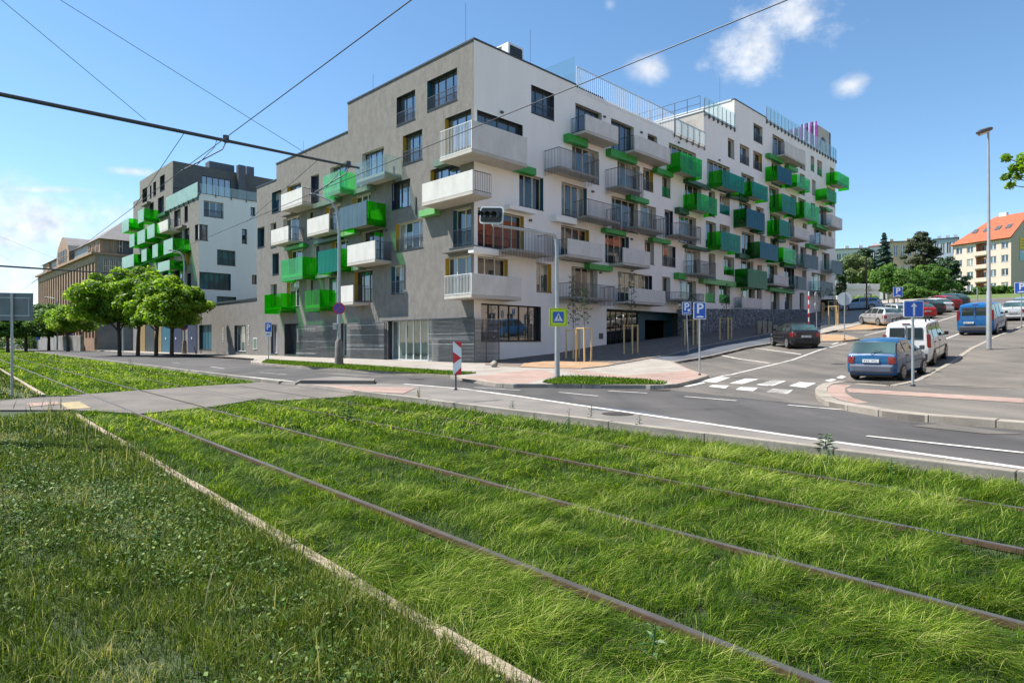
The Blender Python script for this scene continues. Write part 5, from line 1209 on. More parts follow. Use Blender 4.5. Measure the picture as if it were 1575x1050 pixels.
put_ledges(FB3, BL, [(240, 253.5, 331, 336, 'darkgreen'), (216, 226, 314.5, 318, 'grey_plaster'), (268, 279.6, 350, 353.5, 'grey_plaster'), (222, 240, 370, 373, 'darkgreen'), (244, 262, 361, 364, 'darkgreen')])
zt3 = FA3.px(306, 290)[1]; zp3 = FB3.px(265.7, 247.5)[1]; sp0 = FB3.px(265.7, 0)[0]; sp1 = FB3.px(214.8, 0)[0]; se3 = FB3.px(205, 0)[0]; zq3 = FB3.px(205, 311)[1]; stt = FB3.px(256.6, 0)[0]
w3 = MB(); wall_mesh(w3, FB3, 0, 0, 0, 0, HOLES['D'], 0, [(0, stt, -1, zt3 - .6), (stt, sp1, -1, zt3), (sp0, sp1, zt3, zp3), (sp1, se3, -1, zq3)])
w3.quad(FB3.P(se3, -1), FB3.P(se3, zq3), FB3.P(se3, zq3, -13), FB3.P(se3, -1, -13)); w3.quad(FB3.P(sp1, zq3), FB3.P(sp1, zp3), FB3.P(sp1, zp3, -13), FB3.P(sp1, zq3, -13))
w3.quad(FB3.P(0, zt3 - .6), FB3.P(sp0, zt3 - .6), FB3.P(sp0, zt3 - .6, -16), FB3.P(0, zt3 - .6, -16), 1)
w3.quad(FB3.P(sp0 - .02, zp3), FB3.P(sp1, zp3), FB3.P(sp1, zp3, -22), FB3.P(sp0, zp3, -22), 1); w3.quad(FB3.P(sp1, zq3), FB3.P(se3, zq3), FB3.P(se3, zq3, -13), FB3.P(sp1, zq3, -13), 1)
w3.build('grey_wall', [M['grey_plaster'], M['flash']], BL)
w4 = MB(); wall_mesh(w4, FA3, 0, 0, 0, 0, HOLES['C'], 0, [(0, 22, -1, zt3 - .5)]); w4.quad(FA3.P(22, -1), FA3.P(22, zt3), FA3.P(22, zt3, -13), FA3.P(22, -1, -13)); w4.build('white_wall', M['white_plaster'], BL)
FP3 = Frame(FB3.P(sp0, 0, 0)[:2], A2, FA.n)     # penthouse front, facing the low link
pa, pzt = FP3.px(289.2, 266); pb, _ = FP3.px(354.9, 0); hh3 = [(pa, pb, zt3 - .4, pzt)]
window(FP3, BL, pa, pb, zt3 - .4, pzt, frame='darkframe', pane='pane_sky', n=7, dep=.15, rev='flash')
w5 = MB(); wall_mesh(w5, FP3, 0, 0, 0, 0, hh3, 0, [(0, 24, zt3 - .3, zp3)]); w5.build('penthouse_wall', M['dark_plaster'], BL)
cv = MB(); FP3.box(cv, .02, 3.4, zt3 + 1.7, zp3 - .003, .003, .1); cv.build('cornice', M['dark_plaster'], BL)
glass_rail(FB3, .1, stt, zt3 - .9, zt3 + .75, .12, 7, 'g_pale', par=BL); glass_rail(FA3, .05, 21, zt3 - .45, zt3 + .6, .08, 12, 'g_clear', par=BL)
du = MB(); du0 = FP3.px(367, 0, .9)[0]; du1 = FP3.px(378, 0, .9)[0]; FP3.box(du, du0, du1, zt3 + .2, zp3 + .9, .1, .9); FP3.box(du, FP3.px(322, 0, -1.5)[0], du0 + .4, zp3 + .05, zp3 + 1.3, -3, -1.5); du.build('ventilation_duct', M['steel'], BL, bevel=.03)
du = MB(); FP3.box(du, FP3.px(380, 0, -.5)[0], FP3.px(391, 0, -.5)[0], zp3 + .1, zp3 + 1.3, -2, -.5); du.build('ventilation_unit', M['darksteel'], BL, bevel=.03)
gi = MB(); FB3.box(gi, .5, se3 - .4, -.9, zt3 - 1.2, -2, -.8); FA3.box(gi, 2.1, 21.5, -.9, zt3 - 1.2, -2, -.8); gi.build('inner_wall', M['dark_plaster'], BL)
for i, (u0, u1, mt) in enumerate(((213.7, 223.4, 'yellow2'), (238, 248.7, 'yellow2'), (249.5, 262, 'teal'), (263, 280, 'navy'), (289, 303, 'navy'), (224, 237.5, 'flash'))):
    if mt == 'yellow2' and mt not in M: M['yellow2'] = pmat('pale_ochre', (.25, .165, .06), .8, var=.08)
    a, zt_ = FB3.px(u0, 494, .03); b, zb_ = FB3.px(u1, 534, .03); mm_ = MB(); FB3.box(mm_, min(a, b), max(a, b), .2, FB3.px(250, 494)[1], .003, .06); mm_.build('entrance_panel', M[mt], BL)
    if mt in ('teal', 'navy'):
        kk = MB(); FB3.box(kk, (a + b) / 2 - .12, (a + b) / 2 + .12, 1.9, 2.15, .063, .12); kk.build('wall_lamp', M['whiteframe'], BL)

# ------------------------------------------------------------------ old factory
M['stone'] = pmat('brown_render', (.36, .24, .165), .9, var=.2, scale=.5, fine=5, bump=.3); M['brick'] = pmat('dark_brick', (.10, .05, .035), .9, var=.25)
M['greystone'] = pmat('grey_stone', (.27, .25, .235), .9, var=.3, scale=.4, fine=4, bump=.3); M['slate'] = pmat('slate_roof', (.16, .15, .15), .8, var=.2, scale=.8, fine=8); M['zincroof'] = pmat('zinc_roof', (.26, .28, .31), .6, .3, var=.15)
sF = 118.0; FCx = FB.P(sF, 0, 2.5)[:2]; k3 = 0
d3 = (149 - CX) / F
# factory corner: on the street line through the picture column 149
s3, z3_ = FB.px(149, 391, 1.0); C3 = FB.P(s3, 0, 1.0)[:2]; FF = Frame(C3, B2, FB.n); FE = Frame(C3, A2, FA.n)
FAC = empty('old_factory', (C3[0], C3[1], 0), 0, 'old brown factory with tall pilasters and a curved gable at the far left', 'factory building')
ze = FF.px(149, 391)[1]; s4 = FF.px(61, 0)[0]; z5 = FF.px(149, 366)[1]
fw = MB(); FF.box(fw, 0, s4, -.5, ze, -22, -.35); fw.build('wall', M['brick'], FAC)
fp = MB(); nb_ = 22
for i in range(nb_ * 3 + 1):
    s = s4 * i / (nb_ * 3); w_ = .42 if i % 3 == 0 else .16
    FF.box(fp, max(0, s - w_), min(s4, s + w_), 0, ze - 1.2, -.34, .28 if i % 3 == 0 else .05)
FF.box(fp, 0, s4, ze - 1.2, ze, -.34, .3); FF.box(fp, 0, s4, 0, 2.2, -.34, .35); FF.box(fp, -.3, s4 + .3, ze, ze + .35, -22.5, .8)
fp.build('pilaster_frame', M['stone'], FAC)
fs_ = MB()
for z in (.18, .42, .66):
    for i in range(nb_ * 3): s = s4 * i / (nb_ * 3); FF.box(fs_, s + .2, s + s4 / (nb_ * 3) - .2, z * ze + 1.0, z * ze + 2.0, -.34, -.12)
fs_.build('spandrel', M['stone'], FAC)
def fwin(fr, s0, s1, z0, z1, off, n):
    g = MB(); fr.box(g, s0, s1, z0, z1, off - .02, off); w = g.build('window', M['pane_dark'], FAC); h = MB()
    for i in range(n + 1):
        s = s0 + (s1 - s0) * i / n; fr.box(h, s - .06, s + .06, z0, z1, off + .001, off + .05)
    fr.box(h, s0, s1, (z0 + z1) / 2 - .05, (z0 + z1) / 2 + .05, off + .002, off + .045); h.build('frame', M['slab' if fr is FE else 'stone'], w)
for z in (.18, .42, .66, .88):
    for i in range(nb_):
        s = s4 * i / nb_; fwin(FF, s + .5, s + s4 / nb_ - .5, z * ze - (1.6 if z < .88 else 2.2), z * ze + .9 if z < .88 else ze - 1.4, -.30, 3)
fe = MB(); FE.box(fe, .02, 26, -.5, ze - .01, -21, .02); fe.build('end_wall', M['greystone'], FAC)
for z0 in (.2, .45, .7):
    for s in (5.5, 12.5, 19):
        if z0 < .6: fwin(FE, s, s + 4.6, z0 * ze + 1, z0 * ze + 4.6, .06, 3)
ue = MB(); FF.box(ue, .6, s4 - .6, ze + .35, z5, -20, -.8); FE.box(ue, .6, 25, ze + .36, z5, -20, -.6); ue.build('roof_storey', M['zincroof'], FAC)
pw = lambda u, v, o: FE.px(u, v, o)
for u0, u1, v0, v1, o in ((160, 172, 368, 386, -.55), (174, 188, 369, 387, -.55), (159, 167.5, 399, 418, .06), (169, 177, 400, 418, .06), (182, 189, 402, 418, .06)):
    (a_, za_), (b_, _b), (_c, zb2) = pw(u0, v0, o), pw(u1, v0, o), pw(u0, v1, o); fwin(FE, a_, b_, zb2, za_, o, 3)
for i in range(2): FF.box(ue, 0, 0, 0, 0, 0, 0)
for a_, b_ in ((.5, 9), (s4 - 8, s4 - .5)):
    ty = MB(); FF.box(ty, a_, b_, ze + .36, z5 + .1, -3, -.5); ty.build('corner_pavilion', M['stone'], FAC)
for q in (1.5, 4.2, 6.9): fwin(FF, q, q + 1.4, ze + .8, z5 - .3, -.45, 2)
ro = MB(); r0 = z5; rh = FE.px(189, 341, -8)[1] - z5
for (sa_, sb_) in ((-.2, s4 + .2),):
    a = [FF.P(sa_, r0, -.2), FF.P(sb_, r0, -.2), FF.P(sb_, r0, -21), FF.P(sa_, r0, -21)]; t = [FF.P(sa_ + 8, r0 + 4.5, -10), FF.P(sb_ - 8, r0 + 4.5, -10)]
    ro.add(a + t, [(0, 1, 5, 4), (1, 2, 5), (2, 3, 4, 5), (3, 0, 4), (3, 2, 1, 0)])
zr3 = FE.px(188, 341, -8)[1]; s188 = FE.px(188, 341, -8)[0]; pr = [FE.P(.2, r0, -.2), FE.P(s188 + 14, r0, -.2), FE.P(s188 + 14, r0, -18), FE.P(.2, r0, -18), FE.P(s188, zr3, -8), FE.P(s188 + 9, zr3, -8)]
ro.add(pr, [(0, 1, 5, 4), (1, 2, 5), (2, 3, 4, 5), (3, 0, 4)])
ro.build('roof', M['slate'], FAC, fixn=True)
ga_ = FF.px(107, 0)[0]; gb_ = FF.px(88, 0)[0]; gz = FF.px(95, 366)[1]; gb0 = ze + .4
gp_ = []
for i in range(13):
    t = i / 12; x = ga_ + (gb_ - ga_) * t; e_ = float(np.interp(abs(2 * t - 1), [0, .18, .55, .8, 1.0], [1.0, .93, .62, .45, .0])); gp_.append((x, z5 + (gz - z5) * e_))
gg = MB(); out_ = [(ga_, gb0)] + gp_ + [(gb_, gb0)]; A_ = [FF.P(a, z, .1) for a, z in out_]; B_ = [FF.P(a, z, -14) for a, z in out_]; n_ = len(out_)
gg.add(A_, [tuple(range(n_))], 0); gg.add(A_ + B_, [(i, i + 1, n_ + i + 1, n_ + i) for i in range(n_ - 1)], 1); gg.build('gable', [M['stone'], M['slate']], FAC, fixn=True)
for q in (.28, .5, .72): s = ga_ + (gb_ - ga_) * q; fwin(FF, s - 1.0, s + 1.0, ze + 1, z5 + .6, .14, 2)
# stone base wall with boards before the factory
fb = MB(); FF.box(fb, -1.5, s4, 0, 2.6, 2.0, 2.5); o = fb.build('yard_wall', M['greystone'], bevel=.05); tag(o, 'weathered stone yard wall running along the foot of the old factory', 'wall')

# ------------------------------------------------------------------ houses uphill on the right
M['creamwall'] = pmat('cream_render', (.60, .49, .40), .9, var=.06, scale=.3, fine=6); M['sidewall'] = pmat('beige_gable', (.52, .40, .33), .9, var=.08)
def tile_mat():
    m, nt, N, L, out = newmat('red_tiles'); p = N.new('ShaderNodeBsdfPrincipled'); p.inputs['Roughness'].default_value = .8; L.new(p.outputs[0], out.inputs[0])
    w = N.new('ShaderNodeTexWave'); w.inputs['Scale'].default_value = 1.1; w.bands_direction = 'X'; tc = N.new('ShaderNodeTexCoord'); mp = N.new('ShaderNodeMapping'); mp.inputs['Rotation'].default_value = (0, 0, -.3); L.new(tc.outputs['Object'], mp.inputs[0]); L.new(mp.outputs[0], w.inputs[0])
    n = noise(nt, 1.5, 4, .6); r = ramp(nt, w.outputs[0], [(0, (.24, .06, .025)), (1, (.42, .12, .05))]); r2 = ramp(nt, n.outputs[0], [(.3, (.8, .8, .8)), (.7, (1.1, 1.1, 1.1))]); L.new(mixc(nt, 1, r.outputs[0], r2.outputs[0], 'MULTIPLY'), p.inputs[0]); return m
M['redtile'] = tile_mat()
dH = 95.0
def house(name, label, u0, u1, d0, d1, vtop0, floors, wallm, roofm, depth=12, cols=6, ridge=0, gab=None, winw=1.3, balc=None, flat=False):
    x0, y0 = atpx(u0, d0); x1, y1 = atpx(u1, d1); L_ = math.hypot(x1 - x0, y1 - y0); dd = ((x1 - x0) / L_, (y1 - y0) / L_); nn = (dd[1], -dd[0])
    fr = Frame((x0, y0), dd, nn); zt = CZ + (CY - vtop0) / F * d0; zb = min(H(x0, y0), H(x1, y1)) - 2; zg = H(x0, y0)
    e = empty(name, (x0, y0, zg), 0, label, 'house'); holes = []; fh = (zt - zg - .5) / floors
    for f in range(floors):
        for c in range(cols):
            if balc and c in balc: continue
            s = L_ * (c + .5) / cols; z = zg + .5 + fh * f + fh * .32; holes.append((s - winw / 2, s + winw / 2, z, z + fh * .52)); window(fr, e, s - winw / 2, s + winw / 2, z, z + fh * .52, frame='whiteframe', pane='pane', n=2, dep=.15, wide=.09, rev='whiteframe')
    if balc:
        for f in range(floors):
            s = L_ * (balc[0] + balc[-1] + 1) / 2 / cols; w2 = L_ / cols * len(balc) * .46; z = zg + .5 + fh * f; holes.append((s - w2, s + w2, z + .9, z + fh - .25))
            m = MB(); fr.box(m, s - w2 - .3, s + w2 + .3, z, z + .95, .003, .5); m.build('balcony', M[wallm], e)
            m = MB(); fr.box(m, s - w2, s + w2, z + .9, z + fh - .2, -1.5, -1.4); fr.box(m, s - w2 - .1, s - w2, z + .9, z + fh, -1.4, -.003); fr.box(m, s + w2, s + w2 + .1, z + .9, z + fh, -1.4, -.003); fr.box(m, s - .5, s + .4, z + .9, z + 2.4, -1.39, -1.36, 1); m.build('loggia', [M['brickish'], M['pane_dark']], e)
    w = MB(); wall_mesh(w, fr, 0, 0, 0, 0, holes, 0, [(0, L_, zb, zt)])
    w.quad(fr.P(0, zb), fr.P(0, zt), fr.P(0, zt, -depth), fr.P(0, zb, -depth)); 
    if ridge: w.add([fr.P(L_, zb), fr.P(L_, zt), fr.P(L_, zt + ridge, -depth / 2), fr.P(L_, zt, -depth), fr.P(L_, zb, -depth)], [(0, 1, 2, 3, 4)], 1)
    else: w.quad(fr.P(L_, zb), fr.P(L_, zt), fr.P(L_, zt, -depth), fr.P(L_, zb, -depth), 1)
    w.quad(fr.P(0, zb, -depth), fr.P(L_, zb, -depth), fr.P(L_, zt, -depth), fr.P(0, zt, -depth)); w.build('wall', [M[wallm], M['sidewall'] if ridge else M[wallm]], e)
    r = MB()
    if ridge:
        o = .5; hip = depth * .42
        v = [fr.P(-o, zt, o), fr.P(L_ + .25, zt, o), fr.P(L_ + .25, zt, -depth - o), fr.P(-o, zt, -depth - o), fr.P(hip, zt + ridge, -depth / 2), fr.P(L_ + .25, zt + ridge, -depth / 2)]
        r.add(v, [(0, 1, 5, 4), (2, 3, 4, 5), (3, 0, 4)]); ro_ = r.build('roof', M[roofm], e)
        bm = ro_.modifiers.new('thick', 'SOLIDIFY'); bm.thickness = .2; bm.offset = 1
        for q in (.22, .42, .62, .8):
            m = MB(); t = .38; s = L_ * q; pz = zt + ridge * t; po = o - (depth / 2 + o) * t
            m.hexa([fr.P(s, pz + .1, po), fr.P(s + 1.1, pz + .1, po), fr.P(s + 1.1, pz + 1.0, po - 1.1), fr.P(s, pz + 1.0, po - 1.1), fr.P(s, pz + .45, po), fr.P(s + 1.1, pz + .45, po), fr.P(s + 1.1, pz + 1.35, po - 1.1), fr.P(s, pz + 1.35, po - 1.1)]); m.build('roof_window', M['darksteel'], ro_)
        m = MB(); fr.box(m, hip + 1, hip + 2.6, zt + ridge - .8, zt + ridge + .9, -depth / 2 - .6, -depth / 2 + .2); m.build('chimney', M['whiteframe'], ro_)
    else:
        fr.box(r, -.3, L_ + .3, zt + .003, zt + .35, -depth - .3, .35); ro_ = r.build('roof', M[roofm], e)
        for q in (.15, .5, .82):
            m = MB(); fr.box(m, L_ * q, L_ * q + 1.2, zt + .36, zt + 1.7, -depth * .5, -depth * .4); m.build('chimney', M[wallm], ro_)
    return e, fr, L_, zt
M['brickish'] = pmat('loggia_wall', (.42, .22, .13), .9, var=.1)
M['bluewall'] = pmat('pale_blue_render', (.42, .47, .56), .9, var=.05); M['whitewall2'] = pmat('white_render', (.6, .6, .6), .9, var=.05); M['peach'] = pmat('peach_render', (.55, .40, .26), .9, var=.06)
e, fr, L_, zt = house('house', 'cream four storey house with bright orange red tiled roof and loggias at the right edge', 1467, 1555, 155, 143, 378.5, 4, 'creamwall', 'redtile', 13, 5, 6.4, winw=1.5, balc=(2,))
M['signyellow'] = pmat('yellow_sheet', (.75, .48, .03), .6, var=.05); M['signblue'] = pmat('pale_blue_sheet', (.35, .50, .62), .6, var=.05)
fg = Frame(fr.P(L_, 0, 0)[:2], (-fr.n[0], -fr.n[1]), fr.d)
m = MB(); fg.box(m, 3.0, 9.5, zt - 2.3, zt + .3, .03, .12); fg.box(m, 3.0, 9.5, zt - 4.9, zt - 2.6, .03, .12, 1)
for i in range(3): fg.box(m, 3.5, 8.8, zt - .4 - i * .6, zt - .25 - i * .6, .121, .13, 2)
fg.box(m, 3.5, 8.8, zt - 3.0, zt - 2.8, .121, .13, 3)
m.build('wall_banner', [M['signyellow'], M['signblue'], M['darksteel'], M['whiteframe']], e)
house('house', 'pale blue white block of flats rising behind the dark pine', 1436, 1474, 225, 221, 369, 5, 'bluewall', 'flash', 8, 4, 0)
house('house', 'peach coloured block of flats between spruce and pine', 1362, 1437, 236, 232, 373, 5, 'peach', 'slate', 8, 7, 0)
house('house', 'long low grey white block of flats on the skyline left of the spruce', 1270, 1336, 216, 212, 385, 4, 'whitewall2', 'slate', 8, 8, 0)
house('house', 'small reddish roofed row on the skyline right behind the spruce', 1337, 1364, 222, 219, 380, 4, 'whitewall2', 'redtile', 8, 4, 0)
# concrete retaining wall uphill
x0, y0 = atpx(1289, 98); x1, y1 = atpx(1352, 98); rw_ = MB(); zt_ = CZ + (CY - 437) / F * 98
f_ = Frame((x0, y0), (1, 0), (0, -1)); f_.box(rw_, 0, x1 - x0, zt_ - 2.0, zt_ - 1.15, -.5, .3); f_.box(rw_, .1, x1 - x0 - .1, zt_ - 1.14, zt_ - .8, -.5, 0); f_.box(rw_, 0, x1 - x0, zt_ - .79, zt_, -.5, .25); f_.box(rw_, .0, 6, zt_ - 6, zt_ - 2.01, -.5, -.1); f_.box(rw_, x1 - x0 - 1, x1 - x0, zt_ - 6, zt_ - 2.01, -.5, .2)
o = rw_.build('terrace_wall', M['white_plaster'], bevel=.03); tag(o, 'pale banded concrete terrace wall uphill beyond the parked pale blue car', 'concrete wall')
# ------------------------------------------------------------------ lettering
def text_mb(mb, txt, size, ox, oz, y, mi=0, align='CENTER', bold=0.0):
    cu = bpy.data.curves.new('t', 'FONT'); cu.body = txt; cu.size = size; cu.align_x = align; cu.align_y = 'CENTER'; cu.offset = bold; cu.resolution_u = 3
    o = bpy.data.objects.new('t', cu); COL.objects.link(o); dg = bpy.context.evaluated_depsgraph_get(); me = bpy.data.meshes.new_from_object(o.evaluated_get(dg))
    mb.add([(v.co.x + ox, y, v.co.y + oz) for v in me.vertices], [tuple(p.vertices) for p in me.polygons], mi)
    bpy.data.objects.remove(o); bpy.data.curves.remove(cu); bpy.data.meshes.remove(me)
M['signblue2'] = pmat('sign_blue', (.012, .10, .50), .4, var=.04); M['signwhite'] = pmat('sign_white', (.78, .79, .80), .4, var=.04); M['signred'] = pmat('sign_red', (.60, .02, .03), .4, var=.05)
M['signlime'] = pmat('sign_lime', (.62, .80, .02), .4, var=.04); M['signback'] = pmat('sign_back', (.20, .21, .22), .6, .3, var=.15); M['signviolet'] = pmat('sign_violet', (.10, .06, .32), .4, var=.05)
M['signyel'] = pmat('sign_yellow', (.78, .50, .02), .4, var=.05); M['aged'] = pmat('aged_concrete', (.20, .175, .15), .95, var=.3, scale=3, fine=20, bump=.5)
def rrect(w, h, r, n=4):
    o = []
    for cx_, cz_, a0 in ((w / 2 - r, h / 2 - r, 0), (-w / 2 + r, h / 2 - r, 90), (-w / 2 + r, -h / 2 + r, 180), (w / 2 - r, -h / 2 + r, 270)):
        for i in range(n + 1):
            a = math.radians(a0 + 90 * i / n); o.append((cx_ + r * math.cos(a), cz_ + r * math.sin(a)))
    return o
def plate(mb, pts, y, th, oz, mi=0, ox=0.0):   # outline facing -Y
    mb.poly_prism(pts, (ox, y, oz), (1, 0, 0), (0, 0, 1), th, mi)
def circ(r, n=28): return [(r * math.cos(2 * math.pi * i / n), r * math.sin(2 * math.pi * i / n)) for i in range(n)]
def base(name, u, v, rz, label, cat, group=None, off=.12):
    x, y = G(u, v, off); z = H(x, y) + off; return empty(name, (x, y, z), rz, label, cat, group), y
def zpx(e, v):  # height above the thing's base of picture row v
    return (CZ + (CY - v) / F * e.location.y) - e.location.z
def post(e, h, r=.03, mat='pole', lean=0.0):
    m = MB(); m.tube([(0, 0, -.1), (lean * h, 0, h)], r, 10); m.build('post', M[mat], e, world=False)
    m = MB(); m.tube([(0, 0, -.05), (0, 0, .06)], r * 1.8, 10); m.build('foot', M['darksteel'], e, world=False)
def psign(u, v, rz, w, h, vt, vb, label, motif='car', lean=0.0, off=.12, group='blue parking signs'):
    e, y = base('parking_sign', u, v, rz, label, 'sign', group, off); zt, zb = zpx(e, vt), zpx(e, vb); hh = zt - zb; ww = hh * w / h; zc = (zt + zb) / 2
    post(e, zt - .02, .032, lean=lean); lx = lean * zc
    m = MB(); plate(m, rrect(ww, hh, .04), -.035, -.02, zc, 0, lx); b = m.build('sign_plate', M['signwhite'], e, world=False, fixn=True)
    m = MB(); plate(m, rrect(ww - .06, hh - .06, .03), -.0575, -.003, zc, 0, lx); m.build('blue_field', M['signblue2'], b, world=False, fixn=True)
    m = MB(); text_mb(m, 'P', hh * .80, lx, zc + hh * (.10 if motif else 0), -.0625, bold=.012)
    if motif == 'car': m.add([(lx - ww * .3, -.0625, zc - hh * .40), (lx + ww * .3, -.0625, zc - hh * .40), (lx + ww * .28, -.0625, zc - hh * .34), (lx + ww * .12, -.0625, zc - hh * .30), (lx - ww * .12, -.0625, zc - hh * .30), (lx - ww * .28, -.0625, zc - hh * .34)], [(0, 1, 2, 3, 4, 5)])
    if motif == 'low':
        m.add([(lx - ww * .33, -.0625, zc - hh * .38), (lx + ww * .33, -.0625, zc - hh * .38), (lx + ww * .33, -.0625, zc - hh * .34), (lx - ww * .33, -.0625, zc - hh * .34)], [(0, 1, 2, 3)])
        m.add([(lx + ww * .12, -.0628, zc - hh * .25), (lx + ww * .36, -.0628, zc - hh * .25), (lx + ww * .36, -.0628, zc - hh * .04), (lx + ww * .12, -.0628, zc - hh * .04)], [(0, 1, 2, 3)])
    m.build('lettering', M['signwhite'], b, world=False); return e, zb
psign(1076, 577, math.radians(-4), 19, 26.5, 464.5, 491, 'larger nearer blue P parking sign with car outline on a post at the red paving')
psign(1058.5, 543, math.radians(-12), 13.5, 20, 464.3, 484, 'smaller blue P parking sign on a leaning post, left of the larger one', 'low', lean=-.035)
psign(1381, 500, math.radians(-20), 13, 15.5, 441.5, 457, 'small blue P parking sign uphill above the parked silver cars', 'car', off=.1)
psign(1571, 504, math.radians(-30), 17, 17, 434, 451.5, 'blue P parking sign at the right picture edge behind the blue van', 'car')
e, zb_ = psign(413, 554.5, math.radians(8), 10.5, 15, 495.8, 510.5, 'small blue P parking sign with white plate below, on the grass strip at the left', None)
m = MB(); plate(m, rrect(.44, .3, .02), -.035, -.02, zb_ - .17); b = m.build('lower_plate', M['signwhite'], e, world=False, fixn=True)
m = MB()
for i in range(5): m.box(-.15 + i * .06, -.115 + i * .06, -.0562, -.0561, zb_ - .2, zb_ - .14 + (i % 2) * .03)
m.build('marking', M['darksteel'], b, world=False)
# one way arrow sign
e, y = base('arrow_sign', 1404, 594, math.radians(-8), 'blue one way sign with white upward arrow beside the blue hatchback', 'sign'); zt, zb_ = zpx(e, 462.3), zpx(e, 488.3); s = (zt - zb_); zc = (zt + zb_) / 2
post(e, zt - .02, .038); m = MB(); plate(m, rrect(s * 1.1, s, .04), -.045, -.02, zc); b = m.build('sign_plate', M['signwhite'], e, world=False, fixn=True)
m = MB(); plate(m, rrect(s * 1.1 - .06, s - .06, .025), -.067, -.003, zc); m.build('blue_field', M['signblue2'], b, world=False, fixn=True)
m = MB(); q = [(-.055, -.40), (.055, -.40), (.055, .14), (.17, .14), (0, .38), (-.17, .14), (-.055, .14)]; m.add([(a * s, -.0725, zc + c * s) for a, c in q], [tuple(range(7))]); m.build('arrow', M['signwhite'], b, world=False)
# traffic signal mast with arm
px_, py_ = G(857, 581.5, .12); pz = H(px_, py_) + .12
e = empty('traffic_signal', (px_, py_, pz), 0, 'tall grey mast with long arm over the road carrying a horizontal traffic light', 'traffic light')
tz = CZ + (CY - 361) / F * py_ - pz
m = MB(); m.tube([(0, 0, -.1), (0, 0, 2.3)], [.10, .085], 12); m.tube([(0, 0, 2.3), (-.02, 0, tz - .5), (-.05, -.02, tz - .12)], [.075, .062, .055], 12); m.build('mast', M['pole'], e, world=False)
axm = (CZ + (CY - 361) / F * py_ - CZ) ; hx, hy = (771 - CX) / F * 22.2, 22.2
ex, ey = hx - px_, hy - py_; az = tz - .02
m = MB(); m.tube([(-.05, -.02, tz - .15), (-.09, -.06, tz - .04), (ex * .1, ey * .1, tz), (ex, ey, tz + .05), (ex * 1.15, ey * 1.15, tz + .06)], [.055, .055, .05, .04, .035], 10); m.build('arm', M['pole'], e, world=False)
hd = empty('signal_head', (0, 0, 0)); bpy.data.objects.remove(hd)
cx_, cy_ = (756 - CX) / F * 21.8 - px_, 21.8 - py_; cz_ = CZ + (CY - 331) / F * 21.8 - pz
rot = Matrix.Rotation(math.radians(-22), 4, 'Z'); T = Matrix.Translation((cx_, cy_, cz_)) @ rot @ Matrix.Rotation(math.radians(5), 4, 'Y')
def place(o): o.matrix_basis = T; return o
m = MB(); plate(m, rrect(.90, .60, .12, 6), .0, -.02, 0); bb = place(m.build('backboard', M['signwhite'], e, world=False, fixn=True))
m = MB(); plate(m, rrect(.80, .50, .08, 6), -.023, -.003, 0); m.build('backboard_face', M['black'], bb, world=False, fixn=True)
m = MB(); plate(m, rrect(.76, .30, .05), -.03, -.12, 0); m.build('housing', M['black'], bb, world=False, fixn=True)
for i, c in enumerate((-.25, 0, .25)):
    m = MB(); n = 16; R_ = .115
    for k in range(n):
        a0, a1 = math.radians(-20) + math.radians(220) * k / n, math.radians(-20) + math.radians(220) * (k + 1) / n
        m.quad((c + R_ * math.cos(a0), -.151, R_ * math.sin(a0)), (c + R_ * math.cos(a1), -.151, R_ * math.sin(a1)), (c + R_ * math.cos(a1), -.36, R_ * math.sin(a1) - .03), (c + R_ * math.cos(a0), -.36, R_ * math.sin(a0) - .03))
    v = m.build('visor', M['black'], bb, world=False); sl_ = v.modifiers.new('s', 'SOLIDIFY'); sl_.thickness = .012
    m = MB(); plate(m, circ(.10, 20), -.1515, -.01, 0, 0, c); m.build('lens', M['lens'] if 'lens' in M else M['pane_dark'], bb, world=False, fixn=True)
m = MB(); m.tube([(cx_, cy_, cz_ + .02), (cx_ + .1, cy_ + .1, tz + .04)], .025, 6); m.build('bracket', M['pole'], e, world=False)
# pedestrian crossing sign on that mast
e = empty('crossing_sign', (px_ + .02, py_, pz + 1.9), math.radians(6), 'square lime yellow board with blue pedestrian crossing sign on the traffic light mast', 'sign')
zt = CZ + (CY - 474) / F * py_ - e.location.z; zb_ = CZ + (CY - 502) / F * py_ - e.location.z; s = zt - zb_; zc = (zt + zb_) / 2
m = MB(); plate(m, rrect(s, s, .02), -.12, -.02, zc); b = m.build('lime_board', M['signlime'], e, world=False, fixn=True)
m = MB()
for (a, c, w_, h_) in ((0, s * .44, s * .9, .012), (0, -s * .44, s * .9, .012), (-s * .44, 0, .012, s * .9), (s * .44, 0, .012, s * .9)): plate(m, [(a - w_ / 2, c - h_ / 2), (a + w_ / 2, c - h_ / 2), (a + w_ / 2, c + h_ / 2), (a - w_ / 2, c + h_ / 2)], -.143, -.002, zc)
m.build('border', M['black'], b, world=False, fixn=True)
m = MB(); plate(m, rrect(s * .60, s * .60, .02), -.143, -.006, zc); bl = m.build('blue_field', M['signblue2'], b, world=False, fixn=True)
m = MB(); m.add([(-s * .25, -.151, zc - s * .22), (s * .25, -.151, zc - s * .22), (0, -.151, zc + s * .24)], [(0, 1, 2)]); m.build('white_triangle', M['signwhite'], bl, world=False)
m = MB()   # walking figure and stripes
def pl(pts): m.add([(a * s, -.154, zc + c * s) for a, c in pts], [tuple(range(len(pts)))])
pl([(x * .028, .115 + z * .028) for x, z in circ(1, 10)]); pl([(-.03, -.02), (.03, -.02), (.035, .08), (-.02, .085)]); pl([(-.03, -.02), (-.07, -.14), (-.045, -.145), (.0, -.03)]); pl([(0, -.03), (.035, -.02), (.07, -.13), (.045, -.14)]); pl([(.03, .07), (.09, .02), (.08, .005), (.02, .05)]); pl([(-.02, .075), (-.07, .02), (-.06, .005), (-.01, .05)])
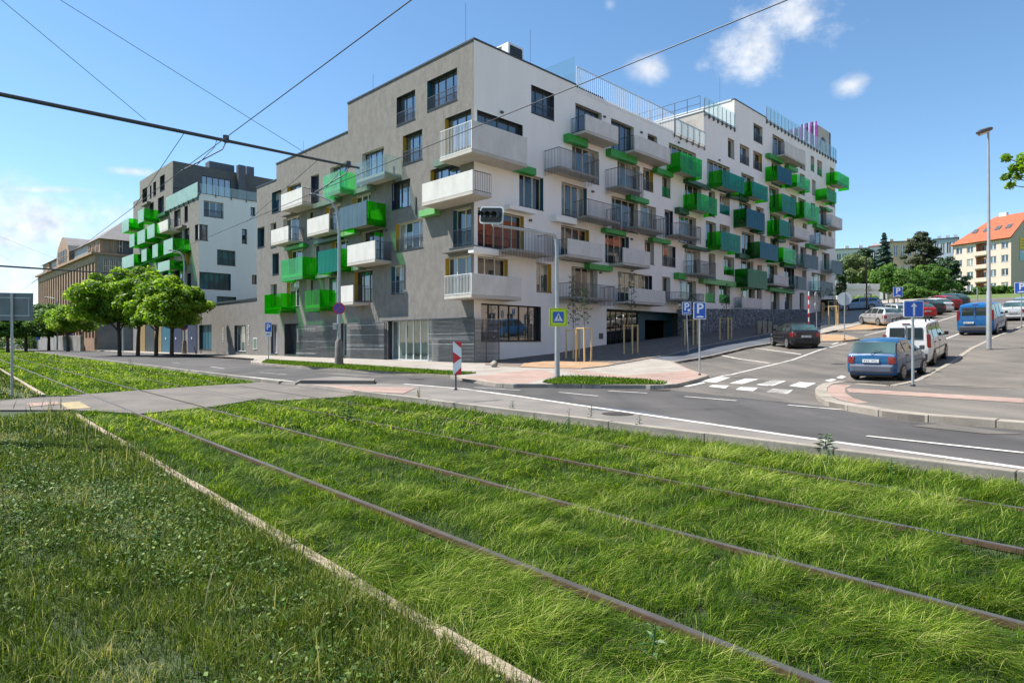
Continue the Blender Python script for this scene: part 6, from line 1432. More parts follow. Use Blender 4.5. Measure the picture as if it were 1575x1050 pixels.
for i in range(5): pl([(-.2 + i * .08, -.205), (-.155 + i * .08, -.205), (-.14 + i * .07, -.165), (-.18 + i * .07, -.165)])
m.build('walker', M['black'], bl, world=False)
m = MB(); m.tube([(-.02, 0, zc + .2), (-.02, -.115, zc + .2)], .02, 6); m.tube([(-.02, 0, zc - .2), (-.02, -.115, zc - .2)], .02, 6); m.build('clamp', M['darksteel'], e, world=False)
# hazard board
e, y = base('hazard_board', 701, 600, math.radians(3), 'narrow upright red and white striped hazard board on a short dark post in the road', 'sign', off=.0); zt, zb_ = zpx(e, 525), zpx(e, 575.5)
post(e, zt - .1, .03, 'darksteel'); w_ = .26; cx0 = .045; m = MB(); m.box(cx0 - w_ / 2, cx0 + w_ / 2, -.055, -.035, zb_, zt); b = m.build('board', M['signwhite'], e, world=False)
m = MB(); hh = zt - zb_; L_, R_ = cx0 - w_ / 2, cx0 + w_ / 2
def hp(pts): m.add([(L_ + a * w_, -.0575, zb_ + c * hh) for a, c in pts], [tuple(range(len(pts)))])
hp([(.08, 1), (1, 1), (1, .79)]); hp([(0, .69), (1, .50), (0, .32)][::-1]); hp([(.12, .0), (1, 0), (1, .22)]); m.build('red_stripes', M['signred'], b, world=False)
# back of a road sign at the left edge
e, y = base('road_sign', 18.5, 610.5, math.radians(14), 'large grey back of a road sign on a steel post at the left picture edge', 'sign', off=0.0); zt, zb_ = zpx(e, 450), zpx(e, 493)
post(e, zt - .02, .035); m = MB(); m.box(-.62, .52, .05, .075, zb_, zt); b = m.build('sign_plate', M['signback'], e, world=False, bevel=.01)
m = MB(); m.box(-.60, .46, .03, .049, zt - .17, zt - .13); m.box(-.60, .46, .03, .049, zb_ + .13, zb_ + .17); m.box(.40, .43, .03, .049, zb_ + .171, zt - .171); m.build('stiffener', M['pole'], b, world=False)
# round sign backs uphill
def backsign(u, v, discs, label, rz, r=.32):
    e, y = base('round_sign', u, v, rz, label, 'sign', None, .12); zt = zpx(e, discs[0]) + r; post(e, zt, .032)
    for d in discs: m = MB(); plate(m, circ(r), .034, -.02, zpx(e, d)); m.build('sign_plate', M['signback2'], e, world=False, fixn=True)
M['signback2'] = pmat('sign_back_light', (.42, .46, .50), .5, .3, var=.08)
backsign(1299, 522, (459.5,), 'pale back of a single round sign on the sandy island', math.radians(-25), .42)
backsign(1256, 510, (456, 472), 'post with two round signs seen nearly edge on, left of the sandy island', math.radians(50), .38)
e, y = base('striped_post', 1244, 508, 0, 'thin red and white ringed post at the end of the stone wall', 'post'); zt = zpx(e, 448)
for nm_, mt, par_ in (('white_tube', 'signwhite', 0), ('red_rings', 'signred', 1)):
    m = MB()
    for i in range(9):
        if i % 2 == par_: m.tube([(0, 0, zt * i / 9), (0, 0, zt * (i + 1) / 9)], .055 if par_ else .053, 8)
    m.build(nm_, M[mt], e, world=False)
# far left signs
e, y = base('priority_sign', 154, 536, 0, 'small yellow diamond priority sign on the far left pavement', 'sign'); zt = zpx(e, 512); post(e, zt, .035)
m = MB(); plate(m, [(0, .45), (-.45, 0), (0, -.45), (.45, 0)], -.04, -.02, zt); b = m.build('sign_plate', M['signwhite'], e, world=False, fixn=True); m = MB(); plate(m, [(0, .34), (-.34, 0), (0, -.34), (.34, 0)], -.0625, -.003, zt); m.build('yellow_field', M['signyel'], b, world=False, fixn=True)
def round_sign(name, x, y, z, r, rz, label, field='signviolet', cross=True, cat='sign'):
    e = empty(name, (x, y, z), rz, label, cat); m = MB(); plate(m, circ(r), -.10, -.02, 0); b = m.build('sign_plate', M['signred'], e, world=False, fixn=True)
    m = MB(); plate(m, circ(r * .80), -.1225, -.003, 0); m.build('blue_field', M[field], b, world=False, fixn=True)
    if cross: m = MB(); plate(m, [(-r * .6, -r * .5), (-r * .5, -r * .6), (r * .6, r * .5), (r * .5, r * .6)], -.1275, -.002, 0); m.build('red_bar', M['signred'], b, world=False, fixn=True)
    m = MB(); m.tube([(0, -.09, 0), (0, .03, 0)], .03, 6); m.build('clamp', M['darksteel'], e, world=False); return e
e, y = base('road_sign', 109, 537, 0, 'far round red rimmed sign with a second disc below before the factory', 'sign'); zt = zpx(e, 507); post(e, zt + .4, .04)
for k_, (mt, dz) in enumerate((('signred', 0), ('signviolet', -.95))):
    m = MB(); plate(m, circ(.42), -.05, -.02, zt + dz); m.build('sign_plate', M[mt], e, world=False, fixn=True)
e, y = base('road_sign', 58, 537, 0, 'far small blue square sign left of the factory', 'sign'); zt = zpx(e, 519); post(e, zt + .3, .04); m = MB(); plate(m, rrect(.8, .8, .05), -.05, -.02, zt); m.build('sign_plate', M['signblue2'], e, world=False, fixn=True)
# lamp posts
def lamp(u, v, vtop, armu, armv, label, conc=True, name='street_lamp'):
    e, y = base(name, u, v, 0, label, 'lamp post'); h = zpx(e, vtop); ax = (armu - u) / F * y; ah = zpx(e, armv)
    if conc: m = MB(); m.tube([(0, 0, -.1), (0, 0, .05), (0, 0, 1.35), (0, 0, 1.5)], [.27, .26, .22, .14], 12); m.build('concrete_base', M['aged'], e, world=False)
    m = MB(); m.tube([(0, 0, 1.4 if conc else 0), (0, 0, h * .5), (0, 0, h - .6), (ax * .08, 0, h + (ah - h) * .35), (ax * .3, 0, h + (ah - h) * .75), (ax * .8, 0, ah)], [.12, .10, .08, .06, .05, .04], 10); m.build('pole', M['pole'], e, world=False)
    m = MB(); m.tube([(ax * .78, 0, ah - .01), (ax * .9, 0, ah - .03), (ax, 0, ah + .02)], [.05, .11, .06], 8); m.build('lamp_head', M['steel'], e, world=False); return e, y
e, y = lamp(521.5, 561.5, 338, 477, 299, 'street lamp with thick concrete foot on the grass strip before the grey front')
x_, y_ = e.location.x, e.location.y
round_sign('no_stopping_sign', x_, y_, CZ + (CY - 474.5) / F * y_, 9.3 / F * y_, math.radians(10), 'violet blue no stopping disc with red rim on the lamp post before the grey front', cross=True)
cbx = empty('junction_box', (x_, y_, CZ + (CY - 502) / F * y_), 0, 'small beige box strapped to the lamp post below the no stopping disc', 'box'); m = MB(); m.box(-.32, -.10, -.14, .06, -.18, .18); m.build('case', M['slab'], cbx, world=False, bevel=.02); m = MB(); m.tube([(-.1, -.05, 0), (0, -.05, 0)], .03, 6); m.build('clamp', M['darksteel'], cbx, world=False)
e, y = lamp(283.5, 543.5, 398, 259, 384.5, 'far street lamp with concrete foot beside the last street tree')
x_, y_ = e.location.x, e.location.y
round_sign('no_stopping_sign', x_, y_, CZ + (CY - 501.7) / F * y_, 6.3 / F * y_, 0, 'violet no stopping disc with red rim on the far lamp post by the street trees', cross=True)
lamp(189, 540, 480, 178, 474, 'small grey post between the trunks of the left street trees', False, 'street_pole')
e, y = lamp(88, 538, 462, 68, 457, 'distant street lamp whose pale head shows before the factory', False)
e, y = base('street_lamp', 1521, 537.5, 0, 'tall straight grey lamp mast with flat angled head on the right pavement', 'lamp post'); h = zpx(e, 203)
m = MB(); m.tube([(0, 0, -.1), (0, 0, 2.6), (0, 0, 2.7), (-.03, 0, h)], [.105, .10, .075, .045], 12); m.build('mast', M['pole'], e, world=False)
m = MB(); m.tube([(0, 0, -.02), (0, 0, .04)], .17, 12); m.build('base_flange', M['aged'], e, world=False)
m = MB(); d_ = Vector((-.94, -.2, -.33)).normalized(); o_ = Vector((.12, 0, h + .16)); m.tube([o_, o_ + d_ * .15, o_ + d_ * .7, o_ + d_ * .85], [.07, .10, .12, .06], 10); hd_ = m.build('lamp_head', M['steel'], e, world=False)
m = MB(); m.tube([o_ + d_ * .25 + Vector((0, 0, -.07)), o_ + d_ * .72 + Vector((0, 0, -.09))], [.07, .08], 10); m.build('lamp_glass', M['creamglass'] if 'creamglass' in M else M['cream'], hd_, world=False)
for (u, v, vt, lb, mt, r) in ((1333, 478, 396, 'thin rusty brown pole before the concrete terrace wall', 'rust', .09), (1503.5, 472, 442, 'thin pale post on the slope below the cream house', 'pole', .07), (644, 616, 599, 'short pale stub post in the tram grass by the kerb', 'stake', .025), (302.5, 546, 533, 'short leaning dark bollard by the low link wall', 'darksteel', .07)):
    x, y = G(u, v, .0); z = H(x, y); e = empty('pole', (x, y, z), 0, lb, 'pole'); hh = CZ + (CY - vt) / F * y - z; m = MB(); m.tube([(0, 0, -.1), (-.03 if u != 302.5 else -.25, 0, hh)], [r, r * .8], 8); m.build('shaft', M[mt], e, world=False); m = MB(); m.tube([(0, 0, -.02), (0, 0, .05)], r * 1.7, 8); m.build('foot', M['darksteel'], e, world=False)
x, y = G(760, 564, .13); bm = bmesh.new(); bmesh.ops.create_icosphere(bm, subdivisions=3, radius=.22)
for vv in bm.verts: vv.co *= 1 + .12 * math.sin(vv.co.x * 17 + 1) + .08 * math.sin(vv.co.y * 23 + vv.co.z * 11); vv.co.z *= .8
me = bpy.data.meshes.new('boulder'); bm.to_mesh(me); bm.free(); me.materials.append(M['kerb']); [setattr(p_, 'use_smooth', True) for p_ in me.polygons]
o = bpy.data.objects.new('boulder', me); COL.objects.link(o); o.location = (x, y, H(x, y) + .26); tag(o, 'single pale boulder at the edge of the mulch bed near the street corner', 'stone')
# stone stack by the gabion wall
p_ = G(1177, 513, .13); e = empty('stone_stack', (p_[0], p_[1], H(*p_) + .12), 0, 'low stack of pale cut stones against the blue grey stone wall', 'stones'); rr = random.Random(4)
for i in range(7):
    m = MB(); a, b = -.7 + (i % 4) * .42, (i // 4) * .0; z_ = (i // 4) * .5; m.box(a, a + .36 + rr.uniform(-.05, .05), -.2, .25, z_ - .02, z_ + .46 + rr.uniform(0, .3)); m.build('stone', M['kerb'], e, world=False, bevel=.04)

# ------------------------------------------------------------------ tram overhead line
M['wire'] = pmat('overhead_wire', (.035, .037, .045), .5, .4, var=.1); M['tubearm'] = pmat('catenary_tube', (.07, .075, .09), .5, .4, var=.1)
def crossarm(Mm, L0, L1, h0, h1, label, r=.043, main=True):
    x, y = XY(L0, Mm); e = empty('catenary_arm', (x, y, 0), 0, label, 'catenary arm')
    def q(l, z, dm=0): a, b = XY(l, Mm + dm); return (a, b, z)
    hz = lambda l: h0 + (h1 - h0) * (l - L0) / (L1 - L0)
    m = MB(); m.tube([q(L0, 0), q(L0, h0 + 3.6)], [.14, .10], 12); m.build('pole', M['pole'], e)
    m = MB(); m.tube([q(L0, hz(L0)), q(L0 + (L1 - L0) * .5, hz(L0 + (L1 - L0) * .5)), q(L1, h1)], [r, r, r * .65], 10); m.build('tube', M['tubearm'], e)
    for l in (3.1, 6.7): m = MB(); m.tube([q(L0, h0 + 3.4), q(l, hz(l) + .08)], .006, 5); m.build('guy_wire', M['wire'], e)
    for l in (3.8, 6.9):
        m = MB(); la = l + .94; m.tube([q(la, hz(la) - .03), q(la - .08, hz(la) - .22), q(l, 5.45)], .014, 5); m.tube([q(la - .2, hz(la) - .02), q(la - .25, hz(la) - .2), q(l + .3, 5.62)], .008, 5)
        if main: m.box(q(la, 0)[0] - .05, q(la, 0)[0] + .05, q(la, 0)[1] - .05, q(la, 0)[1] + .05, hz(la) - .04, hz(la) + .12)
        m.build('hanger', M['tubearm'], e)
crossarm(15.4, -1.6, 8.15, 6.35, 6.30, 'thick dark catenary tube crossing the upper left sky with clamps and guy wires')
crossarm(52, -1.6, 9.0, 6.5, 6.45, 'second thinner catenary tube farther along the tracks at the left', .06, False)
for l, lb, zz in ((3.82, 'contact wire above the nearer tram track', 5.42), (6.95, 'contact wire above the farther tram track, crossing in front of the white side', 5.42)):
    m = MB(); pts = []
    for a, b in ((-30, 15.4), (15.4, 52), (52, 120), (120, 220)):
        n = 8
        for i in range(n): t = i / n; pts.append((*XY(l, a + (b - a) * t), zz + .06 - .5 * t * (1 - t) * .3))
    m.tube(pts, .008, 5); o = m.build('contact_wire', M['wire']); tag(o, lb, 'wire')
    m = MB(); m.tube([(*XY(l + .02, 15.4), 6.28), (*XY(l, 20.5), 5.44)], .008, 4); m.tube([(*XY(l + .02, 15.4), 6.28), (*XY(l, 10.5), 5.44)], .008, 4) if False else None; o = m.build('bridle_wire', M['wire']); tag(o, 'short slanting bridle wire from the catenary tube to the ' + ('nearer' if l < 5 else 'farther') + ' contact wire', 'wire')
# ------------------------------------------------------------------ vehicles
def paint(name, c, metal=.0):
    m, nt, N, L, out = newmat(name); p = N.new('ShaderNodeBsdfPrincipled'); p.inputs['Base Color'].default_value = (*c, 1); p.inputs['Roughness'].default_value = .38; p.inputs['Metallic'].default_value = metal; p.inputs['Specular IOR Level'].default_value = .25; p.inputs['Coat Weight'].default_value = .6; p.inputs['Coat Roughness'].default_value = .06
    n = noise(nt, 2.2, 4, .6); d = tuple(x * .85 + .003 for x in c); r = ramp(nt, n.outputs[0], [(.35, d), (.65, c)]); L.new(r.outputs[0], p.inputs['Base Color'])
    r2 = ramp(nt, n.outputs[0], [(.3, (.5,) * 3), (.7, (.3,) * 3)]); L.new(r2.outputs[0], p.inputs['Roughness']); L.new(p.outputs[0], out.inputs[0]); return m
M['carglass_rear'] = panemat('car_glass_rear', (.045, .085, .085), 1.7, wob=.01, var=.5); M['bumper_grey'] = pmat('grey_bumper', (.10, .115, .155), .5, var=.1)
M['carglass'] = panemat('car_glass', (.022, .034, .036), 1.8, wob=.01, var=.3); M['tyre'] = pmat('tyre', (.016, .016, .016), .85, var=.2, scale=10); M['rim'] = pmat('alloy_rim', (.42, .42, .42), .4, .6, var=.1); M['bumper'] = pmat('bumper_plastic', (.055, .06, .07), .6, var=.12)
M['taillight'] = pmat('tail_light_glass', (.20, .003, .006), .15, var=.15, coat=.8); M['lightglass'] = pmat('lamp_glass', (.55, .56, .56), .15, var=.1, coat=.8); M['plate'] = pmat('number_plate', (.62, .63, .64), .5, var=.06)
P_ = {}
P_['twingo'] = dict(L=3.43, st=[(-1.70, .34, .66, .70, .70, .70, .60), (-1.67, .24, .84, .88, .77, .76, .72), (-1.62, .20, .88, .93, .80, .79, .74), (-1.30, .18, .92, 1.35, .815, .80, .66), (-.8, .17, .92, 1.42, .815, .80, .60), (0, .17, .91, 1.42, .815, .80, .60), (.40, .17, .91, 1.37, .815, .80, .57), (1.05, .17, .92, .99, .81, .77, .66), (1.50, .20, .78, .82, .79, .74, .62), (1.70, .30, .60, .64, .68, .66, .55)], wh=(-1.08, 1.22, .28), belt=.9, sw=[(2.15, 3.9), (4.05, 5.0), (5.08, 6.6)], doors=(4.0, 6.9), rear=(2.06, 2.93), front=(6.1, 6.92))
P_['hatch'] = dict(L=3.83, st=[(-1.91, .34, .66, .70, .72, .70, .6), (-1.87, .22, .90, .94, .79, .76, .70), (-1.74, .20, .94, 1.02, .81, .78, .70), (-1.28, .18, .95, 1.36, .82, .79, .62), (-.7, .17, .93, 1.42, .825, .79, .58), (0, .17, .91, 1.42, .825, .79, .58), (.35, .17, .90, 1.36, .825, .79, .56), (1.02, .17, .92, .98, .82, .77, .64), (1.6, .2, .76, .80, .79, .73, .6), (1.91, .3, .56, .6, .66, .62, .5)], wh=(-1.18, 1.27, .29), belt=.92, sw=[(2.5, 3.9), (4.0, 4.9), (5.0, 6.6)], doors=(4.0, 6.9), rear=(2.05, 2.93), front=(6.1, 6.92))
P_['mpv'] = dict(L=4.16, st=[(-2.08, .36, .78, .82, .76, .76, .70), (-2.05, .22, 1.0, 1.05, .82, .80, .72), (-2.02, .20, 1.04, 1.72, .845, .83, .68), (-1.85, .18, 1.05, 1.80, .85, .83, .68), (-.9, .17, 1.04, 1.82, .855, .83, .68), (0, .17, 1.03, 1.82, .855, .83, .68), (.55, .17, 1.03, 1.76, .855, .83, .66), (1.32, .17, 1.05, 1.12, .84, .80, .68), (1.8, .2, .9, .96, .82, .76, .62), (2.08, .32, .66, .7, .7, .66, .55)], wh=(-1.28, 1.25, .31), belt=1.04, sw=[(2.4, 3.55), (3.7, 4.65), (4.8, 5.5), (5.56, 6.7)], doors=(3.6, 4.7, 6.9), rear=(1.15, 1.95), front=(6.1, 6.92))
P_['van'] = dict(L=4.78, st=[(-2.39, .36, .80, .84, .84, .82, .76), (-2.36, .24, 1.08, 1.12, .90, .88, .80), (-2.31, .22, 1.12, 1.84, .94, .92, .76), (-2.1, .20, 1.12, 1.94, .95, .92, .76), (-1, .2, 1.12, 1.96, .95, .92, .76), (0, .2, 1.12, 1.96, .95, .92, .76), (.95, .2, 1.12, 1.90, .95, .92, .74), (1.75, .2, 1.10, 1.18, .93, .88, .74), (2.15, .22, .9, .96, .9, .82, .68), (2.39, .34, .66, .7, .78, .72, .6)], wh=(-1.45, 1.62, .33), belt=1.12, sw=[(2.4, 3.8), (3.95, 4.85), (5.0, 6.7)], doors=(3.9, 4.95, 6.9), rear=(1.2, 1.92), front=(6.1, 6.92))
P_['wagon'] = dict(L=4.45, st=[(-2.22, .36, .72, .76, .76, .74, .66), (-2.18, .24, .98, 1.02, .84, .82, .70), (-2.10, .20, 1.02, 1.12, .86, .84, .66), (-1.80, .2, 1.02, 1.44, .87, .84, .62), (-.9, .2, .98, 1.52, .875, .84, .62), (0, .2, .96, 1.53, .875, .84, .62), (.5, .2, .95, 1.46, .875, .84, .6), (1.25, .2, .98, 1.05, .86, .82, .68), (1.9, .22, .84, .88, .83, .77, .62), (2.22, .32, .6, .64, .7, .66, .52)], wh=(-1.35, 1.4, .33), belt=.98, sw=[(2.6, 3.8), (3.95, 4.9), (5.0, 6.6)], doors=(3.9, 4.95, 6.9), rear=(2.06, 2.93), front=(6.1, 6.92))
P_['sedan'] = dict(L=4.4, st=[(-2.2, .36, .66, .70, .74, .72, .62), (-2.16, .24, .94, .98, .82, .80, .66), (-1.70, .2, .98, 1.04, .84, .82, .64), (-1.10, .2, .98, 1.38, .85, .82, .58), (-.6, .2, .95, 1.44, .855, .82, .58), (0, .2, .93, 1.45, .855, .82, .58), (.4, .2, .92, 1.40, .855, .82, .56), (1.15, .2, .94, 1.0, .85, .8, .64), (1.85, .22, .78, .82, .82, .75, .6), (2.2, .32, .56, .6, .68, .64, .5)], wh=(-1.3, 1.4, .31), belt=.95, sw=[(2.6, 3.8), (3.9, 4.9), (5.0, 6.6)], doors=(3.9, 4.95, 6.9), rear=(2.06, 2.93), front=(6.1, 6.92))
def sect(s):
    y, zl, zb, zt, ws, wb, wr = s; dz = zt - zb
    return [(0, zl), (ws * .86, zl), (ws * .985, zl + (zb - zl) * .16), (ws, zl + (zb - zl) * .45), (ws * .995, zl + (zb - zl) * .72), (wb * .985, zb), (wb * .92 * .45 + wr * .55 if dz > .2 else wb * .93, zb + dz * .55), (wr * 1.02, zt - min(.07, dz * .3)), (wr * .86, zt - min(.015, dz * .1)), (0, zt + .018)]
def make_car(name, kind, color, label, loc, az, metal=0.0, group=None, detail=2, bump='bumper', rimm='rim', rack=False):
    S = P_[kind]; st = S['st']; e = empty(name, loc, -az, label, 'car' if kind not in ('van', 'mpv') else 'van', group)
    pm = paint(name + '_paint', color, metal); secs = [sect(s) for s in st]; K = len(secs[0]); n = len(st)
    m = MB(); V = []
    for s, sc_ in zip(st, secs):
        V += [(x, s[0], z) for x, z in sc_] + [(-x, s[0], z) for x, z in sc_[-2:0:-1]]
    W_ = 2 * K - 2; fs = []
    for i in range(n - 1):
        for k in range(W_): fs.append((i * W_ + k, (i + 1) * W_ + k, (i + 1) * W_ + (k + 1) % W_, i * W_ + (k + 1) % W_))
    fs.append(tuple(range(W_))); fs.append(tuple(reversed(range((n - 1) * W_, n * W_)))); m.add(V, fs, 0, True)
    body = m.build('body', pm, e, world=False, fixn=True); bv = body.modifiers.new('b', 'BEVEL'); bv.width = .03; bv.segments = 3; bv.limit_method = 'ANGLE'; bv.angle_limit = math.radians(28)
    bp_ = S['st'][0][0]
    def sp(t, k, side=1, out=0.0):   # surface point at station t (float), section point k (float)
        i = min(n - 2, int(t)); f = t - i; j = min(K - 2, int(k)); g = k - j
        def pt(ii, jj): x, z = secs[ii][jj]; return Vector((x, st[ii][0], z))
        a = pt(i, j).lerp(pt(i, j + 1), g); b = pt(i + 1, j).lerp(pt(i + 1, j + 1), g); p = a.lerp(b, f)
        d1 = (b - a); d2 = (pt(i, j + 1) - pt(i, j)).lerp(pt(i + 1, j + 1) - pt(i + 1, j), f); nn = d1.cross(d2)
        if nn.length < 1e-6: nn = Vector((1, 0, 0))
        nn.normalize()
        c = Vector((0, p.y, (st[i][1] + st[i][3]) / 2))
        if nn.dot(p - c) < 0: nn = -nn
        p = p + nn * out; return (p.x * side, p.y, p.z)
    def patch(mb, t0, t1, k0, k1, side=1, out=.012, nt_=4, nk=3, t1b=None, t0b=None):
        t0b = t0 if t0b is None else t0b; t1b = t1 if t1b is None else t1b; vs = []
        for a in range(nk + 1):
            for b in range(nt_ + 1):
                f = a / nk; ta = t0 + (t0b - t0) * f; tb = t1 + (t1b - t1) * f; vs.append(sp(ta + (tb - ta) * b / nt_, k0 + (k1 - k0) * f, side, out))
        mb.add(vs, [(a * (nt_ + 1) + b, a * (nt_ + 1) + b + 1, (a + 1) * (nt_ + 1) + b + 1, (a + 1) * (nt_ + 1) + b) for a in range(nk) for b in range(nt_)], 0, True)
    for side in (1, -1):
        for q, (t0, t1) in enumerate(S['sw']):
            g = MB(); lastw = q == len(S['sw']) - 1
            patch(g, t0 + (.1 if q == 0 else 0), t1, 5.18, 6.85, side, .014, t1b=t1 - (.50 if lastw else 0), t0b=t0 + (.28 if q == 0 and kind not in ('van', 'mpv') else .1 if q == 0 else 0)); g.build('side_window', M['carglass'], e, world=False)
        if detail > 0:
            g = MB()
            for t in S['doors']: patch(g, t, t + .035, 1.5, 5.1, side, .006, 1, 4)
            patch(g, S['doors'][0], S['doors'][-1], 3.35, 3.5, side, .012, 6, 1)
            g.build('door_seam', M['bumper'], body, world=False)
            for t in S['doors'][:-1]: h = MB(); x, y_, z = sp(t + .25, 4.6, side, .0); h.box(min(x, x + .035 * side), max(x, x + .035 * side), y_ - .08, y_ + .08, z - .02, z + .02); h.build('door_handle', M['bumper'], e, world=False)
        mr = MB(); x, y_, z = sp(6.55, 5.2, side, 0); mr.box(min(x + .05 * side, x + .2 * side), max(x + .05 * side, x + .2 * side), y_ - .05, y_ + .06, z + .0, z + .15); mr.box(min(x - .02 * side, x + .06 * side), max(x - .02 * side, x + .06 * side), y_ - .02, y_ + .02, z, z + .04); mr.build('wing_mirror', M['black'] if kind != 'twingo' else M['bumper'], e, world=False, bevel=.02)
        for wy in S['wh'][:2]:
            r = S['wh'][2]; xw = max(s[4] for s in st) - .005
            a = MB(); pts = [(wy + (r + .055) * math.cos(t), r + (r + .055) * math.sin(t)) for t in [math.pi * i / 14 for i in range(15)]]
            vs = [((xw + .008) * side, p, z) for p, z in pts] + [((xw - .25) * side, p, z) for p, z in pts]; vs += [((xw + .008) * side, wy, r * .7)]
            a.add(vs[:15] + [vs[-1]], [(i, i + 1, 15) for i in range(14)]); a.build('wheel_arch', M['black'], body, world=False)
            t = MB(); prof = [(xw - .19, r * .70), (xw - .19, r * .95), (xw - .16, r), (xw - .02, r), (xw + .012, r * .95), (xw + .018, r * .72)]
            N_ = 24; vs = []; fs = []
            for i in range(N_):
                ang = 2 * math.pi * i / N_
                for (px, pr) in prof: vs.append((px * side, wy + pr * math.cos(ang), r + pr * math.sin(ang)))
            for i in range(N_):
                for k in range(len(prof) - 1): fs.append((i * 6 + k, ((i + 1) % N_) * 6 + k, ((i + 1) % N_) * 6 + k + 1, i * 6 + k + 1))
            t.add(vs, fs, 0, True); w = t.build('tyre', M['tyre'], None, world=False, fixn=True); w.name = 'wheel'; setpar(w, e, False)
            d = MB(); rm_ = r * .73
            vs = [((xw + .006) * side, wy, r)] + [((xw + .018) * side, wy + rm_ * math.cos(2 * math.pi * i / N_), r + rm_ * math.sin(2 * math.pi * i / N_)) for i in range(N_)]
            d.add(vs, [(0, 1 + i, 1 + (i + 1) % N_) for i in range(N_)]); d.build('rim', M[rimm], w, world=False)
            d = MB()
            for i in range(7):
                a0 = 2 * math.pi * i / 7; p0, p1 = rm_ * .35, rm_ * .85; da = .16
                d.add([((xw + .021) * side, wy + p * math.cos(a), r + p * math.sin(a)) for p, a in ((p0, a0 - da), (p1, a0 - da), (p1, a0 + da), (p0, a0 + da))], [(0, 1, 2, 3)])
            d.build('rim_opening', M['black'], w, world=False)
    # glass fore and aft
    g = MB(); xw_ = .80
    def crossglass(mb, t0, t1, w0=.97, out=.012, k=7.0, split=False):
        i0 = min(n - 2, int(t0)); i1 = min(n - 2, int(t1))
        def row(t):
            i = min(n - 2, int(t)); f = t - i; y_ = st[i][0] * (1 - f) + st[i + 1][0] * f; zt_ = (st[i][3] * (1 - f) + st[i + 1][3] * f) + .006; w = (secs[i][7][0] * (1 - f) + secs[i + 1][7][0] * f) * w0; return y_, zt_, w
        r0, r1 = row(t0), row(t1); sgn = -1 if t0 < 5 else 1
        dy = sgn * out * 1.6
        vs = []
        for (y_, z_, w) in (r0, r1):
            for c in (-1, -.5, 0, .5, 1): vs.append((w * c, y_ + dy - sgn * .018 * (c * c), z_ + .012 * (1 - c * c)))
        mb.add(vs, [(i, i + 1, i + 6, i + 5) for i in range(4)], 0, True)
    if kind in ('van', 'mpv'):
        ry = st[2][0]; z0, z1 = st[2][2] + .08, st[2][3] - .12; w1 = .60 if kind == 'mpv' else .68
        for a, b in ((-w1, -.05), (.05, w1)):
            m = MB(); off = -.035; m.hexa([(a, ry + off - .012, z0), (b, ry + off - .012, z0), (b, ry + off + .06, z0), (a, ry + off + .06, z0), (a * .97, ry + off - .004, z1), (b * .97, ry + off - .004, z1), (b * .97, ry + off + .07, z1), (a * .97, ry + off + .07, z1)]); m.build('rear_window', M['carglass'], e, world=False, bevel=.02)
        m = MB(); m.box(-.008, .008, st[0][0] - .006 if False else st[1][0] - .02, st[1][0] + .03, .5, st[2][3] - .05); m.build('door_gap', M['bumper'], body, world=False)
    else:
        crossglass(g, S['rear'][0], S['rear'][1], .97); g.build('rear_window', M['carglass_rear'], e, world=False)
    g = MB(); crossglass(g, S['front'][0], S['front'][1], .95); g.build('windscreen', M['carglass'], e, world=False)
    # bumpers, lights, plate
    yb = st[0][0]; yf = st[-1][0]; w = st[1][4]; zlo = st[1][1]; zhi = st[0][2] + (.05 if kind in ('twingo', 'hatch') else -.08)
    b = MB(); b.hexa([(-w * .96, yb + .16, zlo), (-w * .84, yb - .04, zlo + .05), (w * .84, yb - .04, zlo + .05), (w * .96, yb + .16, zlo), (-w * 1.01, yb + .16, zhi - .12), (-w * .90, yb - .06, zhi - .14), (w * .90, yb - .06, zhi - .14), (w * 1.01, yb + .16, zhi - .12)])
    b.build('rear_bumper', M[bump] if bump in M else pm, e, world=False, bevel=.06, fixn=True)
    b = MB(); b.hexa([(-w * .96, yf - .2, .2), (-w * .7, yf + .03, .22), (w * .7, yf + .03, .22), (w * .96, yf - .2, .2), (-w * .97, yf - .2, .5), (-w * .72, yf + .04, .5), (w * .72, yf + .04, .5), (w * .97, yf - .2, .5)]); b.build('front_bumper', M[bump] if bump in M else pm, e, world=False, bevel=.03, fixn=True)
    for side in (1, -1):
        l = MB()
        if kind in ('van', 'mpv'): zz0, zz1 = (.78, 1.32) if kind == 'mpv' else (.95, 1.55); xx0, xx1 = w - .09, w + .045; l.hexa([(xx0 * side, yb + .0, zz0), (xx1 * side, yb + .02, zz0), (xx1 * side, yb + .18, zz0), (xx0 * side, yb + .18, zz0), ((xx0 - .02) * side, yb + .01, zz1), ((xx1 - .02) * side, yb + .04, zz1), ((xx1 - .02) * side, yb + .18, zz1), ((xx0 - .02) * side, yb + .18, zz1)])
        else: zz0, zz1 = (.60, .84) if kind == 'twingo' else (.66, .90); l.hexa([((w - .22) * side, yb - .025, zz0), ((w - .03) * side, yb - .005, zz0), ((w + .045) * side, yb + .22, zz0), ((w - .27) * side, yb + .22, zz0), ((w - .25) * side, yb - .01, zz1), ((w - .03) * side, yb + .01, zz1), ((w + .03) * side, yb + .22, zz1), ((w - .25) * side, yb + .22, zz1)])
        l.build('tail_light', M['taillight'], e, world=False, bevel=.02, fixn=True)
        l = MB(); wf = st[-2][4]; l.hexa([((wf - .28) * side, yf - .02, .58), ((wf - .04) * side, yf - .16, .58), ((wf - .04) * side, yf - .36, .58), ((wf - .28) * side, yf - .3, .58), ((wf - .28) * side, yf - .06, .72), ((wf - .06) * side, yf - .2, .72), ((wf - .06) * side, yf - .36, .72), ((wf - .28) * side, yf - .3, .72)]); l.build('headlight', M['lightglass'], e, world=False, bevel=.02, fixn=True)
    pz_ = .70 if kind not in ('van', 'mpv') else (.62 if kind == 'mpv' else .80)
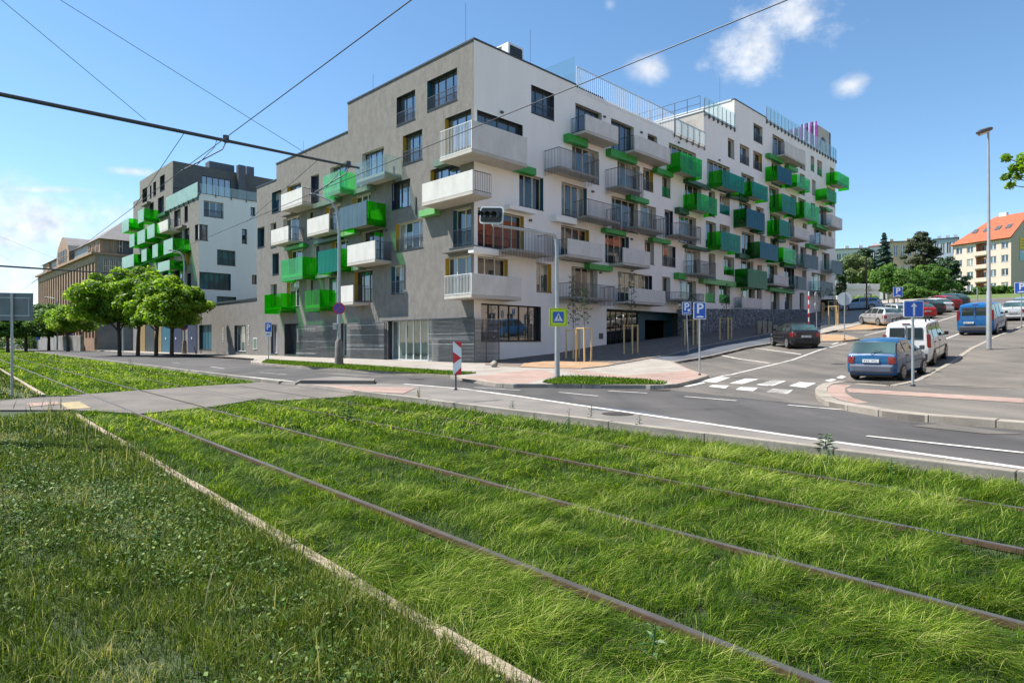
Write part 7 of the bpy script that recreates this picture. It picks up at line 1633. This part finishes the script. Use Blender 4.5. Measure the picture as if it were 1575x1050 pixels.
    if detail > 0:
        pl_ = MB(); ppx = 0 if kind != 'van' else -.32; pl_.box(ppx - .26, ppx + .26, yb - .045, yb - .01, pz_ - .055, pz_ + .055); po = pl_.build('number_plate', M['plate'], e, world=False)
        q = MB(); rr = random.Random(len(label))
        for i in range(7):
            if i == 3: continue
            x = ppx - .20 + i * .06; q.box(x, x + .012, yb - .0462, yb - .0458, pz_ - .03, pz_ + .03); q.box(x + .013, x + .035, yb - .0462, yb - .0458, pz_ + rr.choice((-.03, 0, .018)), pz_ + rr.choice((-.018, .012, .03)) + .012)
        q.build('plate_marks', M['bumper'], po, world=False)
        sl = MB(); zt_ = st[3][3]; sl.box(-.14, .14, st[3][0] - .05 + (.0 if kind not in ('van', 'mpv') else -.14), st[3][0] - .01 + (.05 if kind not in ('van', 'mpv') else -.06), zt_ - .06, zt_ - .02); sl.build('brake_light', M['taillight'], e, world=False)
        wp = MB(); zz = st[2][3]; 
        if kind not in ('van', 'mpv'): wp.tube([(0, st[1][0] - .02, st[1][3] + .04), (.05, st[2][0] - .02, zz + .1), (.30, st[2][0] + .02, zz + .16)], .012, 5); wp.build('wiper', M['black'], e, world=False)
    if rack:
        rk = MB(); zt_ = st[4][3]
        for y_ in (-1.5, -.8, .0): rk.box(-.62, .62, y_, y_ + .05, zt_ + .10, zt_ + .14); rk.box(-.62, -.57, y_, y_ + .05, zt_ - .05, zt_ + .099); rk.box(.57, .62, y_, y_ + .05, zt_ - .05, zt_ + .099)
        rk.build('roof_rack', M['black'], e, world=False)
    ub = MB(); ub.box(-.6, .6, st[2][0] + .1, st[-3][0], .14, .3); ub.build('underbody', M['black'], e, world=False)
    return e
AZA = ANG
def park(name, kind, col, lb, u, v, az, off=.006, **k):
    x, y = G(u, v, off); L_ = P_[kind]['L'] / 2; cx_, cy_ = x + math.sin(az) * L_, y + math.cos(az) * L_
    zr, zf = H(x, y) + off, H(x + math.sin(az) * 2 * L_, y + math.cos(az) * 2 * L_) + off
    e = make_car(name, kind, col, lb, (cx_, cy_, (zr + zf) / 2), az, **k); e.rotation_euler = (math.atan2(zf - zr, 2 * L_), 0, -az); e.rotation_mode = 'XYZ'; return e
park('parked_car', 'twingo', (.006, .075, .19), 'small bright blue hatchback with grey bumper parked nearest, seen from behind', 1340, 586, AZA + .05, bump='bumper_grey')
park('parked_van', 'mpv', (.72, .70, .66), 'white box shaped family van with roof rack parked behind the blue hatchback', 1394, 564, AZA - .03, rack=True)
park('parked_van', 'van', (.004, .10, .29), 'blue passenger van with two dark rear windows, beside the tall lamp mast', 1500, 516, AZA + .02)
AZP = math.radians(4)
park('parked_car', 'hatch', (.012, .012, .015), 'black hatchback parked slanting in the bay before the stone wall', 1240, 536.5, AZP, bump='none')
park('parked_car', 'wagon', (.48, .49, .50), 'silver estate car parked slanting beyond the sandy islands, nearest of the uphill row', 1376, 502.5, AZP, bump='none', metal=.5, group='cars parked uphill')
park('parked_car', 'wagon', (.50, .50, .50), 'silver car right behind the nearest silver estate in the uphill row', 1394, 495, AZP, bump='none', metal=.5, detail=0, group='cars parked uphill')
park('parked_car', 'hatch', (.50, .01, .015), 'bright red hatchback in the uphill row behind the arrow sign', 1427, 490.5, AZP, bump='none', detail=1, group='cars parked uphill')
park('parked_car', 'wagon', (.02, .025, .03), 'black car between the bright red one and the white one uphill', 1441, 485, AZP, bump='none', detail=0, group='cars parked uphill')
park('parked_car', 'hatch', (.60, .60, .61), 'white hatchback in the middle of the uphill row', 1455, 481, AZP, bump='none', detail=0, group='cars parked uphill')
park('parked_car', 'wagon', (.28, .01, .02), 'dark red car second from the far end of the uphill row', 1467, 477.5, AZP, bump='none', detail=0, group='cars parked uphill')
park('parked_car', 'wagon', (.03, .06, .07), 'dark teal car at the far end of the uphill row', 1480, 473.5, AZP, bump='none', detail=0, group='cars parked uphill')
park('parked_car', 'sedan', (.55, .55, .55), 'silver saloon parked beyond the blue van by the right kerb', 1557, 494, AZA, bump='none', metal=.4, detail=1)
park('parked_car', 'wagon', (.20, .26, .32), 'grey blue estate car at the right edge beyond the silver saloon', 1573, 487, AZA, bump='none', detail=0)
park('parked_car', 'wagon', (.33, .45, .60), 'pale blue car seen from its side below the concrete terrace wall', 1356, 476, math.radians(-52), bump='none', detail=1)
park('parked_car', 'wagon', (.012, .012, .015), 'black car parked under the far end of the white side behind tree stakes', 1294, 478, math.radians(-58), bump='none', detail=0)
# ------------------------------------------------------------------ neighbours out of frame (seen in window reflections)
FO = Frame(FA.P(0, 0, 36)[:2], A2, (-FA.n[0], -FA.n[1]))
for i, (s0, s1, lb) in enumerate(((-6, 22, 'cream four storey house across the side street, nearest the tram tracks'), (27, 52, 'cream red roofed house across the side street, middle one'), (57, 84, 'cream red roofed house across the side street, farthest uphill'))):
    z0 = H(*FO.P(s0, 0)[:2]); e = empty('house', FO.P(s0, z0), 0, lb, 'house'); hol = []
    for f in range(4):
        for c in range(7):
            s = s0 + (s1 - s0) * (c + .5) / 7; z = z0 + 1.6 + f * 3; hol.append((s - .7, s + .7, z, z + 1.6)); window(FO, e, s - .7, s + .7, z, z + 1.6, frame='whiteframe', pane='pane', n=2, dep=.15, rev='whiteframe')
    m = MB(); wall_mesh(m, FO, 0, 0, 0, 0, hol, 0, [(s0, s1, z0 - 2, z0 + 13)])
    for s in (s0, s1): m.add([FO.P(s, z0 - 2), FO.P(s, z0 + 13), FO.P(s, z0 + 18, -6), FO.P(s, z0 + 13, -12), FO.P(s, z0 - 2, -12)], [(0, 1, 2, 3, 4)])
    m.quad(FO.P(s0, z0 - 2, -12), FO.P(s1, z0 - 2, -12), FO.P(s1, z0 + 13, -12), FO.P(s0, z0 + 13, -12)); m.build('wall', M['creamwall'], e)
    m = MB(); m.add([FO.P(s0 - .4, z0 + 12.7, .6), FO.P(s1 + .4, z0 + 12.7, .6), FO.P(s1 + .4, z0 + 18.2, -6), FO.P(s0 - .4, z0 + 18.2, -6), FO.P(s1 + .4, z0 + 12.7, -12.6), FO.P(s0 - .4, z0 + 12.7, -12.6)], [(0, 1, 2, 3), (3, 2, 4, 5)]); r = m.build('roof', M['redtile'], e); q = r.modifiers.new('t', 'SOLIDIFY'); q.thickness = .2; q.offset = 1
# ------------------------------------------------------------------ light, sky, camera
SUND = Vector((-.981, .193, 0)).normalized(); EL = math.radians(57.5)
sun = bpy.data.lights.new('sun', 'SUN'); sun.energy = 5.0; sun.angle = math.radians(.5); sun.color = (1, .95, .87)
so = bpy.data.objects.new('sun', sun); COL.objects.link(so); d = Vector((SUND.x * math.cos(EL), SUND.y * math.cos(EL), math.sin(EL))); so.rotation_euler = d.to_track_quat('Z', 'Y').to_euler(); so.location = (0, 0, 60)
w = bpy.data.worlds.new('World'); scn.world = w; w.use_nodes = True; nt = w.node_tree; N = nt.nodes; L = nt.links; N.clear()
out = N.new('ShaderNodeOutputWorld'); bg = N.new('ShaderNodeBackground'); L.new(bg.outputs[0], out.inputs[0]); bg.inputs[1].default_value = .132
sky = N.new('ShaderNodeTexSky'); sky.sky_type = 'NISHITA'; sky.sun_disc = False; sky.sun_elevation = EL; sky.sun_rotation = math.atan2(SUND.x, SUND.y); sky.air_density = 1.0; sky.dust_density = .1; sky.ozone_density = 3.2; sky.altitude = 300
tc = N.new('ShaderNodeTexCoord'); V0 = tc.outputs['Generated']
def dirpx(u, v): return Vector(((u - CX) / F, 1, (CY - v) / F)).normalized()
def math_(op, a, b=None, c=None):
    n = N.new('ShaderNodeMath'); n.operation = op
    for i, x in enumerate((a, b, c)):
        if x is None: continue
        if isinstance(x, (int, float)): n.inputs[i].default_value = x
        else: L.new(x, n.inputs[i])
    return n.outputs[0]
def wnoise(scale, det, st=(1, 1, 1), rough=.55, off=(0, 0, 0)):
    mp = N.new('ShaderNodeMapping'); mp.inputs['Scale'].default_value = st; mp.inputs['Location'].default_value = off; L.new(V0, mp.inputs[0]); n = N.new('ShaderNodeTexNoise'); n.inputs['Scale'].default_value = scale; n.inputs['Detail'].default_value = det; n.inputs['Roughness'].default_value = rough; L.new(mp.outputs[0], n.inputs[0]); return n.outputs[0]
nz = wnoise(14, 9, (1, 1, 1.5), .66); nf = wnoise(50, 5); nw = wnoise(5, 6, (1, 1, 4.5), .6)
def blob(u, v, ru, rv, ragged=1.0, strength=1.0, src=None, tilt=0.0):
    """cloud patch as an ellipse round a direction, edges broken up by noise"""
    c = dirpx(u, v); rx = Vector((c.y, -c.x, 0)).normalized(); up = rx.cross(c).normalized() * 1
    if up.z < 0: up = -up
    if tilt: rx, up = rx * math.cos(tilt) + up * math.sin(tilt), up * math.cos(tilt) - rx * math.sin(tilt)
    def dot(vec):
        n = N.new('ShaderNodeVectorMath'); n.operation = 'DOT_PRODUCT'; L.new(V0, n.inputs[0]); n.inputs[1].default_value = vec; return n.outputs['Value']
    dz = dot(c); k = F * (Vector(((u - CX) / F, 1, (CY - v) / F)).length)
    a = math_('MULTIPLY', math_('DIVIDE', dot(rx), dz), k / ru); b = math_('MULTIPLY', math_('DIVIDE', dot(up), dz), k / rv)
    r2 = math_('SQRT', math_('ADD', math_('MULTIPLY', a, a), math_('MULTIPLY', b, b)))
    n_ = math_('MULTIPLY', math_('SUBTRACT', src or nz, .5), 2.6 * ragged)
    d_ = math_('ADD', math_('SUBTRACT', 1.0, r2), n_)
    mr = N.new('ShaderNodeMapRange'); mr.interpolation_type = 'SMOOTHSTEP'; mr.inputs['From Min'].default_value = .0; mr.inputs['From Max'].default_value = 1.25; mr.inputs['To Max'].default_value = strength; L.new(d_, mr.inputs[0])
    front = math_('GREATER_THAN', dz, .1); return math_('MULTIPLY', mr.outputs[0], front)
cl = None
for b in (blob(1152, 84, 78, 50, 1.0, .95), blob(1218, 24, 86, 52, 1.25, .85), blob(1000, 106, 42, 25, .6), blob(1308, 131, 31, 20, .7, .85), blob(938, 6, 12, 12, .8, .35), blob(60, 350, 190, 85, .8, 1.0), blob(-120, 390, 260, 90, .8, .95),
          blob(60, 292, 95, 9, .25, .85, nw, .12), blob(205, 264, 45, 9, .3, .85, nw, .05), blob(40, 440, 240, 40, 1.0, .6), blob(290, 300, 90, 26, .9, .35), blob(160, 330, 80, 30, 1.0, .55), blob(1500, 345, 160, 24, .9, .15, nw)):
    cl = b if cl is None else math_('MAXIMUM', cl, b)
lp = N.new('ShaderNodeValToRGB'); L.new(nf, lp.inputs[0]); e_ = lp.color_ramp.elements; e_[0].position = .3; e_[0].color = (2.7, 2.95, 3.4, 1); e_[1].position = .65; e_[1].color = (4.1, 4.2, 4.35, 1)
sep = N.new('ShaderNodeSeparateXYZ'); L.new(V0, sep.inputs[0])
# sky tone: slightly more saturated
hs = N.new('ShaderNodeHueSaturation'); hs.inputs['Value'].default_value = .77; hs.inputs['Saturation'].default_value = 1.08; hs.inputs['Hue'].default_value = .494; L.new(sky.outputs[0], hs.inputs['Color'])
mx = N.new('ShaderNodeMix'); mx.data_type = 'RGBA'; L.new(cl, mx.inputs[0]); L.new(hs.outputs[0], mx.inputs[6]); L.new(lp.outputs[0], mx.inputs[7]); L.new(mx.outputs[2], bg.inputs[0])
cam = bpy.data.cameras.new('camera'); co_ = bpy.data.objects.new('camera', cam); COL.objects.link(co_); scn.camera = co_
cam.sensor_width = 36; cam.lens = 36 * F / 1575; cam.clip_start = .1; cam.clip_end = 3000; co_.location = (0, 0, CZ); co_.rotation_euler = (math.radians(90), 0, 0)
scn.view_settings.view_transform = 'Standard'; scn.view_settings.look = 'None'; scn.view_settings.gamma = 1; scn.view_settings.exposure = 0.97
scn.cycles.max_bounces = 8; scn.cycles.transparent_max_bounces = 24; scn.cycles.diffuse_bounces = 3; scn.cycles.glossy_bounces = 3; scn.cycles.caustics_reflective = False; scn.cycles.caustics_refractive = False; scn.cycles.sample_clamp_indirect = 6
